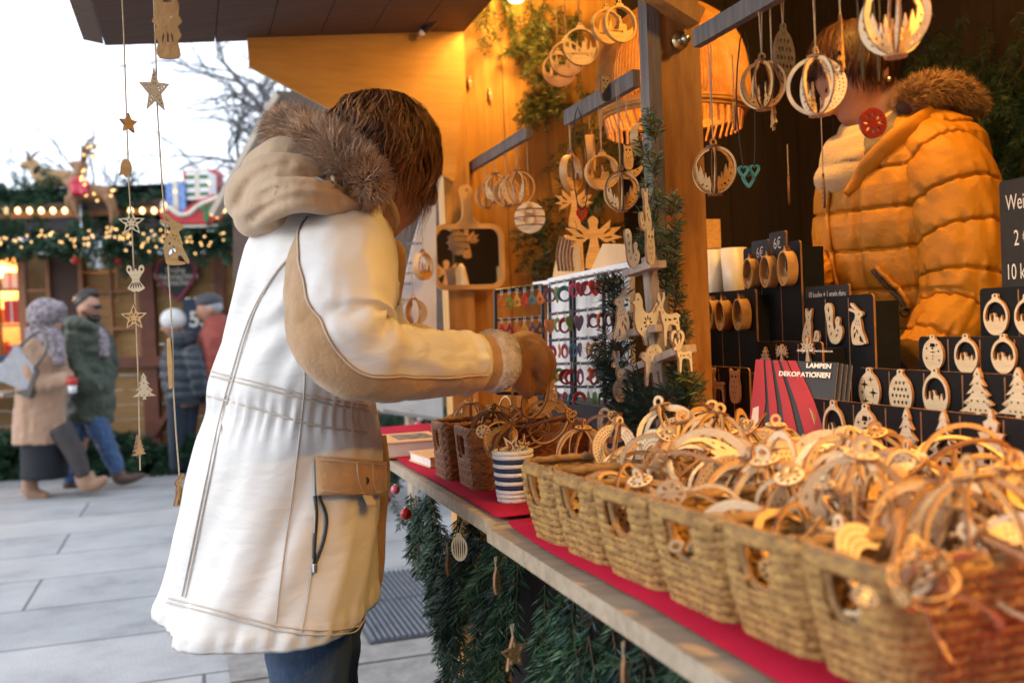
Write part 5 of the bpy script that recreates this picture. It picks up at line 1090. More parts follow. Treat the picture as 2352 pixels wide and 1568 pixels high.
# brochures
q = [P(1736, 825, 1.60), P(1925, 832, 1.53), P(1905, 1030, 1.50), P(1716, 1020, 1.57)]
x_ = (q[1]-q[0]); w_ = x_.length; y_ = (q[0]-q[3]); h_ = y_.length; n_ = x_.cross(y_).normalized(); B3 = lambda s, t_, k=0.0: q[3]*(1-s)*(1-t_)+q[2]*s*(1-t_)+q[1]*s*t_+q[0]*(1-s)*t_+n_*k
t = thing('brochure_stack', 'stack of black and red lamp brochures in a clear holder behind the heap', 'brochures', (q[2]+q[3])/2)
M['gloss_black'] = mat('glossy_black_print', (.018, .019, .023), (.012, .012, .015), .5, 8); M['gloss_red'] = mat('glossy_red_print', (.42, .012, .02), (.32, .008, .013), .55, 8); M['gloss_pale'] = mat('pale_print', (.75, .62, .50), None, .3, 8)
for k in range(4):
    off = -.0015-.005*k; dx = x_.normalized()*(.006*k); pts = [B3(0, 0, off)+dx, B3(1, 0, off)+dx, B3(1, 1, off)+dx, B3(0, 1, off)+dx]
    g = MB(); g.add(pts+[p-n_*.0018 for p in pts], [(0, 1, 2, 3), (7, 6, 5, 4)]+[(i, 4+i, 4+(i+1) % 4, (i+1) % 4) for i in range(4)], [0, 1, 1, 1, 1, 1]); g.build('brochure', ['gloss_black', 'cream_cover'], t)
def strip(pl, mt, k=.0006):
    g = MB(); L = [B3(a, b, k) for a, b in pl[0]]; R_ = [B3(a, b, k) for a, b in pl[1]]; n = len(L); g.add(L+R_, [(i, n+i, n+i+1, i+1) for i in range(n-1)]); g.build('printed_stripe', mt, t)
strip(([(0, 1), (0, .5), (0, 0)], [(.10, 1), (.18, .5), (.16, 0)]), 'gloss_red')
for a0, a1, b0, b1 in ((.12, .19, .30, .42), (.22, .28, .50, .66), (.31, .38, .76, .93), (.40, .50, 1.0, 1.0)):
    strip(([(a0, 1), (a0*.45+b0*.55, .5), (b0, 0)], [(a1, 1), (a1*.45+b1*.55, .5), (b1 if b1 <= 1 else 1, 0)]) if b0 < 1 else ([(a0, 1), (.64, .55), (.86, .12)], [(a1, 1), (.76, .55), (1, .10)]), 'gloss_red', .0008)
strip(([(.03, .42), (.02, .2), (.08, .02)], [(.10, .45), (.12, .22), (.14, .04)]), 'gloss_pale', .0012)
bm_ = frame(B3(.93, .74, .0014), x_, y_)
for s, fy, sz, bo in (('FRÄNKISCHE MANUFAKTUR', .052, .0044, 0), ('LAMPEN',   .028, .0105, .0004), ('DEKORATIONEN', .013, .0105, .0004)):
    vs, fs = text_geo(s, sz, 'RIGHT', 1.0, bo); g = MB(); g.add(vs, fs, 0, bm_ @ Matrix.Translation((0, fy, 0))); g.build('lettering', 'white', t)
g = MB(); g.add([B3(.72, .865, .0014), B3(.93, .865, .0014), B3(.93, .872, .0014), B3(.72, .872, .0014)], [(0, 1, 2, 3)]); g.build('printed_rule', 'white', t)
# ---------------------------------------------------------------- fir garland under the counter
stems = []
for z, n, L in ((.875, 46, .34), (.70, 40, .36), (.50, 36, .36), (.30, 30, .30)):
    for k in range(n):
        u = -.62+(UE+.58)*(k+NR.uniform(-.4, .4))/n; b = W(u, .10-NR.uniform(.02, .05), z+NR.uniform(-.05, .03)); dd = -ZZ*1.0-VV*NR.uniform(.15, .75)+UU*NR.uniform(-.55, .55)
        if z > .8: dd = -ZZ*.8-VV*NR.uniform(.1, .4)+UU*NR.uniform(-.6, .6)
        stems += fir_stems(b, dd, L*NR.uniform(.75, 1.1), 9, .5, .5, VV)
for k in range(16): stems += fir_stems(W(UE-.03+NR.uniform(-.03, .03), NR.uniform(.02, .25), NR.uniform(.2, .86)), -ZZ*.9+UU*NR.uniform(.1, .5)-VV*NR.uniform(.1, .5), .3, 8, .5, .4, UU)
def _keep(s):
    for q in (s[0], s[-1]):
        q = Vector(q)-CAM; z = q.dot(_fw)
        if z < .3: return True
        x, y = 1176+F*q.dot(CR)/z, 784-F*q.dot(CW)/z
        if x < np.interp(y, [1040, 1100, 1240, 1400, 1568, 1800], [840, 862, 925, 985, 1005, 1030])+NR.uniform(-12, 12): return False
    return True
stems = [s for s in stems if _keep(s)]
V, Q = needles(stems, .026, .0026, .0034, 0.1, .8, 3)
r_ = NR.random(len(stems)); per = np.repeat(r_, [max(3, int(np.linalg.norm(np.diff(s, axis=0), axis=1).sum()/.0034))*3 for s in stems])
mi = np.where(per < .55, 0, np.where(per < .82, 2, 3)); mb = stems_mb(stems); tv = np.array([tuple(v) for v in mb.v]); tf = np.array([f for f in mb.f if len(f) == 4])
M['fir_light'] = mat('fresh_fir_needles', (.040, .11, .035), (.022, .065, .022), .5, 5, island=.4)
o = np_mesh('fir_garland', np.concatenate([V, tv]), np.concatenate([Q, tf+len(V)]), ['fir', 'twig', 'fir_blue', 'fir_light'], None, np.concatenate([mi, np.ones(len(tf), int)]))
tag(o, 'dense dark green fir garland hanging under the counter board to the ground', 'garland')
# ornaments hung in the garland
c = P(1056, 1258, 1.66); t = thing('flat_ball_ornament', 'pale slatted flat ball ornament hanging in the fir below the counter joint', 'ornament', mtx=turn(c, -20)); R = 26*1.66/F
g = MB(); g.plate([ell(0, 0, R*.78, R*1.15, 24)]+[leaf(x*R*.78, 0, R*.95*math.sqrt(1-x*x), R*.055, PI/2) for x in (-.66, -.4, -.13, .13, .4, .66)], .004); g.build('disc', ['ply_pale', 'burnt_pale'], t, local=True); g = MB(); g.plate([[(-.3*R, 1.1*R), (.3*R, 1.1*R), (.2*R, 1.35*R), (-.2*R, 1.35*R)]], .004); g.build('crown', ['ply_pale', 'burnt_pale'], t, local=True); g = MB(); g.tube([Vector((0, 1.3*R, 0)), Vector((.004, 2.8*R, -.02))], .001, 4); g.build('string', 'string', t, local=True)
def gorn(x, y, h, dpt, shape, lab, deg, wx=1.0, face='ply'):
    p = P(x, y, dpt); flat_orn('fir_ornament', lab, 'ornament', shape, turn(p, deg), h*dpt/F, 'wooden ornaments hung in the counter garland', .004, face, 'burnt_pale', False, top=h*dpt/F+.015, wx=wx)
gorn(1142, 1366, 66, 1.52, 'arches', 'slim pierced wooden drop turned edge on in the garland', 60, .6)
gorn(1030, 1322, 56, 1.72, 'arches', 'slim wooden drop behind the slatted ball in the garland', 70, .5)
gorn(1181, 1542, 84, 1.34, 'star', 'wooden star with cut-outs hanging low in the garland', 48, 1.0, 'ply_warm')
gorn(1436, 1590, 86, 1.05, 'arches', 'slim striped wooden drop at the lower edge, under the counter board', 60, .5)
M['bauble'] = mat('glittering_red_bauble', (.55, .015, .012), (.4, .01, .01), .28, 60, .1, 300, coat=.3); M['bauble_pink'] = mat('pinkish_bauble', (.70, .12, .16), None, .25, 30, coat=.4)
for x, y, r, dpt, m, lab in ((932, 1180, 14, 1.98, 'bauble', 'glittering red bauble in the fir just right of the pocket flap'), (908, 1124, 11, 2.1, 'bauble_pink', 'pinkish shiny bauble in the fir below the counter edge'), (886, 1146, 11, 2.05, 'bauble', 'dark red bauble half hidden by the coat pocket')):
    c = P(x, y, dpt); t = thing('red_bauble', lab, 'bauble', c, 'baubles in the counter garland'); g = MB(); g.ball(c, r*dpt/F, 16); g.build('glass_ball', m, t, True); g = MB(); g.tube([c+ZZ*r*dpt/F*.95, c+ZZ*r*dpt/F*1.2], r*dpt/F*.22, 8); g.build('cap', 'brass', t, True)
# ---------------------------------------------------------------- the opposite stall, far across the square
DB = 9.3
def bq(x, y, d=DB): return P(x, y, d)
def bbox(g, x0, x1, y0, y1, d=DB, th=.06, mi=0):
    c = bq((x0+x1)/2, (y0+y1)/2, d); s = d/F; return g.box(c, (x1-x0)/2*s, th/2, (y1-y0)/2*s, mi)
M['ochre_panel'] = mat('ochre_wall_boards', (.36, .20, .065), (.25, .13, .04), .7, 8, .1, 30, stretch=(1, 1, 9), island=.15)
M['redbrown'] = mat('red_brown_timber', (.17, .05, .022), (.10, .03, .015), .65, 8, .1)
M['window_wood'] = mat('window_wood', (.34, .13, .04), (.22, .08, .025), .55, 8)
M['brown_dark'] = mat('dark_brown_boards', (.07, .03, .016), (.04, .018, .01), .7, 8)
wb = thing('market_hut', 'ochre boarded market hut with red brown timbers and garlanded eaves across the square', 'hut', P(200, 1078, DB))
g = MB()
y = 585
while y < 1085: bbox(g, 118, 640, y+.6, min(y+34, 1085)-.6, DB+.05, .04); y += 34
y = 850
while y < 1085: bbox(g, -500, 118, y+.6, min(y+34, 1085)-.6, DB+.05, .04); y += 34
g.build('board_wall', 'ochre_panel', wb)
for x0, x1, y0, y1 in ((330, 364, 575, 1080), (504, 524, 575, 1080), (-200, -170, 575, 1080)): g = MB(); bbox(g, x0, x1, y0, y1, DB, .1); g.build('timber_post', 'redbrown', wb)
for x0, x1, y0, y1 in ((-500, 640, 829, 853),): g = MB(); bbox(g, x0, x1, y0, y1, DB-.02, .11); g.build('timber_beam', 'redbrown', wb)
for x0, x1, x2 in ((345, 355, 440), (520, 440, 420)):
    g = MB(); a = bq(x0+10, 1000, DB-.01); b = bq(x2, 860, DB-.01); g.bar(a, b, .05, .10, Vector((0, 1, 0))); g.build('brace', 'redbrown', wb)
g = MB(); bbox(g, 118, 188, 578, 840, DB+.005, .06); g.build('dark_boards', 'brown_dark', wb)
g = MB(); s = DB/F; c = bq(50, 512, DB+.6); g.box(c, 560*s, 1.0, .045); g.build('roof', 'brown_dark', wb)
g = MB(); bbox(g, -500, 620, 488, 503, DB-.42, .05); g.build('eaves_beam', 'window_wood', wb)
g = MB(); c = bq(60, 470, DB+.7); g.add([c+Vector(v) for v in ((-2.3, -1, 0), (2.2, -1, 0), (2.2, .9, .06), (-2.3, .9, .06))], [(0, 1, 2, 3)]); g.build('roof_slope', 'brown_dark', wb)
# recessed lit rooms behind the windows
M['lit_wall'] = mat('cream_interior', (.70, .48, .24), (.55, .34, .14), .8, 6)
def room(x0, x1, y0, y1, wm):
    s = DB/F; c = bq((x0+x1)/2, (y0+y1)/2, DB+.55); g = MB(); hx, hz = (x1-x0)/2*s, (y1-y0)/2*s
    g.box(c, hx, .01, hz); g.box(c+Vector((-hx, -.26, 0)), .01, .26, hz); g.box(c+Vector((hx, -.26, 0)), .01, .26, hz); g.box(c+Vector((0, -.26, -hz)), hx, .26, .01); g.box(c+Vector((0, -.26, hz)), hx, .26, .01); g.build('interior', 'lit_wall', wb)
    l = bpy.data.lights.new('shop_light', 'POINT'); l.energy = wm; l.color = (1, .62, .28); l.shadow_soft_size = .06; lo = bpy.data.objects.new('shop_light', l); COL.objects.link(lo); lo.parent = wb; lo.location = c+Vector((0, -.24, hz-.12))-root_loc(wb)
    return c, hx, hz
c1, hx1, hz1 = room(-180, 116, 585, 828, 60); c2, hx2, hz2 = room(196, 322, 590, 828, 3)
def window(x0, x1, y0, y1, cols, rows, wd=9):
    fr = MB(); D_ = DB-.02
    bbox(fr, x0, x0+wd, y0, y1, D_, .07); bbox(fr, x1-wd, x1, y0, y1, D_, .07); bbox(fr, x0+wd, x1-wd, y0, y0+wd, D_, .07); bbox(fr, x0+wd, x1-wd, y1-wd, y1, D_, .07); f = fr.build('window', 'window_wood', wb)
    for i in range(1, cols): g = MB(); x = x0+(x1-x0)*i/cols; bbox(g, x-3, x+3, y0+wd, y1-wd, D_-.002, .05); g.build('muntin', 'window_wood', f)
    for i in range(1, rows): g = MB(); y = y0+(y1-y0)*i/rows; bbox(g, x0+wd, x1-wd, y-3, y+3, D_+.003, .05); g.build('muntin', 'window_wood', f)
    return f
window(-120, 56, 585, 832, 3, 3); window(56, 120, 585, 832, 1, 3, 8); window(186, 328, 585, 840, 2, 3, 10)
g = MB(); bbox(g, -300, 40, 905, 913, DB-.3, .5); g.build('sales_shelf', 'pale_wood', wb)
cols_ = ['red', 'amber', 'green', 'crimson', 'orange', 'white', 'blue', 'wine']
cn = {'red': 'red', 'amber': 'yellow', 'green': 'green', 'crimson': 'crimson', 'orange': 'orange', 'white': 'white', 'blue': 'blue', 'wine': 'dark red'}
for k in range(26):
    big = k < 18; c, hx, hz = (c1, hx1, hz1) if big else (c2, hx2, hz2); row = k % 3; cc = cols_[(k*5) % 8]
    p = c+Vector((-hx*.85+hx*1.7*((k//3)+.5)/6 if big else -hx*.7+hx*1.4*((k-18)//3)/2, -.30, -hz+.02+row*hz*.62)); t = thing('gift_package', f'{cn[cc]} package, number {(k//3)+1 if big else (k-18)//3+1} from the left on the {["lowest", "middle", "top"][row]} shelf, far {"bright" if big else "right"} window', 'package', p, 'packages in the far hut windows')
    h = rnd.uniform(.10, .24); w = rnd.uniform(.05, .085); m = 'white' if cc == 'white' else 'e_'+cc
    g = MB(); g.box(p+ZZ*h/2, w, .05, h/2); g.build('box', m, t); g = MB(); g.box(p+ZZ*(h/2+.001), .008, .052, h/2+.001); g.build('ribbon', 'white' if cc != 'white' else 'e_red', t)
# fir garlands with lights on the far hut
def far_garland(x0, x1, yc, hh, d, name, label, n, lights, sag=0, mats=('fir', 'twig', 'fir_blue')):
    st_ = []
    for k in range(n):
        x = x0+(x1-x0)*(k+NR.uniform(0, 1))/n; y = yc+NR.uniform(-hh, hh)+sag*math.sin(x*.045); b = bq(x, y, d+NR.uniform(-.12, .12)); st_ += fir_stems(b, Vector((NR.uniform(-1, 1), NR.uniform(-.6, .1), NR.uniform(-.5, .5))), .30, 6, .5, .3)
    return tag(fir_obj(name, st_, list(mats), None, .055, .011, .008, tw=False), label, 'garland')
M['fir_far'] = mat('far_fir_needles', (.035, .105, .048), (.016, .055, .028), .55, 5, island=.5)
far_garland(-120, 600, 462, 15, DB-.2, 'fir_garland', 'thick dark fir garland along the roof edge of the far hut', 95, 0, mats=('fir_far', 'twig', 'fir'))
far_garland(-120, 600, 548, 16, DB-.5, 'fir_garland', 'fir garland full of tiny warm lights below the eaves of the far hut', 100, 0, 5, mats=('fir_far', 'twig', 'fir'))
for k in range(7): far_garland(-150+k*110, -30+k*110, 1042, 26, DB-.35, 'conifer_hedge', f'dark green conifer cuttings at the base of the far hut, {["outermost left", "second from the left", "third from the left", "below the walking couple", "left of the white hat", "behind the white hat", "behind the beige parka"][k]}', 26, 0, mats=('fir_far', 'twig', 'fir'))
fb = emit('warm_fairy_light', (1, .56, .20), 1.4); fb2 = emit('warm_globe_light', (1, .66, .28), 1.7)
t = thing('light_chain', 'row of warm globe bulbs along the roof edge of the far hut', 'light chain', bq(200, 484, DB-.5)); nb = 0
for x in list(range(-40, 170, 27))+list(range(300, 560, 27)):
    g = MB(); p = bq(x, 484-(x-200)*.0, DB-.5); g.ball(p, .026, 8, sq=(1, 1, 1.2)); g.build('bulb', fb2, t, True)
g = MB(); g.tube([bq(-60, 479, DB-.5), bq(580, 479, DB-.5)], .006, 5); g.build('cable', 'black_metal', t)
t = thing('light_chain', 'tiny warm fairy lights tangled in the lower fir garland of the far hut', 'light chain', bq(200, 545, DB-.7))
pts = []
for k in range(98):
    x = NR.uniform(-20, 590); y = 548+10*math.sin(x*.045)+NR.normal(0, 11); pts.append((x, y)); g = MB(); g.ball(bq(x, y, DB-.78+NR.uniform(-.05, .05)), .0085, 6); g.build('bulb', fb, t, True)
pts.sort(); g = MB(); g.tube([bq(x, y, DB-.70) for x, y in pts], .003, 4); g.build('cable', 'black_metal', t)
for x, y, m, l in ((172, 598, 'bauble', 'red bauble below the garland left of the white bells'), (268, 600, 'bauble', 'red bauble below the garland right of the white bells')):
    c = bq(x, y, DB-.6); t = thing('red_bauble', l, 'bauble', c); g = MB(); g.ball(c, .035, 12); g.build('glass_ball', m, t, True); g = MB(); g.tube([c+ZZ*.033, c+ZZ*.045], .008, 6); g.build('cap', 'brass', t)
for k, (x, y) in enumerate(((213, 600), (229, 602))):
    c = bq(x, y, DB-.6); t = thing('white_bell', ['left of the pair of white bells under the far garland', 'right of the pair of white bells under the far garland'][k], 'bell', c); g = MB(); g.loft([[c+Vector((math.cos(2*PI*j/14)*r+(k-.5)*h*.3, math.sin(2*PI*j/14)*r, h)) for j in range(14)] for r, h in ((.050, -.055), (.040, -.03), (.030, .01), (.022, .035), (.006, .048))]); g.build('bell_body', 'white', t, True); g = MB(); g.ball(c-ZZ*.06, .012, 8); g.build('clapper', 'white', t, True)
# heart shaped board and the number sign
c = bq(406, 646, DB-.06); s = DB/F; t = thing('heart_sign', 'dark heart shaped board with a red rim and white script on the far hut', 'sign', mtx=turn(c-ZZ*46*s, 0))
g = MB(); g.plate(xf([HEART, inset_poly(HEART, .86)], 100*s, 98*s), .05); g.build('rim', ['e_wine', 'e_wine'], t, local=True); g = MB(); g.plate(xf([inset_poly(HEART, .88)], 100*s, 98*s), .03); g.build('board', ['slate', 'slate'], t, local=True)
for k, (tx, fy) in enumerate((('Frohe', .72), ('Weihnachten', .58), ('wünschen', .44))): vs, fs = text_geo('wwwwwwww'[:6+k] if False else tx, .085, 'CENTER', .9); g = MB(); g.add(vs, fs, 0, Matrix.Translation((0, fy*98*s, .017))); g.build('lettering', 'chalk', t, local=True)
c = bq(462, 734, DB-.06); t = thing('number_sign', 'navy blue sign reading 53 behind the man in the flat cap', 'sign', mtx=turn(c, 0)); M['navy_sign'] = mat('navy_sign', (.015, .035, .085), None, .5, 10)
g = MB(); g.plate([rrect(40*s, 46*s, .008, 3)], .02); g.build('board', ['navy_sign', 'navy_sign'], t, local=True); vs, fs = text_geo('53', .20, 'CENTER', 1.0, .006); g = MB(); g.add(vs, fs, 0, Matrix.Translation((-3*s, 0, .011))); g.build('number', 'chalk', t, local=True)
c = bq(-10, 842, DB-.12); t = thing('number_sign', 'navy sign with a pale emblem at the left border under the lit window', 'sign', mtx=turn(c, 0)); g = MB(); g.plate([rrect(40*s, 26*s, .008, 3)], .02); g.build('board', ['navy_sign', 'navy_sign'], t, local=True); g = MB(); g.plate([ell(18*s, 0, 9*s, 9*s, 16), ell(18*s, 0, 4*s, 4*s, 10)], .003, Matrix.Translation((0, 0, .012))); g.build('emblem', ['chalk', 'chalk'], t, local=True)
# reindeer figures
M['reindeer_tan'] = mat('reindeer_tan', (.42, .25, .10), (.30, .17, .07), .6, 14); M['reindeer_brown'] = mat('reindeer_brown', (.28, .14, .06), (.20, .10, .04), .6, 14); M['antler'] = mat('antler_brown', (.20, .12, .06), None, .6, 20)
def reindeer(name, label, px, d, mcol, lights=False, antl=None, hd=()):
    t = thing(name, label, 'reindeer', bq(*px['base'], d)); g = MB(); q = lambda a: [bq(x, y, d+dd) for x, y, dd in a]
    s = d/F
    for k, r in px['tubes']: g.tube(q(k), [v*s for v in r], 10, 3)
    for x, y, dd, r in px['balls']: g.ball(bq(x, y, d+dd), r*s, 12)
    body_obj('body', g, .016, mcol, t, 5)
    for k, r in antl: g = MB(); g.tube(q(k), [v*s*1.35 for v in r], 6, 3); g.build('antler', 'antler', t, True)
    return t
R1_ = reindeer('reindeer_figure', 'tan reindeer figure with a dark collar standing on the far hut roof', dict(base=(120, 445), tubes=[([(85, 412, 0), (110, 410, 0), (140, 410, 0), (163, 412, 0)], [22, 24, 21, 20]), ([(92, 405, 0), (82, 388, 0), (72, 375, 0)], [19, 15, 13]), ([(76, 374, 0), (60, 380, 0), (47, 381, 0)], [13, 10, 6]), ([(98, 420, -.06), (102, 445, -.06), (103, 475, -.06)], [11, 7, 5]), ([(96, 420, .06), (93, 445, .06), (92, 475, .06)], [11, 7, 5]), ([(158, 418, -.06), (166, 445, -.06), (163, 475, -.06)], [13, 8, 5]), ([(160, 418, .06), (172, 445, .06), (172, 475, .06)], [13, 8, 5])], balls=[(72, 376, 0, 13)]), DB-.1, 'reindeer_tan', antl=[([(66, 366, -.05), (64, 352, -.1), (57, 345, -.15)], [3, 2.5, 1]), ([(72, 364, .05), (82, 352, .1), (98, 346, .12)], [3, 2.5, 1])])
g = MB(); g.tube([bq(90+9*math.cos(a)*1.0, 395+12*math.sin(a)*.9, DB-.1+.085*math.sin(a+1.2)) for a in np.linspace(0, 2*PI, 17)], .02, 6, cap=False); g.build('collar', 'cord_black', R1_)
R2_ = reindeer('reindeer_figure', 'brown reindeer figure with fairy lights and a red bow on the far hut garland', dict(base=(210, 515), tubes=[([(162, 440, 0), (190, 442, 0), (225, 444, 0), (252, 446, 0)], [20, 22, 20, 19]), ([(166, 432, 0), (178, 405, 0), (190, 382, 0)], [20, 15, 12]), ([(190, 380, 0), (172, 378, 0), (158, 377, 0)], [12, 9, 6]), ([(166, 450, -.07), (172, 475, -.07), (180, 505, -.07)], [12, 8, 5]), ([(160, 450, .07), (158, 472, .07), (172, 492, .07)], [12, 8, 5]), ([(248, 450, -.07), (258, 480, -.07), (256, 520, -.07)], [15, 9, 5]), ([(245, 450, .07), (262, 476, .07), (268, 512, .07)], [15, 9, 5]), ([(262, 440, 0), (272, 432, 0)], [7, 3])], balls=[(190, 380, 0, 13)]), DB-.62, 'reindeer_brown', antl=[([(190, 370, -.05), (192, 345, -.1), (205, 322, -.14)], [4, 3.5, 1.5]), ([(193, 345, -.1), (222, 340, -.16)], [3, 1.2]), ([(194, 370, .05), (202, 345, .1), (230, 330, .16)], [4, 3.5, 1.5]), ([(200, 350, .1), (226, 356, .14)], [3, 1.2]), ([(191, 352, -.1), (186, 332, -.12)], [3, 1.2]), ([(205, 322, -.14), (225, 312, -.2)], [2.5, 1]), ([(212, 338, .12), (216, 318, .14)], [2.5, 1])])
for k in range(26):
    x, y = [(NR.uniform(160, 262), NR.uniform(430, 462)), (NR.uniform(178, 196), NR.uniform(385, 430)), (NR.uniform(190, 225), NR.uniform(335, 372))][k % 3]; g = MB(); g.ball(bq(x, y, DB-.62-.11), .011, 6); g.build('fairy_light', fb, R2_, True)
M['ribbon_red'] = mat('red_ribbon', (.55, .02, .05), None, .45, 10); g = MB()
for a in range(7): g.ball(bq(182+14*math.cos(a*.9), 424+11*math.sin(a*.9), DB-.62-.09), .045, 8, sq=(1.1, .6, .8))
g.tube([bq(176, 430, DB-.72), bq(170, 448, DB-.74)], [.03, .04], 6); g.tube([bq(188, 430, DB-.72), bq(196, 448, DB-.74)], [.03, .04], 6); body_obj('bow', g, .014, 'ribbon_red', R2_, 2)
g = MB(); g.tube([bq(184, 452, DB-.6), bq(190, 560, DB-.6)], .012, 6); g.build('support_rod', 'steel', R2_)
# sleigh and presents
d = DB-.6; s = d/F; M['sleigh_red'] = mat('sleigh_red', (.55, .02, .025), None, .4, 8); M['cream_trim'] = mat('cream_trim', (.72, .66, .55), None, .5, 8)
t = thing('sleigh_figure', 'red toy sleigh with cream scrolled edge and green holly on the roof garland', 'sleigh', bq(440, 515, d))
edge_px = [(378, 462), (374, 472), (380, 480), (392, 478), (400, 486), (416, 494), (436, 490), (453, 475), (470, 466), (490, 458), (505, 452)]
o_ = [(x, y) for x, y in edge_px[3:]]+[(502, 470), (498, 490), (500, 516), (410, 516), (390, 508), (382, 494)]
def pxplate(g, pts, d, th, mi=0):
    c = bq(440, 485, d); L = [[((x-440)*s, -(y-485)*s) for x, y in l] for l in pts]; return g.plate(L, th, frame(c, CR, ZZ), mi, mi)
g = MB(); pxplate(g, [sm(o_, 3)], d, .34); g.build('body', 'sleigh_red', t)
for dd in (-.175, .175): g = MB(); g.tube([bq(x, y, d+dd) for x, y in edge_px], .022, 8, 3); g.build('edge_trim', 'cream_trim', t, True)
M['holly'] = mat('holly_green', (.04, .17, .05), None, .5, 10); c = bq(474, 480, d-.185); g = MB()
for a in (0.3, 2.8, 4.7): g.plate([leaf(.055*math.cos(a), .055*math.sin(a), .07, .028, a)], .01, frame(c, CR, ZZ), 0, 0)
g.build('holly', 'holly', t)
for dd in (-.15, .15): g = MB(); g.tube([bq(372, 508, d+dd), bq(384, 518, d+dd), (bq(440, 520, d+dd)), bq(500, 518, d+dd)], .014, 6, 3); g.build('runner', 'cream_trim', t, True)
def present(lab, x0, x1, y0, y1, dd, paper, rib, stripes=False):
    c = bq((x0+x1)/2, (y0+y1)/2, d+dd); hx, hz = (x1-x0)/2*s, (y1-y0)/2*s; t = thing('gift_box', lab, 'gift', c-ZZ*hz); g = MB(); g.box(c, hx, .12, hz); g.build('box', paper, t)
    g = MB(); g.box(c, .022, .124, hz+.003); g.build('ribbon', rib, t); g = MB(); g.ball(c+ZZ*(hz+.025)-Vector((.03, 0, 0)), .03, 8, sq=(1.3, .7, .7)); g.ball(c+ZZ*(hz+.025)+Vector((.03, 0, 0)), .03, 8, sq=(1.3, .7, .7)); g.build('bow', rib, t, True)
    if stripes:
        for k in range(3): g = MB(); z = hz*(-.62+k*.6); g.box(c+ZZ*z, hx*.998, .122, hz*.13); g.build('stripe', 'holly', t)
M['gift_blue'] = mat('blue_gift_paper', (.04, .12, .42), (.25, .40, .70), .4, 26)
present('blue patterned gift box with a pale ribbon in the toy sleigh', 392, 436, 424, 492, 0, 'gift_blue', 'cream_trim'); present('green and white striped gift box on the toy sleigh', 438, 488, 398, 462, .02, 'white', 'cream_trim', True); present('red edged gift box behind the striped one on the toy sleigh', 430, 505, 394, 455, .30, 'sleigh_red', 'cream_trim')
for k, (x, y) in enumerate(((380, 470), (486, 492), (500, 498), (372, 484), (402, 440), (480, 420))): g = MB(); g.ball(bq(x, y, d-.2), .014, 6); g.build('fairy_light', fb, t, True)
# gabled hut behind the customer
t = thing('gabled_hut', 'hut with a brown gable roof and pale barge board behind the customer', 'hut', P(640, 1060, 6.2)); dh = 6.2
M['gable_brown'] = mat('gable_brown_boards', (.12, .075, .05), (.075, .045, .03), .7, 6, stretch=(1, 1, 8)); M['barge'] = mat('pale_barge_board', (.55, .46, .36), None, .6, 8)
pg_ = [P(x, y, dh) for x, y in ((640, 228), (1120, 246), (1120, 1010), (535, 1010), (535, 470))]; g = MB(); g.add(pg_+[p+Vector((0, 1.5, 0)) for p in pg_], [(4, 3, 2, 1, 0)]+[(i, (i+1) % 5, 5+(i+1) % 5, 5+i) for i in range(5)]); g.build('gable_wall', 'gable_brown', t)
g = MB(); g.bar(P(640, 222, dh-.06), P(492, 495, dh-.06), .034, .14, Vector((0, 1, 0))); g.build('barge_board', 'barge', t); g = MB(); g.bar(P(636, 236, dh-.05)+Vector((0, 0, .02)), P(910, 244, dh-.05), .10, .05, Vector((0, 1, 0))); g.build('ridge_board', 'gable_brown', t)
g = MB(); g.bar(P(700, 262, dh-.05), P(905, 262, dh-.05), .06, .10); g.build('cross_board', 'gable_brown', t)
# pale parasol cloth and another garland seen between coat and pine wall
t = thing('parasol', 'pale folded market parasol edge showing below the sleeve beside the pine wall', 'parasol', P(950, 1090, 5.2))
g = MB(); q = [P(x, y, dd) for x, y, dd in ((820, 915, 5.0), (1016, 912, 5.4), (1018, 968, 5.2), (880, 948, 4.9))]; g.add(q+[p+ZZ*.02 for p in q], [(3, 2, 1, 0), (4, 5, 6, 7)]+[(i, (i+1) % 4, 4+(i+1) % 4, 4+i) for i in range(4)]); M['parasol'] = mat('parasol_cloth', (.34, .30, .26), None, .8, 6); g.build('canopy', 'parasol', t); g = MB(); g.tube([P(940, 940, 5.1), Vector((P(940, 940, 5.1).x, P(940, 940, 5.1).y, 0))], .025, 8); g.build('pole', 'pale_wood', t)
st_ = []
for k in range(70): b = P(NR.uniform(840, 1030), NR.uniform(950, 1060), 5.6+NR.uniform(-.1, .1)); st_ += fir_stems(b, Vector((NR.uniform(-1, 1), -.4, NR.uniform(-1, .3))), .22, 6, .5, .3)
tag(fir_obj('fir_garland', st_, ['fir', 'twig', 'fir_blue'], None, .04, .006, .006, tw=False), 'dark fir garland of the neighbouring stall below the pale parasol cloth', 'garland')
for k, (x, y, m, l) in enumerate(((960, 975, 'bauble_pink', 'pink bauble in the garland below the pale parasol'), (966, 968, 'white', 'white bauble in the garland below the pale parasol'))):
    c = P(x, y+(0 if k == 0 else -12), 5.4); t = thing('bauble', l, 'bauble', c); g = MB(); g.ball(c, .024, 12); g.build('glass_ball', m, t, True); g = MB(); g.tube([c+ZZ*.022, c+ZZ*.032], .006, 6); g.build('cap', 'brass', t)
g = MB(); bbox(g, 505, 900, 560, 1075, 10.6, .2); o = g.build('rear_wall', 'brown_dark'); tag(o, 'dark hut wall far behind the customer, right of the number sign', 'wall')
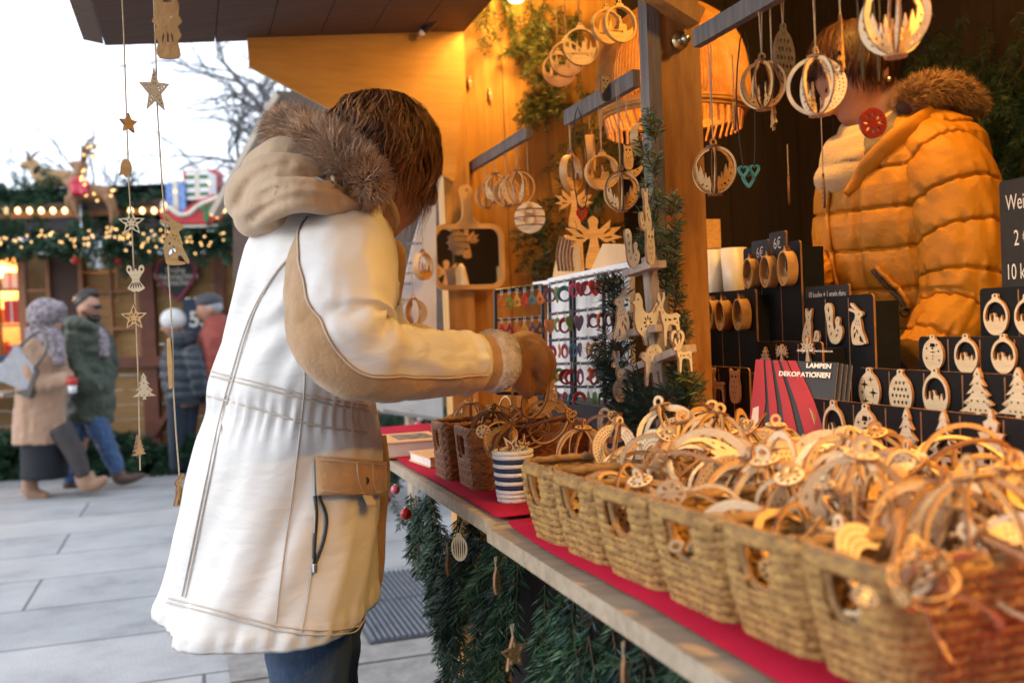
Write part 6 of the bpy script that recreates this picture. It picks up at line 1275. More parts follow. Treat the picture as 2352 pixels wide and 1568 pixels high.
# ---------------------------------------------------------------- bare winter trees
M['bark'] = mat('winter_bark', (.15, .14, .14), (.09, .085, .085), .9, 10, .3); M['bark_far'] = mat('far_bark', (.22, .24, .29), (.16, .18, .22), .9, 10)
def tree(label, base, h, seed, mt, lean=(0, 0), levels=5, r0=.09, spread=.6, forks=3):
    r = random.Random(seed); t = thing('bare_tree', label, 'tree', base); tr = MB(); br = MB(); st_ = [(Vector(base), Vector((lean[0], lean[1], 1)).normalized(), h*.36, r0, 0)]
    while st_:
        p, d, L, rad, lv = st_.pop(); pts = [p]; cur = d.copy(); k = 4
        for i in range(k):
            cur = (cur+Vector((r.gauss(0, .13), r.gauss(0, .13), r.gauss(.02, .1)))).normalized(); pts.append(pts[-1]+cur*L/k)
        (tr if lv == 0 else br).tube(pts, [rad*(1-.45*i/k) for i in range(k+1)], 7 if lv < 2 else (5 if lv < 3 else 3), cap=False)
        if lv < levels:
            n = forks if lv else forks+3
            for i in range(n):
                q = pts[min(k, 1+r.randrange(k))] if i else pts[-1]; a = Vector((r.gauss(0, 1), r.gauss(0, 1), r.gauss(0, .6))); a = (a-cur*a.dot(cur)).normalized(); st_.append((q, (cur+a*spread*r.uniform(.6, 1.5)).normalized(), L*r.uniform(.55, .82), max(rad*.55, .004), lv+1))
    tr.build('trunk', mt, t, True); br.build('crown', mt, t, True); return t
tree('large bare tree spreading behind the gabled hut above the customer', Vector((P(700, 900, 12).x, 12, 0)), 6.0, 11, 'bark', levels=5, r0=.15, spread=.85, forks=4)
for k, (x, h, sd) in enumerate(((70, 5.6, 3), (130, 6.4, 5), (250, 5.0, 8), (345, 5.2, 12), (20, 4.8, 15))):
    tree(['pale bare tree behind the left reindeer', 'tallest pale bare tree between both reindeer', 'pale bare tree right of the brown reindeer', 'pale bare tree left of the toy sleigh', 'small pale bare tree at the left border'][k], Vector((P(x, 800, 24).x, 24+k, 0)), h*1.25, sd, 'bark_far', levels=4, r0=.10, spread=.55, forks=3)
# ---------------------------------------------------------------- ornament strings hanging from the canopy edge
def hstring(pxs, d, items, name_label):
    """a string from the canopy with ornaments threaded on it; everything on one cord moves together"""
    q0 = P(*pxs[1], d); top = q0+ZZ*((CANP[0]-q0).dot(CANP[1])/CANP[1].z); t = thing('ornament_string', name_label, 'ornament string', top); g = MB(); g.tube([top]+[P(x, y, d) for x, y in pxs[1:]], .0013, 5); g.build('string', 'string', t)
    for (x, y, h, shp, deg, fl, face, nm, wx) in items:
        p = P(x, y, d); g = MB(); g.plate(xf(SHAPES[shp] if isinstance(shp, str) else shp, h*d/F*wx, h*d/F, 0, 0, fl), .005, turn(p, deg)); g.build(nm, [face, 'burnt'], t)
STRIP_STAR = [starpts(0, .5, .52, .22)]
def woven_star(n=7):
    hs = []
    for i in range(5):
        a = PI/2+2*PI*i/5
        for r in (.15, .24, .33):
            for w in (-.5, .5): hs.append(leaf(r*math.cos(a)+w*(.42-r)*.22*math.cos(a+PI/2), .5+r*math.sin(a)+w*(.42-r)*.22*math.sin(a+PI/2), .03, .010, a+.6))
    return STRIP_STAR+hs
RETRO = [sm([(-.16, 0), (.16, 0), (.20, .12), (.17, .25), (.24, .34), (.18, .48), (.26, .55), (.20, .66), (.22, .8), (.14, .95), (0, 1), (-.14, .95), (-.22, .8), (-.20, .66), (-.26, .55), (-.18, .48), (-.24, .34), (-.17, .25), (-.20, .12)], 2), ell(-.07, .62, .025, .025, 7), ell(.07, .62, .025, .025, 7), leaf(0, .3, .10, .02, PI/2), leaf(-.08, .3, .09, .015, 1.4), leaf(.08, .3, .09, .015, 1.75), leaf(0, .86, .02, .10, PI/2)]
BLOB = [sm([(0, 0), (.25, .1), (.42, .4), (.40, .75), (.2, 1), (-.1, .98), (-.3, .7), (-.36, .3), (-.5, .08), (-.2, .18)], 3)]
hstring([(336, -372), (352, -30), (357, 100), (362, 262), (372, 420), (386, 600), (396, 770), (398, 890), (404, 990), (412, 1092)], 1.62,
        [(358, 262, 106, woven_star(), 25, False, 'ply_pale', 'woven_star', .62), (398, 608, 122, 'rabbit', 20, False, 'ply', 'rabbit', .95), (394, 893, 118, [[(-.04, 0), (.03, .02), (.05, .5), (.03, 1), (-.04, .98), (-.05, .5)]], 0, False, 'ply_warm', 'edge_on_figure', 1.0), (415, 1160, 74, 'rabbit', 60, True, 'ply_warm', 'hanging_rabbit', .8)],
        'long string with a woven star, a rabbit and two edge-on figures beside the white parka')
hstring([(266, -355), (284, 70), (290, 250), (296, 420), (304, 540), (312, 720), (318, 880), (322, 1080)], 1.66,
        [(296, 308, 48, [starpts(0, .5, .5, .24)], 58, False, 'ply_warm', 'small_star', 1.0), (289, 407, 40, BLOB, 20, False, 'ply_warm', 'leaf_pendant', .8), (304, 543, 62, 'star', 8, False, 'ply_pale', 'round_star', 1.0), (314, 670, 62, 'bow_angel', 5, False, 'ply_pale', 'small_angel', .9), (310, 760, 62, 'star', 5, False, 'ply', 'pierced_star', 1.0), (332, 917, 62, 'tree', 20, False, 'ply_pale', 'small_tree', 1.2), (319, 1050, 52, 'tree_swirl', 70, False, 'ply_warm', 'edge_on_tree', 1.0)],
        'long string with stars, a small angel and a little fir hanging left of the parka')
hstring([(364, -470), (378, -60), (380, -10), (384, 10)], 1.45, [(388, 60, 78, 'scene', 10, False, 'ply_pale', 'oval_face', .8), (388, 134, 150, RETRO, 12, False, 'ply_warm', 'carved_figure', .85)], 'carved brown figure hanging at the top edge under the dark canopy')
# ---------------------------------------------------------------- people
M['skin'] = mat('skin', (.50, .26, .17), (.41, .20, .125), .55, 16, .15, 90, sub=.15); M['hair_dark'] = mat('dark_hair', (.03, .018, .012), (.015, .010, .008), .4, 30)
M['grey_hair'] = mat('grey_hair', (.45, .45, .46), (.35, .35, .36), .6, 30)
def pt(a, d0): return P(a[0], a[1], d0+(a[2] if len(a) > 2 else 0))
def limb(g, pts, r, d0, n=12, sub=3, flat=1.0, ref=None): g.tube([pt(a, d0) for a in pts], [v*d0/F for v in r], n, sub, flat=flat, ref=ref)
def pball(g, x, y, r, d0, dd=0, sq=(1, 1, 1)): g.ball(P(x, y, d0+dd), r*d0/F, 16, sq=sq)
def face_bits(t, d0, eye, nose=None, skin='skin'):
    for dd in (-.03, .03):
        g = MB(); g.ball(P(eye[0], eye[1], d0+dd-.01), .010, 8); g.build('eye', 'white', t, True)
def cloth_mat(key, c1, c2, **k): M[key] = mat(key, c1, c2, k.get('rough', .8), k.get('scale', 14), k.get('bump', .25), k.get('bscale', 30), sheen=k.get('sheen', .2))
cloth_mat('camel_wool', (.44, .27, .17), (.38, .22, .14)); cloth_mat('olive_parka', (.045, .062, .036), (.032, .045, .027), rough=.6); cloth_mat('navy_puffer', (.028, .040, .055), (.018, .026, .038), rough=.45); cloth_mat('rust_jacket', (.33, .055, .03), (.26, .04, .025), rough=.65)
cloth_mat('black_skirt', (.008, .010, .016), (.006, .008, .012), sheen=0); cloth_mat('grey_tights', (.06, .048, .048), (.04, .034, .034), sheen=0); cloth_mat('blue_jeans', (.045, .10, .22), (.025, .065, .15)); cloth_mat('suede_boot', (.38, .22, .14), (.30, .17, .10)); cloth_mat('brown_leather', (.10, .05, .03), (.06, .03, .02), rough=.4); cloth_mat('print_hat', (.42, .34, .36), (.03, .025, .035), scale=34); cloth_mat('white_knit', (.78, .78, .76), (.66, .66, .65), scale=90, bump=.6); cloth_mat('grey_tweed', (.10, .10, .11), (.06, .06, .07), scale=90); cloth_mat('grey_tote', (.40, .39, .40), (.30, .29, .30), rough=.5); cloth_mat('tote_base', (.10, .09, .07), (.07, .06, .05), rough=.5); cloth_mat('dark_denim', (.018, .030, .055), (.012, .02, .04))
def person(label, foot, d0): return thing('person', label, 'person', P(foot[0], foot[1], d0))
wr = lambda sc, am: (lambda co: am*noise.noise(co*sc)+am*.5*noise.noise(co*sc*2.3))
# woman in the camel coat
d0 = 7.75; w1 = person('woman in a long camel coat and patterned hat beside the man in the green parka', (100, 1140), d0)
g = MB(); pball(g, 112, 742, 30, d0, sq=(1, .9, 1.15)); limb(g, [(108, 770), (104, 800)], [15, 17], d0); limb(g, [(104, 790), (104, 880), (106, 980)], [38, 40, 42], d0); limb(g, [(90, 985, .06), (82, 1060, .06), (70, 1125, .06)], [26, 20, 12], d0); limb(g, [(125, 985, -.06), (170, 1040, -.06), (192, 1090, -.06)], [22, 17, 11], d0); limb(g, [(78, 805, -.12), (90, 870, -.14), (168, 862, -.12)], [15, 12, 9], d0); pball(g, 135, 748, 6, d0)
body_obj('body', g, .018, 'skin', w1)
g = MB(); limb(g, [(100, 772), (98, 800), (96, 860), (93, 930), (92, 1018)], [22, 46, 52, 54, 58], d0, 18, 3); limb(g, [(70, 800, -.10), (74, 850, -.16), (98, 882, -.16), (160, 868, -.12)], [24, 24, 21, 17], d0); limb(g, [(128, 800, .12), (140, 850, .14), (160, 868, .10)], [22, 20, 16], d0); body_obj('coat', g, .013, 'camel_wool', w1, 3, lambda co: .016*noise.noise(Vector((co.x*14, co.y*14, co.z*5)))+.006*noise.noise(co*30))
g = MB(); limb(g, [(98, 1000), (102, 1050), (103, 1098)], [50, 50, 52], d0, 18); body_obj('skirt', g, .02, 'black_skirt', w1, 3)
g = MB(); limb(g, [(135, 980, -.06), (172, 1040, -.06), (193, 1095, -.06)], [28, 23, 17], d0); body_obj('tights', g, .016, 'grey_tights', w1, 2)
for pts, r in (([(72, 1085), (68, 1120), (80, 1134), (112, 1139)], [17, 18, 16, 9]), ([(192, 1085, -.03), (200, 1108, -.03), (218, 1112, -.03), (246, 1098, -.03)], [22, 22, 17, 9])): g = MB(); limb(g, pts, r, d0, 12, 4); body_obj('boot', g, .014, 'suede_boot', w1, 2)
g = MB(); pball(g, 106, 722, 42, d0, sq=(1.02, 1, .92)); limb(g, [(80, 750, 0), (84, 775, 0)], [20, 24], d0); limb(g, [(110, 718, -.02), (135, 712, -.03), (150, 716, -.03)], [30, 22, 8], d0); limb(g, [(100, 765, .0), (118, 778, -.05), (128, 800, -.1), (140, 840, -.14)], [26, 26, 20, 12], d0); body_obj('patterned_hat', g, .014, 'print_hat', w1, 2, wr(24, .01))
t = thing('tote_bag', 'pale grey tote bag with a dark base on the shoulder of the woman in camel', 'bag', P(40, 900, 7.5)); q = [P(x, y, 7.52) for x, y in ((-6, 848), (36, 792), (80, 846), (62, 900), (-6, 872))]
g = MB(); g.add(q+[p+Vector((.02, .16, .0)) for p in q], [(4, 3, 2, 1, 0), (5, 6, 7, 8, 9)]+[(i, (i+1) % 5, 5+(i+1) % 5, 5+i) for i in range(5)]); g.build('body', 'grey_tote', t); q = [P(x, y, 7.50) for x, y in ((80, 846), (84, 858), (66, 915), (30, 900), (62, 893))]; g = MB(); g.add(q+[p+Vector((.02, .19, .0)) for p in q], [(4, 3, 2, 1, 0), (5, 6, 7, 8, 9)]+[(i, (i+1) % 5, 5+(i+1) % 5, 5+i) for i in range(5)]); g.build('dark_base', 'tote_base', t)
g = MB(); g.tube([P(40, 800, 7.56), P(92, 760, 7.60), P(108, 800, 7.50), P(78, 846, 7.52)], .012, 6, 4); g.build('strap', 'tote_base', t, True)
c = P(166, 884, 7.58); t = thing('cup', 'red and white paper cup in the hands of the woman in camel', 'cup', c); g = MB(); g.tube([c-ZZ*.06, c+ZZ*.01], [.028, .034], 14); g.build('body', 'white', t, True); g = MB(); g.tube([c+ZZ*.0, c+ZZ*.055], [.039, .041], 14); g.build('sleeve', 'e_red', t, True)
# man in the green parka
d0 = 8.15; w2 = person('bearded man in an olive green parka and dark sunglasses walking right', (230, 1120), d0)
g = MB(); pball(g, 204, 706, 27, d0, sq=(1, .9, 1.2)); limb(g, [(226, 708), (233, 712)], [6, 4], d0); limb(g, [(200, 728), (196, 750)], [17, 20], d0); limb(g, [(200, 760), (205, 860), (206, 960)], [36, 38, 36], d0); limb(g, [(192, 960, .06), (178, 1040, .06), (166, 1110, .06)], [24, 18, 12], d0); limb(g, [(215, 960, -.06), (245, 1030, -.06), (272, 1090, -.06)], [24, 18, 12], d0); pball(g, 190, 714, 7, d0, -.1); body_obj('body', g, .016, 'skin', w2)
g = MB(); limb(g, [(198, 735), (198, 765), (204, 830), (208, 900), (206, 968)], [26, 48, 52, 54, 52], d0, 18); limb(g, [(165, 770, -.12), (172, 840, -.17), (200, 880, -.2), (230, 878, -.2)], [25, 25, 22, 18], d0); limb(g, [(238, 770, .14), (250, 840, .16), (240, 890, .1)], [22, 22, 18], d0); limb(g, [(160, 748, -.05), (185, 745, -.13), (215, 760, -.1)], [20, 18, 12], d0); limb(g, [(158, 745, .1), (150, 755, .0)], [18, 22], d0); body_obj('parka', g, .013, 'olive_parka', w2, 3, lambda co: .022*noise.noise(Vector((co.x*9, co.y*9, co.z*16)))+.010*noise.noise(co*34))
g = MB(); limb(g, [(190, 955, .04), (176, 1030, .06), (160, 1108, .06)], [25, 20, 17], d0); limb(g, [(216, 955, -.06), (244, 1020, -.06), (272, 1084, -.06)], [27, 22, 17], d0); body_obj('jeans', g, .012, 'blue_jeans', w2, 2, wr(22, .012))
for pts, r in (([(160, 1105, .06), (158, 1118, .06), (190, 1124, .06)], [14, 12, 8]), ([(270, 1080, -.06), (276, 1098, -.06), (300, 1098, -.06), (332, 1090, -.06)], [16, 16, 12, 6])): g = MB(); limb(g, pts, r, d0, 12, 4); body_obj('shoe', g, .012, 'brown_leather', w2, 2)
g = MB(); pball(g, 196, 692, 27, d0, .01, (1.0, .95, .9)); limb(g, [(190, 690), (200, 676), (218, 676), (224, 682)], [20, 16, 11, 6], d0); body_obj('hair', g, .012, 'hair_dark', w2, 2, wr(40, .006))
g = MB(); limb(g, [(200, 722, -.07), (213, 733, -.05), (225, 729, -.01), (216, 734, .05)], [5, 8, 7.5, 8], d0); body_obj('beard', g, .01, 'hair_dark', w2, 2)
g = MB(); limb(g, [(200, 701, -.095), (214, 703, -.085), (220, 704, -.075), (229, 704, -.03), (230, 704, .02)], [1.5, 2, 5.5, 5.5, 4], d0, 8); body_obj('sunglasses', g, .008, 'black_metal', w2, 1)
g = MB(); limb(g, [(222, 755, -.05), (236, 775, -.06), (240, 820, -.1)], [10, 13, 12], d0); body_obj('scarf', g, .012, 'print_hat', w2, 2)
# woman with the white knitted hat
d0 = 8.8; w3 = person('woman in a navy puffer jacket and white knitted hat standing by the number sign', (400, 1088), d0)
g = MB(); pball(g, 396, 745, 24, d0, sq=(1, .9, 1.15)); limb(g, [(376, 752), (370, 756)], [5, 4], d0); limb(g, [(402, 765), (406, 790)], [14, 16], d0); limb(g, [(412, 790), (420, 860), (418, 930)], [32, 34, 34], d0); limb(g, [(408, 930, -.05), (405, 1080, -.05)], [20, 10], d0); limb(g, [(430, 930, .05), (428, 1080, .05)], [20, 10], d0); body_obj('body', g, .016, 'skin', w3)
g = MB(); limb(g, [(412, 768), (416, 800), (420, 850), (424, 900), (424, 926)], [20, 38, 42, 44, 42], d0, 18); limb(g, [(440, 800, -.12), (455, 850, -.16), (462, 905, -.14)], [21, 21, 18], d0); limb(g, [(395, 800, .12), (386, 850, .14), (392, 900, .12)], [20, 20, 16], d0); limb(g, [(395, 775, -.1), (415, 780, -.13), (440, 775, 0)], [14, 16, 16], d0); body_obj('puffer_jacket', g, .015, 'navy_puffer', w3, 3, lambda co: .014*abs(math.sin(co.z*34+1.2*noise.noise(co*6)))-.006)
g = MB(); limb(g, [(408, 915, -.05), (404, 1000, -.05), (404, 1078, -.05)], [24, 18, 14], d0); limb(g, [(436, 915, .05), (432, 1000, .05), (428, 1078, .05)], [24, 18, 14], d0); body_obj('trousers', g, .015, 'dark_denim', w3, 3)
for x, dd in ((402, -.05), (427, .05)): g = MB(); limb(g, [(x+2, 1072, dd), (x, 1084, dd), (x-18, 1088, dd)], [12, 11, 7], d0); body_obj('shoe', g, .012, 'black_skirt', w3, 1)
g = MB(); pball(g, 398, 734, 29, d0, sq=(1.02, 1, .92)); body_obj('knitted_hat', g, .012, 'white_knit', w3, 1)
# man with the flat cap
d0 = 8.9; w4 = person('older man in a rust red jacket and grey flat cap facing left', (500, 1090), d0)
g = MB(); pball(g, 478, 712, 26, d0, sq=(1, .9, 1.2)); limb(g, [(456, 714), (448, 720)], [6, 4], d0); limb(g, [(460, 730), (454, 732)], [8, 5], d0); limb(g, [(484, 730), (492, 750)], [16, 18], d0); limb(g, [(505, 760), (508, 860), (505, 950)], [36, 38, 36], d0); limb(g, [(495, 950, -.05), (498, 1085, -.05)], [22, 11], d0); limb(g, [(520, 950, .05), (520, 1085, .05)], [22, 11], d0); pball(g, 488, 712, 7, d0, -.1); body_obj('body', g, .015, 'skin', w4)
g = MB(); limb(g, [(488, 730), (502, 765), (508, 830), (508, 905)], [24, 46, 52, 50], d0, 18); limb(g, [(490, 775, -.13), (490, 840, -.18), (478, 885, -.18)], [24, 24, 19], d0); limb(g, [(530, 775, .13), (540, 850, .15)], [24, 22], d0); body_obj('jacket', g, .015, 'rust_jacket', w4, 4, wr(11, .01))
g = MB(); limb(g, [(497, 900, -.05), (498, 1080, -.05)], [26, 17], d0); limb(g, [(522, 900, .05), (520, 1080, .05)], [26, 17], d0); body_obj('trousers', g, .016, 'dark_denim', w4, 3)
g = MB(); pball(g, 488, 704, 24, d0, 0, (1, 1, .85)); body_obj('hair', g, .012, 'grey_hair', w4, 2)
g = MB(); g.ball(P(480, 690, d0), 31*d0/F, 16, sq=(1.05, 1, .58)); limb(g, [(462, 692), (450, 694)], [14, 7], d0, flat=1); body_obj('flat_cap', g, .012, 'grey_tweed', w4, 2)
# ---------------------------------------------------------------- the customer in the pale parka
M['parka'] = mat('pale_nylon', (.72, .705, .685), (.685, .67, .65), .5, 5, 0)
def parka_bump():
    m = M['parka']; t = m.node_tree; b = t.nodes['Principled BSDF']; tc = N(t, 'ShaderNodeTexCoord'); mp = N(t, 'ShaderNodeMapping'); mp.inputs['Rotation'].default_value = (.2, .6, .3); mp.inputs['Scale'].default_value = (1.0, 1.0, 2.6); t.links.new(tc.outputs['Object'], mp.inputs['Vector'])
    n1 = N(t, 'ShaderNodeTexNoise', Scale=5.5, Detail=2, Distortion=.5, Roughness=.5); t.links.new(mp.outputs[0], n1.inputs['Vector']); n2 = N(t, 'ShaderNodeTexNoise', Scale=26, Detail=2, Distortion=.6); t.links.new(mp.outputs[0], n2.inputs['Vector'])
    ad = N(t, 'ShaderNodeMath', operation='MULTIPLY_ADD'); ad.inputs[1].default_value = .25; t.links.new(n2.outputs['Fac'], ad.inputs[0]); t.links.new(n1.outputs['Fac'], ad.inputs[2])
    bp = N(t, 'ShaderNodeBump', Strength=.30, Distance=.022); t.links.new(ad.outputs[0], bp.inputs['Height']); t.links.new(bp.outputs[0], b.inputs['Normal'])
parka_bump()
M['tan_suede'] = mat('tan_suede', (.46, .28, .14), (.38, .22, .10), .85, 40, .25, 160, sheen=.3); M['tan_hood'] = mat('tan_hood_cotton', (.50, .35, .22), (.45, .31, .19), .85, 30, .2, 120, sheen=.2); M['fleece'] = mat('cream_fleece', (.86, .76, .64), (.76, .65, .53), .95, 120, .8, 260, sheen=.4); M['stitch'] = mat('seam_thread', (.62, .54, .46), None, .8, 30); M['zip'] = mat('dark_zip', (.05, .05, .045), None, .4, 80, metal=.6)
DW = 1.66; cu = person('customer in a pale parka with a fur edged hood reaching into the baskets', (640, 2200), 1.66); cu.location.z = 0
LV = [(452, 655, 868), (480, 612, 895), (515, 580, 908), (560, 556, 914), (620, 538, 917), (700, 520, 914), (780, 503, 904), (850, 482, 893), (905, 466, 886), (960, 452, 885), (1020, 440, 886), (1090, 424, 889), (1160, 410, 884), (1240, 393, 882), (1310, 375, 878), (1360, 360, 873), (1392, 352, 868)]
BL = [.085, .135, .172, .195, .205, .205, .203, .198, .194, .196, .202, .212, .222, .234, .246, .254, .256]
lv = np.array([(y, (l+r)/2, (r-l)/2, b) for (y, l, r), b in zip(LV, BL)])
def coat_surf(t, th, disp=True):
    """t 0..1 from collar to hem, th: 0 front (towards the counter), pi/2 the side facing the camera"""
    y = LV[0][0]+(LV[-1][0]-LV[0][0])*t; xc = np.interp(y, lv[:, 0], lv[:, 1]); hw = np.interp(y, lv[:, 0], lv[:, 2])*DW/F; b = np.interp(y, lv[:, 0], lv[:, 3])
    a = math.sqrt(max((hw*.965)**2-(b*.31)**2, .02**2))/.95; c = P(xc, y, DW); e = 2/2.08; ct, s_ = math.cos(th), math.sin(th)
    p = c+VV*(a*abs(ct)**e*(1 if ct > 0 else -1))-UU*(b*abs(s_)**e*(1 if s_ > 0 else -1))
    if disp:
        n = (VV*ct/a-UU*s_/b).normalized(); z = p.z; ang = th
        k = .012*noise.noise(Vector((ang*2.2+z*3.0, z*4.2, 3.1)))+.006*noise.noise(Vector((ang*5+z*9, z*8, 7.7)))
        w = math.exp(-((y-935)/45)**2); k += w*(-.010+.0030*math.sin(ang*46+2*noise.noise(Vector((ang*6, 1, 1)))))           # drawn in waist
        q = max(0, (y-1000)/392); k += q*.006*math.sin(ang*6+z*9+1.5*noise.noise(Vector((ang*2, z*3, 9))))
        q2 = math.exp(-((y-1372)/22)**2); k += q2*(.003+.0028*math.sin(ang*38+3*noise.noise(Vector((ang*5, 4, 2)))))
        k += .006*math.exp(-((y-700)/90)**2)*math.sin((z*1.3+ang*.12)*60+2*noise.noise(Vector((ang*3, z*5, 5))))*max(0, s_)
        p = p+n*k
    return p
nT, nH = 150, 170; g = MB(); rings = [[coat_surf(i/nT, 2*PI*j/nH) for j in range(nH)] for i in range(nT+1)]
for sc_, dz in ((.95, .006), (.86, .05)): cc = sum(rings[nT], Vector())/nH; rings.append([cc+(p-cc)*sc_+ZZ*dz for p in rings[nT]])
g.loft(rings, cap=True); g.build('coat', 'parka', cu, True)
# projection table for placing seams and pockets on the near side of the coat
_tb = [(i/nT, PI*j/120) for i in range(nT+1) for j in range(2, 119)]; _tp = [coat_surf(a, b) for a, b in _tb]
def proj(p): q = p-CAM; z = q.dot(_fw); return (1176+F*q.dot(CR)/z, 784-F*q.dot(CW)/z)
_tx = np.array([proj(p) for p in _tp])
def on_coat(x, y, off=0.0):
    i = int(np.argmin((_tx[:, 0]-x)**2+(_tx[:, 1]-y)**2)); a, b = _tb[i]; p = _tp[i]
    e = .004; n = (coat_surf(a, b+.02, False)-coat_surf(a, b-.02, False)).cross(coat_surf(min(a+e, 1), b, False)-coat_surf(max(a-e, 0), b, False)).normalized()
    if n.dot(p-CAM) > 0: n = -n
    r = ray(x, y); k = (p-CAM).dot(n)/r.dot(n); q = CAM+r*k
    if (q-p).length > .02: q = p
    return q+n*off
def seam(pts, m='stitch', r=.0013, off=.0020, name='seam', n=14, par=None):
    q = catmull([(*p, 0) for p in pts], n); g = MB(); P_ = [on_coat(a[0], a[1], off) for a in q]
    P_ = [sum(P_[max(0, i-2):i+3], Vector())/len(P_[max(0, i-2):i+3]) for i in range(len(P_))]; g.tube(P_, r, 5); return g.build(name, m, par or cu, True)
seam([(700, 560), (640, 620), (585, 720), (545, 850), (515, 960), (480, 1120), (445, 1290), (428, 1375)]); seam([(692, 572), (634, 628), (578, 724), (537, 850), (507, 960), (472, 1120), (437, 1290), (420, 1372)])
seam([(480, 862), (600, 890), (740, 925), (880, 950)], r=.0016); seam([(462, 905), (580, 935), (720, 975), (884, 1000)], r=.0016); seam([(478, 852), (600, 880), (740, 915), (882, 938)])
seam([(690, 760), (700, 860), (690, 980), (672, 1130), (650, 1290), (632, 1440)]); seam([(720, 1050), (722, 1200), (712, 1330), (690, 1462)])
seam([(385, 1372), (500, 1400), (640, 1436), (760, 1446), (862, 1428)]); seam([(380, 1382), (500, 1411), (640, 1447), (760, 1457), (862, 1440)])
# pocket flap, button, zip
def patch(corners, m, name, off, nu=14, nv=10, th=.004, puff=.006, par=None):
    (a, b, c, d) = corners; g = MB(); vs = []
    for i in range(nu+1):
        for j in range(nv+1):
            s, t = i/nu, j/nv; x = (a[0]*(1-s)+b[0]*s)*(1-t)+(d[0]*(1-s)+c[0]*s)*t; y = (a[1]*(1-s)+b[1]*s)*(1-t)+(d[1]*(1-s)+c[1]*s)*t
            vs.append(on_coat(x, y, off+puff*math.sin(PI*s)**.5*math.sin(PI*min(1, t*.8+.1))+.006*t))
    sm_ = [list(vs)]
    for _ in range(2):
        old = list(vs)
        for i in range(1, nu):
            for j in range(1, nv): vs[i*(nv+1)+j] = (old[(i-1)*(nv+1)+j]+old[(i+1)*(nv+1)+j]+old[i*(nv+1)+j-1]+old[i*(nv+1)+j+1])/4
    g.add(vs, [(i*(nv+1)+j, i*(nv+1)+j+1, (i+1)*(nv+1)+j+1, (i+1)*(nv+1)+j) for i in range(nu) for j in range(nv)]); o = g.build(name, m, par or cu, True); md = o.modifiers.new('s', 'SOLIDIFY'); md.thickness = th; md.offset = 0; return o
fl = patch([(722, 1046), (880, 1060), (888, 1134), (724, 1136)], 'tan_suede', 'pocket_flap', .004)
seam([(730, 1126), (810, 1131), (880, 1126)], r=.0010, off=.013, par=fl); seam([(730, 1056), (810, 1062), (876, 1068)], r=.0010, off=.010, par=fl); seam([(805, 1062), (808, 1100), (818, 1132)], r=.0009, off=.014, par=fl); seam([(838, 1064), (838, 1100), (846, 1130)], r=.0009, off=.014, par=fl)
g = MB(); p = on_coat(824, 1104, .012); n_ = (CAM-p).normalized(); g.tube([p-n_*.004, p+n_*.005], .0065, 14); g.build('snap_button', 'zip', fl, True)
patch([(818, 1134), (838, 1134), (842, 1160), (824, 1162)], 'stitch', 'pull_tab', .012, 4, 4, .002, 0)
seam([(722, 1136), (726, 1180), (722, 1240), (719, 1300)], 'zip', .0028, .002, 'zip'); seam([(730, 1136), (748, 1185), (742, 1240), (722, 1296)], 'zip', .0024, .003, 'zip'); seam([(720, 1290), (720, 1318)], 'steel', .004, .004, 'zip_pull', 6)
# sleeve
_sp = catmull([(*P(800, 545, 1.54), .070), (*P(792, 590, 1.50), .078), (*P(782, 680, 1.43), .080), (*P(788, 760, 1.40), .076), (*P(818, 806, 1.39), .068), (*P(885, 829, 1.42), .058), (*P(960, 834, 1.47), .053), (*P(1030, 834, 1.53), .050), (*P(1072, 832, 1.565), .0475)], 12)
def tube_surf(pl, n, disp, ref=Vector((.1, -1, .1))):
    pts = [Vector(a[:3]) for a in pl]; rings = []
    for i, p in enumerate(pts):
        d = (pts[min(i+1, len(pts)-1)]-pts[max(i-1, 0)]).normalized(); x = (ref-d*ref.dot(d)).normalized(); y = d.cross(x)
        rings.append([p+(x*math.cos(2*PI*j/n)+y*math.sin(2*PI*j/n))*(pl[i][3]+disp(i/(len(pts)-1), 2*PI*j/n)) for j in range(n)])
    return rings
def sl_disp(s, a):
    w = .0045*noise.noise(Vector((a*1.5, s*9, 1.0)))+.003*noise.noise(Vector((a*3, s*22, 5)))
    w += .0055*math.exp(-((s-.5)/.16)**2)*math.sin(s*58+1.6*math.cos(a-1.1)+1.2*noise.noise(Vector((a*2, s*6, 2))))*(.5+.5*math.cos(a+1.2))
    w += .005*math.exp(-((s-.97)/.03)**2)*(1+.3*math.sin(a*9)); return w
sr = tube_surf(_sp, 72, sl_disp); g = MB(); g.loft(sr)
def sl_mat(i, j, n=72):
    s = i/len(_sp); a = (j+.5)/n*2*PI    # angle from the camera side; find world direction of the face
    d = (sr[min(i+1, len(sr)-1)][j]-Vector(_sp[min(i, len(_sp)-1)][:3])).normalized()
    b = (-VV*.9+ZZ*-.15) if s < .40 else (-ZZ*1.0 if s > .62 else (-VV*.9*(1-(s-.40)/.22)-ZZ*(.15+.85*(s-.40)/.22)))
    return 1 if d.dot(b.normalized()) > (.62 if s < .4 else .30) and s > .06 else 0
k = 0; nn_ = 72
for i in range(len(sr)-1):
    for j in range(nn_): g.m[k] = sl_mat(i, j); k += 1
g.m = [0]*len(g.f); slv = g.build('sleeve', 'parka', cu, True)
tanr = []; edge = ([], [])
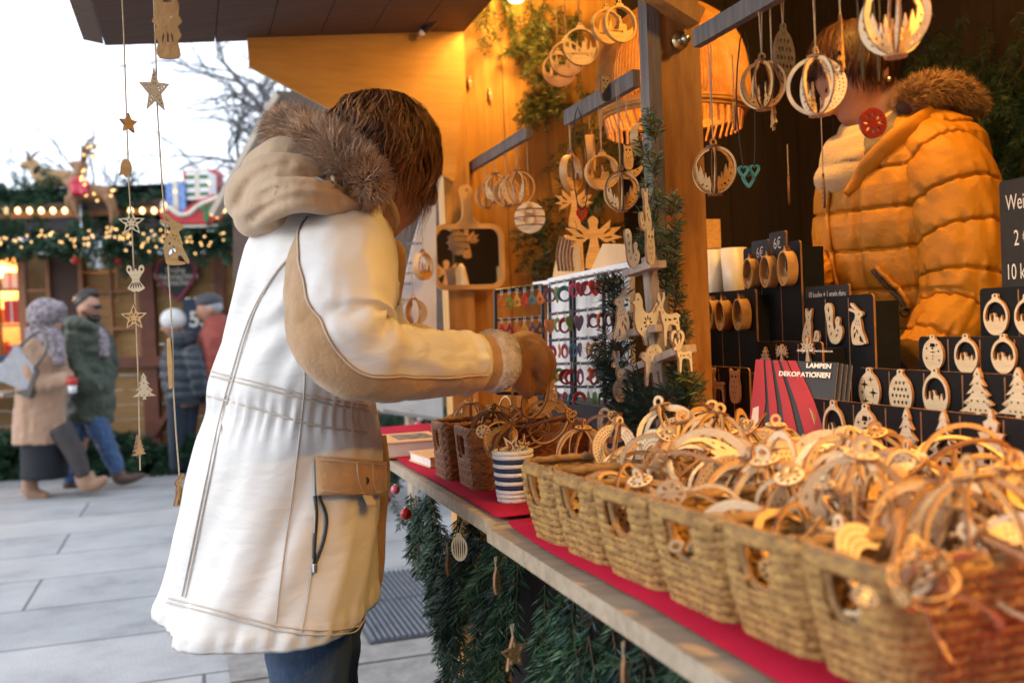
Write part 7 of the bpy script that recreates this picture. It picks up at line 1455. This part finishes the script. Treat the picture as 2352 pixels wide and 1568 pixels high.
for i, a in enumerate(_sp):
    s = i/(len(_sp)-1); c = Vector(a[:3]); d = (Vector(_sp[min(i+1, len(_sp)-1)][:3])-Vector(_sp[max(i-1, 0)][:3])).normalized(); w = min(max((s-.38)/.26, 0), 1); w = w*w*(3-2*w)
    b = (-VV*.85-UU*.12+ZZ*.05)*(1-w)+(-ZZ*1.0-UU*.05)*w; ref = Vector((.1, -1, .1)); x = (ref-d*ref.dot(d)).normalized(); y = d.cross(x); ac = math.atan2(b.dot(y), b.dot(x)); hw = .40+.85*min(1, s/.55)**1.6 if s < .55 else 1.25
    row = []
    for k in range(21):
        an = ac-hw+2*hw*k/20; e = .0016*(1 if 0 < k < 20 else -1.5); row.append(c+(x*math.cos(an)+y*math.sin(an))*(a[3]+sl_disp(s, an % (2*PI))+e))
    tanr.append(row)
    for q, k in ((0, 1), (1, 19)): edge[q].append(row[k]+(row[k]-c).normalized()*.001)
g = MB(); g.loft(tanr[3:], cap=False, closed=False); g.build('suede_panel', 'tan_suede', slv, True)
for q in edge: g = MB(); g.tube(q[3:], .0013, 5); g.build('seam', 'stitch', slv, True)
def cuff(name, m, pl, r, dsp=.002, fr=40): g = MB(); g.loft(tube_surf([(*P(*p), q) for p, q in zip(pl, r)] if True else pl, 64, lambda s, a: dsp*noise.noise(Vector((math.cos(a)*3, math.sin(a)*3, s*5+fr))))); return g.build(name, m, cu, True)
cuff('sleeve_band', 'parka', [(1062, 832, 1.558), (1068, 832, 1.562), (1080, 831, 1.570), (1090, 831, 1.577), (1096, 831, 1.58)], [.046, .0475, .0475, .046, .042])
cuff('tan_cuff', 'tan_suede', [(1080, 831, 1.572), (1090, 831, 1.578), (1104, 831, 1.585), (1122, 831, 1.595)], [.042, .045, .0465, .046])
cf = [(1112, 830, 1.590), (1118, 830, 1.593), (1130, 829, 1.60), (1146, 828, 1.61), (1158, 828, 1.617), (1163, 828, 1.62)]; cr_ = [.043, .0485, .051, .049, .045, .036]
cuff('fleece_cuff', 'fleece', cf, cr_, .003)
rt = tube_surf([(*P(*p), q) for p, q in zip(cf[1:5], cr_[1:5])], 64, lambda s, a: 0); R_ = []; D_ = []
for _ in range(3600):
    i = NR.integers(0, 3); j = NR.integers(0, 64); a = rt[i][j]; b = rt[i+1][(j+1) % 64]; f = NR.random(); p = a.lerp(b, f); R_.append(p); cc = Vector(P(*cf[i+1])).lerp(P(*cf[i+2]), f); dd = (p-cc).normalized()+Vector(NR.normal(0, .45, 3)); D_.append(dd)
V, Q = strands(R_, D_, NR.uniform(.0015, .003, len(R_)), .0022, 0, 2, .6); np_mesh('fleece_pile', V, Q, ['fleece'], cu)
# other arm, mostly hidden
g = MB(); g.tube([P(860, 640, 1.80), P(872, 740, 1.84), P(930, 792, 1.88), P(985, 802, 1.92)], [.05, .048, .038, .034], 20, 4); g.build('far_sleeve', 'parka', cu, True); g = MB(); g.tube([P(930, 768, 1.80), P(955, 758, 1.82), P(985, 762, 1.84)], [.012, .014, .010], 12, 4); g.build('far_cuff', 'fleece', cu, True)
g = MB(); g.tube([P(902, 560, 1.80), P(914, 585, 1.80), P(912, 640, 1.8), P(905, 700, 1.8)], [.012, .016, .014, .01], 12, 4); g.build('front_placket', 'tan_suede', cu, True)
g = MB(); g.tube([P(872, 1000, 1.76), P(876, 1090, 1.76), P(868, 1200, 1.77), P(864, 1300, 1.77), P(856, 1380, 1.77)], [.012, .016, .015, .015, .010], 12, 5); g.build('front_edge', 'tan_suede', cu, True)
# body: head, neck, trunk and legs in one surface
g = MB(); HD = 1.62; Hc = P(874, 368, HD)
fd = (VV*.88-UU*.05-ZZ*.42).normalized(); ud = (ZZ-fd*ZZ.dot(fd)).normalized(); sd_ = fd.cross(ud)
def hp(f, u, s): return Hc+fd*f+ud*u+sd_*s
hm = Matrix(((fd.x, sd_.x, ud.x), (fd.y, sd_.y, ud.y), (fd.z, sd_.z, ud.z))).to_4x4()
g.ball(Hc, .088, 20, sq=(1.02, .84, 1.08), mtx=hm); g.ball(hp(.030, -.055, 0), .060, 16, sq=(1.0, .86, 1.05), mtx=hm); g.ball(hp(.052, -.088, 0), .028, 12)
g.tube([hp(.078, .012, 0), hp(.100, -.020, 0), hp(.096, -.032, 0)], [.010, .015, .011], 10, 3); g.tube([hp(.078, -.056, -.016), hp(.088, -.056, 0), hp(.078, -.056, .016)], [.007, .010, .007], 8, 2); g.tube([hp(.076, -.067, -.014), hp(.085, -.068, 0), hp(.076, -.067, .014)], [.007, .010, .007], 8, 2)
for s_ in (-1, 1): g.ball(hp(-.008, -.022, s_*.076), .024, 10, sq=(.8, .35, 1.1), mtx=hm)
g.tube([hp(-.03, -.06, 0), P(835, 470, 1.66), P(800, 520, 1.66)], [.055, .055, .07], 16, 3); g.tube([P(770, 520, 1.66), P(720, 700, 1.66), P(670, 940, 1.66), P(640, 1180, 1.66)], [.11, .125, .12, .13], 18, 3)
foot = [(Vector((P(705, 1500, 1.58).x, P(705, 1500, 1.58).y, 0))), (Vector((P(735, 1500, 1.74).x, P(735, 1500, 1.74).y, 0)))]
for (x, d_), f_ in zip(((705, 1.60), (732, 1.74)), foot): g.tube([P(660, 1180, d_), P(x-10, 1350, d_), P(x, 1500, d_), f_+ZZ*.30, f_+ZZ*.06, f_+ZZ*.03+VV*.10], [.085, .075, .055, .05, .038, .03], 14, 3)
g.tube([P(800, 560, 1.54), P(784, 740, 1.42), P(820, 825, 1.41), P(1080, 832, 1.57), P(1150, 828, 1.61)], [.045, .042, .038, .028, .026], 12, 3)
body_obj('body', g, .0065, 'skin', cu, 6)
for s_ in (-1, 1):
    g = MB(); g.ball(hp(.080, -.008, s_*.032), .0115, 12); e_ = g.build('eye', 'white', cu, True); g = MB(); g.ball(hp(.0885, -.010, s_*.033), .0052, 8); g.build('iris', 'hair_dark', e_, True)
    g = MB(); g.tube([hp(.088, .016, s_*.018), hp(.086, .021, s_*.034), hp(.076, .016, s_*.050)], [.003, .0035, .002], 6, 3); g.build('eyebrow', 'hair_dark', cu, True)
M['jeans_near'] = mat('dark_blue_denim', (.045, .085, .16), (.028, .055, .115), .8, 60, .35, 240)
for (x, d_), f_ in zip(((708, 1.60), (736, 1.74)), foot):
    pl = catmull([(*P(665, 1200, d_), .095), (*P(x-8, 1370, d_), .088), (*P(x, 1500, d_), .068), (*(f_+ZZ*.42), .062), (*(f_+ZZ*.10), .060)], 10); g = MB(); g.loft(tube_surf(pl, 40, lambda s, a: .004*noise.noise(Vector((a*1.5, s*14, d_)))+.002*math.sin(s*60+a*2))); g.build('jeans_leg', 'jeans_near', cu, True)
    g = MB(); g.tube([f_+ZZ*.14-VV*.01, f_+ZZ*.05-VV*.01, f_+ZZ*.038+VV*.06, f_+ZZ*.028+VV*.15], [.05, .048, .045, .03], 14, 4); body_obj('boot', g, .008, 'brown_leather', cu, 2)
# hood: sagging folds, then the fur edge
g = MB()
for pts, r in (([(870, 455, 1.53), (780, 455, 1.46), (690, 445, 1.42), (610, 470, 1.48), (570, 505, 1.60), (600, 480, 1.78)], [18, 34, 44, 46, 38, 40]), ([(850, 440, 1.56), (760, 420, 1.50), (660, 395, 1.47), (580, 420, 1.54), (555, 470, 1.64), (600, 430, 1.80)], [16, 36, 46, 48, 42, 42]), ([(820, 420, 1.62), (730, 385, 1.56), (650, 355, 1.54), (595, 390, 1.62), (580, 430, 1.70)], [24, 38, 42, 44, 44]), ([(700, 470, 1.58), (640, 500, 1.52), (585, 518, 1.58)], [40, 34, 24]), ([(640, 350, 1.66), (620, 400, 1.68), (610, 460, 1.68), (700, 480, 1.68)], [46, 60, 62, 60]), ([(690, 380, 1.66), (760, 430, 1.66), (800, 470, 1.66)], [50, 56, 50])): g.tube([P(*p) for p in pts], [v*1.5/F for v in r], 16, 4)
_fur = [(([(600, 452), (660, 425), (740, 422), (845, 448)]), 13, .011), (([(575, 505), (625, 468), (690, 452), (780, 462)]), 12, .010), (([(545, 470), (560, 430), (600, 395), (660, 378)]), 10, .006), (([(650, 400), (720, 398), (800, 425)]), 10, .006), (([(610, 520), (680, 490), (760, 478)]), 10, .006)]
_fur = [(np.array([a[:2] for a in catmull([(*p, 0) for p in L], 12)]), w, d) for L, w, d in _fur]
def hood_d(co):
    x, y = proj(co); k = .003*noise.noise(co*16)
    for L, w, d in _fur: k -= d*math.exp(-((L[:, 0]-x)**2+(L[:, 1]-y)**2).min()/w**2)-d*.35*math.exp(-((L[:, 0]-x)**2+(L[:, 1]-y+w*2.2)**2).min()/(w*1.6)**2)
    return k
def hood_d_old(co):
    x, y = proj(co); return .004*noise.noise(co*16)-.010*math.exp(-((y-(405+.22*(740-x)*.4+18*math.sin(x*.02)))/9)**2)*(1 if 590 < x < 830 else 0)-.009*math.exp(-((y-(470-.10*(x-600)))/8)**2)*(1 if 600 < x < 800 else 0)
body_obj('hood', g, .0048, 'tan_hood', cu, 5, hood_d)
def surf_line(pts, m, r, name): g = MB(); g.tube([P(*p) for p in pts], r, 5, 4); return g.build(name, m, cu, True)
surf_line([(622, 372, 1.475), (606, 396, 1.478), (604, 425, 1.482), (612, 442, 1.475)], 'stitch', .0016, 'hood_seam'); surf_line([(640, 358, 1.50), (700, 395, 1.462), (770, 430, 1.46), (830, 462, 1.475)], 'stitch', .0025, 'hood_seam')
M['fur'] = mat('brown_fur', (.70, .48, .32), (.27, .17, .11), .6, 14, 0, island=.5); M['fur_under'] = mat('fur_underlayer', (.10, .06, .04), (.06, .035, .025), .9, 20)
def fur(path, rad, n, parent, mats, length=(.013, .028), wid=.0013, grav=.35, under='fur_under', flow=None, name='fur_trim', curl=.5):
    q = catmull([(*p, r) for p, r in zip(path, rad)], 12); rings = tube_rings([Vector(a[:3]) for a in q], [a[3] for a in q], 24); g = MB(); g.loft(rings); o = g.build(name, under, parent, True); R_ = []; D_ = []
    for _ in range(n):
        i = int(NR.integers(0, len(q)-1)); j = int(NR.integers(0, 24)); f = NR.random(); p = rings[i][j].lerp(rings[i+1][j], f).lerp(rings[i][(j+1) % 24].lerp(rings[i+1][(j+1) % 24], f), NR.random()); c = Vector(q[i][:3]).lerp(Vector(q[i+1][:3]), f); tg = (Vector(q[i+1][:3])-Vector(q[i][:3])).normalized()
        cl = Vector((noise.noise(p*38), noise.noise(p*38+Vector((9, 0, 0))), noise.noise(p*38+Vector((0, 9, 0)))))
        D_.append((p-c).normalized()+tg*.35+cl*1.1+Vector(NR.normal(0, .18, 3))+(flow or Vector())); R_.append(p)
    V, Q = strands(R_, D_, NR.uniform(*length, n), wid, grav, 3, curl); np_mesh('fur_hairs', V, Q, mats, o); return o
fur([P(858, 452, 1.50), P(838, 428, 1.48), P(800, 385, 1.49), P(748, 345, 1.53), P(690, 312, 1.60), P(652, 302, 1.68), P(690, 300, 1.78), P(760, 340, 1.84)], [.014, .029, .034, .034, .032, .028, .024, .02], 26000, cu, ['fur'])
M['cord_tan'] = mat('tan_cord', (.40, .26, .12), None, .7, 60); g = MB(); g.tube([P(878, 440, 1.52), P(900, 475, 1.515), P(912, 505, 1.52), P(908, 528, 1.525)], [.005, .007, .005, .003], 8, 4); g.build('hood_cord', 'cord_tan', cu, True)
# hair
def hair(parent, Hc, fd, ud, sd, rad, crown, n, mats, lens, name='hair', width=.0045, gate=None, seed=0, lay=.12, wave=.012, drop=.05, spread=.22, short=.75):
    """layered strands combed from the crown over the skull; strips bend down past the widest part"""
    rg = np.random.default_rng(seed); ax = (ud*crown[0]+fd*crown[1]+sd*crown[2]).normalized(); e1 = (fd-ax*fd.dot(ax)).normalized(); e2 = ax.cross(e1); VV_ = []; QQ = []; k = 9
    for _ in range(n):
        ph = rg.uniform(-PI, PI); p0 = abs(rg.normal(0, .55)) if rg.random() < .65 else rg.uniform(0, 1.2); mx = lens(ph)*rg.uniform(short, 1.08); ly = rg.uniform(0, lay); row = []; dph = rg.normal(0, spread); w = width*rg.uniform(.6, 1.3)
        if p0 >= mx-.3: continue
        last = None
        for i in range(k+1):
            s = i/k; po = p0+(mx-p0)*s; a = ph+dph*s; cap = min(po, 1.65); d = ax*math.cos(cap)+(e1*math.cos(a)+e2*math.sin(a))*math.sin(cap)
            sc = 1/math.sqrt((d.dot(fd)/rad[0])**2+(d.dot(ud)/rad[2])**2+(d.dot(sd)/rad[1])**2); lift = 1+ly+.06*math.sin(s*PI)*rg.random()
            p = Hc+d*sc*lift
            if po > 1.65: p = p+(-ZZ*1.0-d*.25+ud*-.15)*(po-1.65)*.095
            p = p+Vector((noise.noise(p*30+Vector((seed, 0, 0))), noise.noise(p*30+Vector((0, 7, 0))), noise.noise(p*30+Vector((0, 0, 5)))))*wave*s
            tn = (p-last).normalized() if last is not None else -e1; sdv = tn.cross(d).normalized() if tn.cross(d).length > 1e-6 else e2; ww = w*.5*(1-.85*s**2); row += [p-sdv*ww, p+sdv*ww]; last = p
        b = len(VV_); VV_ += [tuple(v) for v in row]; QQ += [(b+2*i, b+2*i+1, b+2*i+3, b+2*i+2) for i in range(k)]
    return np_mesh(name, np.array(VV_), np.array(QQ), mats, parent)
def hair_mat(key, a, b, c): 
    m, t, bs = nt(key); bs.inputs['Roughness'].default_value = .55; bs.inputs['Specular IOR Level'].default_value = .25; g_ = N(t, 'ShaderNodeNewGeometry'); r = ramp(t, [(0, a), (.5, b), (1, c)]); t.links.new(g_.outputs['Random Per Island'], r.inputs['Fac']); t.links.new(r.outputs[0], bs.inputs['Base Color']); M[key] = m
hair_mat('brown_hair', (.035, .013, .006), (.15, .058, .020), (.45, .20, .07)); hair_mat('nape_hair', (.008, .006, .006), (.014, .010, .009), (.028, .019, .015)); hair_mat('chestnut_hair', (.018, .007, .004), (.045, .017, .008), (.10, .04, .016))
g = MB(); g.ball(Hc-fd*.008+ud*.004, .089, 20, sq=(1.0, .87, 1.08), mtx=hm); cap_ = g.build('hair', 'nape_hair', cu, True)
hair(cap_, Hc-fd*.006, fd, ud, sd_, (.092, .081, .100), (.95, -.30, 0), 4200, ['brown_hair'], lambda ph: 1.88+.62*max(0, math.cos(ph))-.40*max(0, -math.cos(ph)), 'hair_strands', width=.0026, seed=1, lay=.15, wave=.016, spread=.30, short=.5)
hair(cap_, Hc-fd*.008, fd, ud, sd_, (.093, .082, .101), (.95, -.30, 0), 700, ['nape_hair'], lambda ph: 2.35 if math.cos(ph) < .35 else 1.4, 'nape_strands', seed=2, lay=.03, wave=.005)
# glove
M['glove'] = mat('tan_leather_glove', (.34, .165, .055), (.24, .11, .035), .55, 30, .3, 60, sheen=.15); g = MB(); gl = lambda pts, r: g.tube([P(*p) for p in pts], r, 12, 4)
gl([(1140, 828, 1.605), (1170, 822, 1.64), (1205, 812, 1.68), (1228, 812, 1.70)], [.034, .037, .040, .034]); gl([(1165, 835, 1.66), (1200, 830, 1.70), (1225, 825, 1.73)], [.028, .034, .030])
for i, (dx, dd, l) in enumerate(((-6, -.056, 1.0), (6, -.019, 1.10), (10, .017, 1.06), (6, .050, .92))):
    gl([(1215+dx, 800, 1.70+dd), (1240+dx, 812, 1.705+dd), (1250+dx, 838, 1.71+dd), (1246+dx*.8, 838+26*l, 1.712+dd*.8), (1236+dx*.6, 838+48*l, 1.715+dd*.6), (1230+dx*.5, 838+60*l, 1.715+dd*.5)], [.0175, .0158, .0148, .0138, .0122, .0088])
gl([(1178, 842, 1.63), (1192, 866, 1.645), (1204, 888, 1.665), (1214, 904, 1.69)], [.021, .0185, .0155, .0105])
gv = body_obj('glove', g, .0034, 'glove', cu, 2, lambda co: .0012*noise.noise(co*55))
for dy in (0, 10): surf_line([(1172, 778+dy*1.2, 1.625), (1195, 772+dy, 1.652), (1222, 776+dy*1.1, 1.685)], 'stitch' if False else 'cord_tan', .0008, 'glove_stitch')
ball('brown pierced ball held by its top in the gloved hand', Matrix.Translation(P(1228, 908, 1.70)) @ Matrix.Rotation(.4, 4, 'Y'), .041, 6, None, 'held_ball')
# ---------------------------------------------------------------- the seller in the yellow quilted jacket
DV = 2.22; se = person('seller in an ochre yellow quilted jacket with a cream scarf behind the black displays', (2060, 1900), DV); se.location.z = 0
M['puffer'] = mat('ochre_quilted_nylon', (.54, .22, .006), (.48, .19, .005), .62, 8, .5, 30); FV = Vector((-.90, -.44, 0)).normalized(); SV = Vector((.44, -.90, 0)).normalized()
LS = [(262, 2010, 2170), (290, 1985, 2205), (330, 1942, 2222), (380, 1915, 2232), (440, 1898, 2238), (520, 1894, 2240), (600, 1902, 2236), (680, 1918, 2228), (760, 1950, 2212), (840, 1985, 2198), (920, 1990, 2196), (1050, 1985, 2200)]
BS = [.06, .12, .165, .185, .19, .19, .19, .19, .185, .18, .185, .19]; ls = np.array([(y, (l+r)/2, (r-l)/2, b) for (y, l, r), b in zip(LS, BS)])
def sl_surf(t_, th, off=0.0):
    y = LS[0][0]+(LS[-1][0]-LS[0][0])*t_; xc, hw, b = [np.interp(y, ls[:, 0], ls[:, k]) for k in (1, 2, 3)]; hw *= DV/F; a = math.sqrt(max((hw*.97)**2-(b*.30)**2, .03**2))/.93; c = P(xc, y, DV); ct, s_ = math.cos(th), math.sin(th); e = .86
    n = (FV*ct/a+SV*s_/b).normalized(); p = c+FV*(a*abs(ct)**e*(1 if ct > 0 else -1))+SV*(b*abs(s_)**e*(1 if s_ > 0 else -1))
    q = (y-300-14*math.cos(th-.4)+3*noise.noise(Vector((th*3, y*.01, 2))))/88; fr = q-math.floor(q); puff = (math.sin(PI*fr)**.4)*.0080-.004-.007*math.exp(-(min(fr, 1-fr)/.035)**2)+.0016*math.sin(th*70+5*noise.noise(Vector((th*4, y*.03, 0))))*math.exp(-(min(fr, 1-fr)/.16)**2); seamv = -.010*math.exp(-((th-.95)/.05)**2)-.012*math.exp(-((th-.12)/.04)**2)
    wr_ = .0045*noise.noise(Vector((th*7, p.z*16, 3)))+.0035*math.sin(th*30+p.z*9+4*noise.noise(Vector((th*3, p.z*5, 1))))*(1-math.sin(PI*fr)**.6)
    return p+n*(puff+seamv+wr_+off)
nT, nH = 330, 200; g = MB(); g.loft([[sl_surf(i/nT, 2*PI*j/nH) for j in range(nH)] for i in range(nT+1)]); g.build('jacket', 'puffer', se, True)
_sb = [(i/170, -.6+2.9*j/110) for i in range(171) for j in range(111)]; _sq = [sl_surf(a, b) for a, b in _sb]; _sx = np.array([proj(p) for p in _sq]); _sd = np.array([(p-CAM).dot(_fw) for p in _sq])
def on_j(x, y, off=.0):
    dd = (_sx[:, 0]-x)**2+(_sx[:, 1]-y)**2; i = int(np.argmin(dd)); a, b = _sb[i]; return sl_surf(a, b, off)
def jline(pts, m, r, name, off=.002, n=12):
    q = catmull([(*p, 0) for p in pts], n); P_ = [on_j(a[0], a[1], off) for a in q]; P_ = [sum(P_[max(0, i-1):i+2], Vector())/len(P_[max(0, i-1):i+2]) for i in range(len(P_))]; g = MB(); g.tube(P_, r, 6); return g.build(name, m, se, True)
M['puffer_dark'] = mat('ochre_piping', (.50, .21, .022), None, .5, 20)
jline([(1915, 400), (1905, 480), (1910, 560), (1925, 640), (1950, 720), (1995, 830)], 'puffer_dark', .005, 'zip_placket', .006)
pk = jline([(2004, 618), (2030, 650), (2060, 680), (2082, 712)], 'brown_leather', .006, 'pocket_zip', .001); jline([(2014, 614), (2044, 644), (2072, 672), (2090, 706)], 'puffer_dark', .006, 'pocket_welt', .006)
g = MB(); p = on_j(2084, 716, .014); g.tube([p+Vector((math.cos(a)*.009, 0, math.sin(a)*.009)) for a in np.linspace(0, 2*PI, 15)], .0022, 6); g.build('zip_pull', 'zip', se, True)
def quilt_sleeve(name, pl, pitch, amp=.0060):
    q = catmull([(*P(*p[:3]), p[3]) for p in pl], 14); ln = [0]
    for i in range(1, len(q)): ln.append(ln[-1]+(Vector(q[i][:3])-Vector(q[i-1][:3])).length)
    def dsp(s, a):
        L = ln[min(int(round(s*(len(q)-1))), len(q)-1)]; f_ = (L/pitch+.10*math.cos(a)) % 1; return amp*math.sin(PI*f_)**.5-amp*.5+.004*noise.noise(Vector((a*3, L*22, 2)))+.003*math.sin(a*14+L*40)*(1-math.sin(PI*f_))
    q2 = catmull([tuple(x) for x in q], 4); g = MB(); nq = len(q2)
    def dsp2(s, a):
        i = s*(len(q)-1); k = min(int(i), len(q)-2); L = ln[k]+(ln[k+1]-ln[k])*(i-k); f_ = (L/pitch+.10*math.cos(a)+.03*noise.noise(Vector((a*2, L*4, 1)))) % 1; return amp*math.sin(PI*f_)**.4-amp*.5-.007*math.exp(-(min(f_, 1-f_)/.035)**2)+.0016*math.sin(a*26+L*20)*math.exp(-(min(f_, 1-f_)/.16)**2)+.004*noise.noise(Vector((a*3, L*22, 2)))+.0035*math.sin(a*14+L*40+3*noise.noise(Vector((a, L*9, 0))))*(1-math.sin(PI*f_)**.7)
    g.loft(tube_surf(q2, 110, dsp2)); return g.build(name, 'puffer', se, True)
quilt_sleeve('sleeve', [(2110, 330, 2.14, .06), (2146, 365, 2.09, .080), (2182, 420, 2.05, .090), (2208, 520, 2.02, .088), (2216, 610, 2.00, .084), (2203, 700, 1.99, .076), (2170, 770, 1.96, .070), (2120, 830, 1.94, .058)], .088)
quilt_sleeve('sleeve', [(2000, 360, 2.40, .055), (1975, 460, 2.44, .062), (1955, 550, 2.42, .062), (1915, 612, 2.32, .060), (1870, 628, 2.24, .056), (1810, 650, 2.13, .048)], .088)
# head and trunk
g = MB(); Hs = P(1962, 172, DV); fs_ = (FV*.86-ZZ*.62+Vector((0, .25, 0))).normalized(); us_ = (ZZ-fs_*ZZ.dot(fs_)).normalized(); ss_ = us_.cross(fs_); hs_m = Matrix(((fs_.x, ss_.x, us_.x), (fs_.y, ss_.y, us_.y), (fs_.z, ss_.z, us_.z))).to_4x4()
def hq(f, u, s): return Hs+fs_*f+us_*u+ss_*s
g.ball(Hs, .088, 20, sq=(1.02, .84, 1.08), mtx=hs_m); g.ball(hq(.030, -.058, 0), .060, 16, sq=(1.0, .86, 1.05), mtx=hs_m); g.ball(hq(.054, -.092, 0), .026, 12); g.tube([hq(.080, .012, 0), hq(.102, -.020, 0), hq(.096, -.032, 0)], [.010, .014, .011], 10, 3); g.tube([hq(.078, -.056, -.016), hq(.088, -.056, 0), hq(.078, -.056, .016)], [.007, .010, .007], 8, 2); g.tube([hq(.076, -.067, -.014), hq(.085, -.068, 0), hq(.076, -.067, .014)], [.007, .010, .007], 8, 2)
sn = 1 if (hq(0, 0, .07)-CAM).length < (hq(0, 0, -.07)-CAM).length else -1
for s_ in (-1, 1): g.ball(hq(-.012, -.018, s_*.076), .025, 10, sq=(.8, .4, 1.15), mtx=hs_m)
g.tube([hq(-.03, -.06, 0), P(2030, 300, DV), P(2060, 360, DV)], [.055, .058, .08], 16, 3); g.tube([P(2060, 340, DV), P(2070, 560, DV), P(2080, 800, DV)], [.12, .13, .13], 18, 3)
fx = P(2080, 800, DV)
for q_ in (-1, 1): b_ = Vector((fx.x, fx.y, 0))+SV*.09*q_; g.tube([Vector((fx.x, fx.y, fx.z))+SV*.06*q_, b_+ZZ*.5, b_+ZZ*.06, b_+ZZ*.03+FV*.13], [.09, .06, .045, .035], 14, 3)
body_obj('body', g, .0075, 'skin', se, 6)
for s_ in (-1, 1):
    g = MB(); g.ball(hq(.077, -.008, s_*.032), .0105, 12); e_ = g.build('eye', 'white', se, True); g = MB(); g.ball(hq(.0845, -.010, s_*.033), .0048, 8); g.build('iris', 'hair_dark', e_, True); g = MB(); g.tube([hq(.088, .016, s_*.018), hq(.086, .021, s_*.034), hq(.076, .016, s_*.050)], [.003, .0035, .002], 6, 3); g.build('eyebrow', 'hair_dark', se, True)
    g = MB(); g.ball(hq(-.010, -.046, s_*.082), .006, 8); g.build('earring', 'steel', se, True)
g = MB(); g.ball(hq(-.014, .012, 0), .092, 20, sq=(1.0, .87, 1.04), mtx=hs_m); cp = g.build('hair', 'chestnut_hair', se, True)
hair(cp, hq(-.012, .010, 0), fs_, us_, ss_, (.098, .086, .104), (.8, -.6, 0), 2200, ['chestnut_hair'], lambda ph: 1.75+.35*abs(math.sin(ph))**2, 'hair_strands', seed=4, lay=.06, wave=.008)
cloth_trouser = np.array([0]); 
for q_ in (-1, 1): b_ = Vector((fx.x, fx.y, 0))+SV*.09*q_; g = MB(); g.tube([Vector((fx.x, fx.y, fx.z-.02))+SV*.07*q_, b_+ZZ*.5, b_+ZZ*.05], [.11, .085, .07], 16, 4); g.build('trouser_leg', 'dark_denim', se, True)
# scarf and fur collar
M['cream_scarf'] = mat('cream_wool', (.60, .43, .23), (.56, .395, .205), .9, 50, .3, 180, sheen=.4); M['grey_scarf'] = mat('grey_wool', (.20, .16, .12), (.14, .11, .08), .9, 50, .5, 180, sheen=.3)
g = MB()
def ring_geo(c, R1_, R2_, r, drop, flat):
    n = 56; P3 = [c+FV*R1_*math.cos(2*PI*k/n)+SV*R2_*math.sin(2*PI*k/n)-ZZ*drop*(.5+.5*math.cos(2*PI*k/n)) for k in range(n)]; rings = []
    for i, p in enumerate(P3):
        d = (P3[(i+1) % n]-P3[i-1]).normalized(); rad = p-c; rad = rad-ZZ*rad.z; x = (rad-d*rad.dot(d)).normalized(); y = d.cross(x); rings.append([p+x*math.cos(2*PI*q/18)*r*flat+y*math.sin(2*PI*q/18)*r for q in range(18)])
    rings.append(rings[0]); g.loft(rings, cap=False)
ring_geo(P(2022, 248, DV), .080, .072, .036, .080, .62); ring_geo(P(2004, 298, DV), .096, .086, .044, .066, .62); ring_geo(P(1992, 340, DV), .096, .082, .034, .076, .75)
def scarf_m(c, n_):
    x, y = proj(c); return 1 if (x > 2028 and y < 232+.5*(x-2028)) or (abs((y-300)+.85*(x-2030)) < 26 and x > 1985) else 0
def scarf_d(co):
    x, y = proj(co); return .0042*math.sin((y+.55*x)*.062+2.2*noise.noise(co*9))+.004*noise.noise(co*22)
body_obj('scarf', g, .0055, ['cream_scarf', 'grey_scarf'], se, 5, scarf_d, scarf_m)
_cp = [on_j(x, y, .006) for x, y in ((2105, 292), (2072, 312), (2038, 342), (2004, 376), (1974, 412), (1944, 446))]; _cp = [P(2140, 262, 2.13)]+_cp; g = MB(); g.tube(_cp, [.020, .024, .024, .023, .021, .018, .010], 18, 6, flat=.5, ref=ZZ*.8+FV*.5); g.build('jacket_collar', 'puffer', se, True)
M['fur_tan'] = mat('tan_fur', (.46, .27, .12), (.26, .14, .06), .6, 14, 0, island=.45)
fur([P(2075, 250, 2.12), P(2105, 215, 2.14), P(2160, 205, 2.18), P(2215, 222, 2.22), P(2240, 250, 2.26)], [.018, .028, .030, .028, .018], 9000, se, ['fur_tan'], (.010, .026), .002, .5)
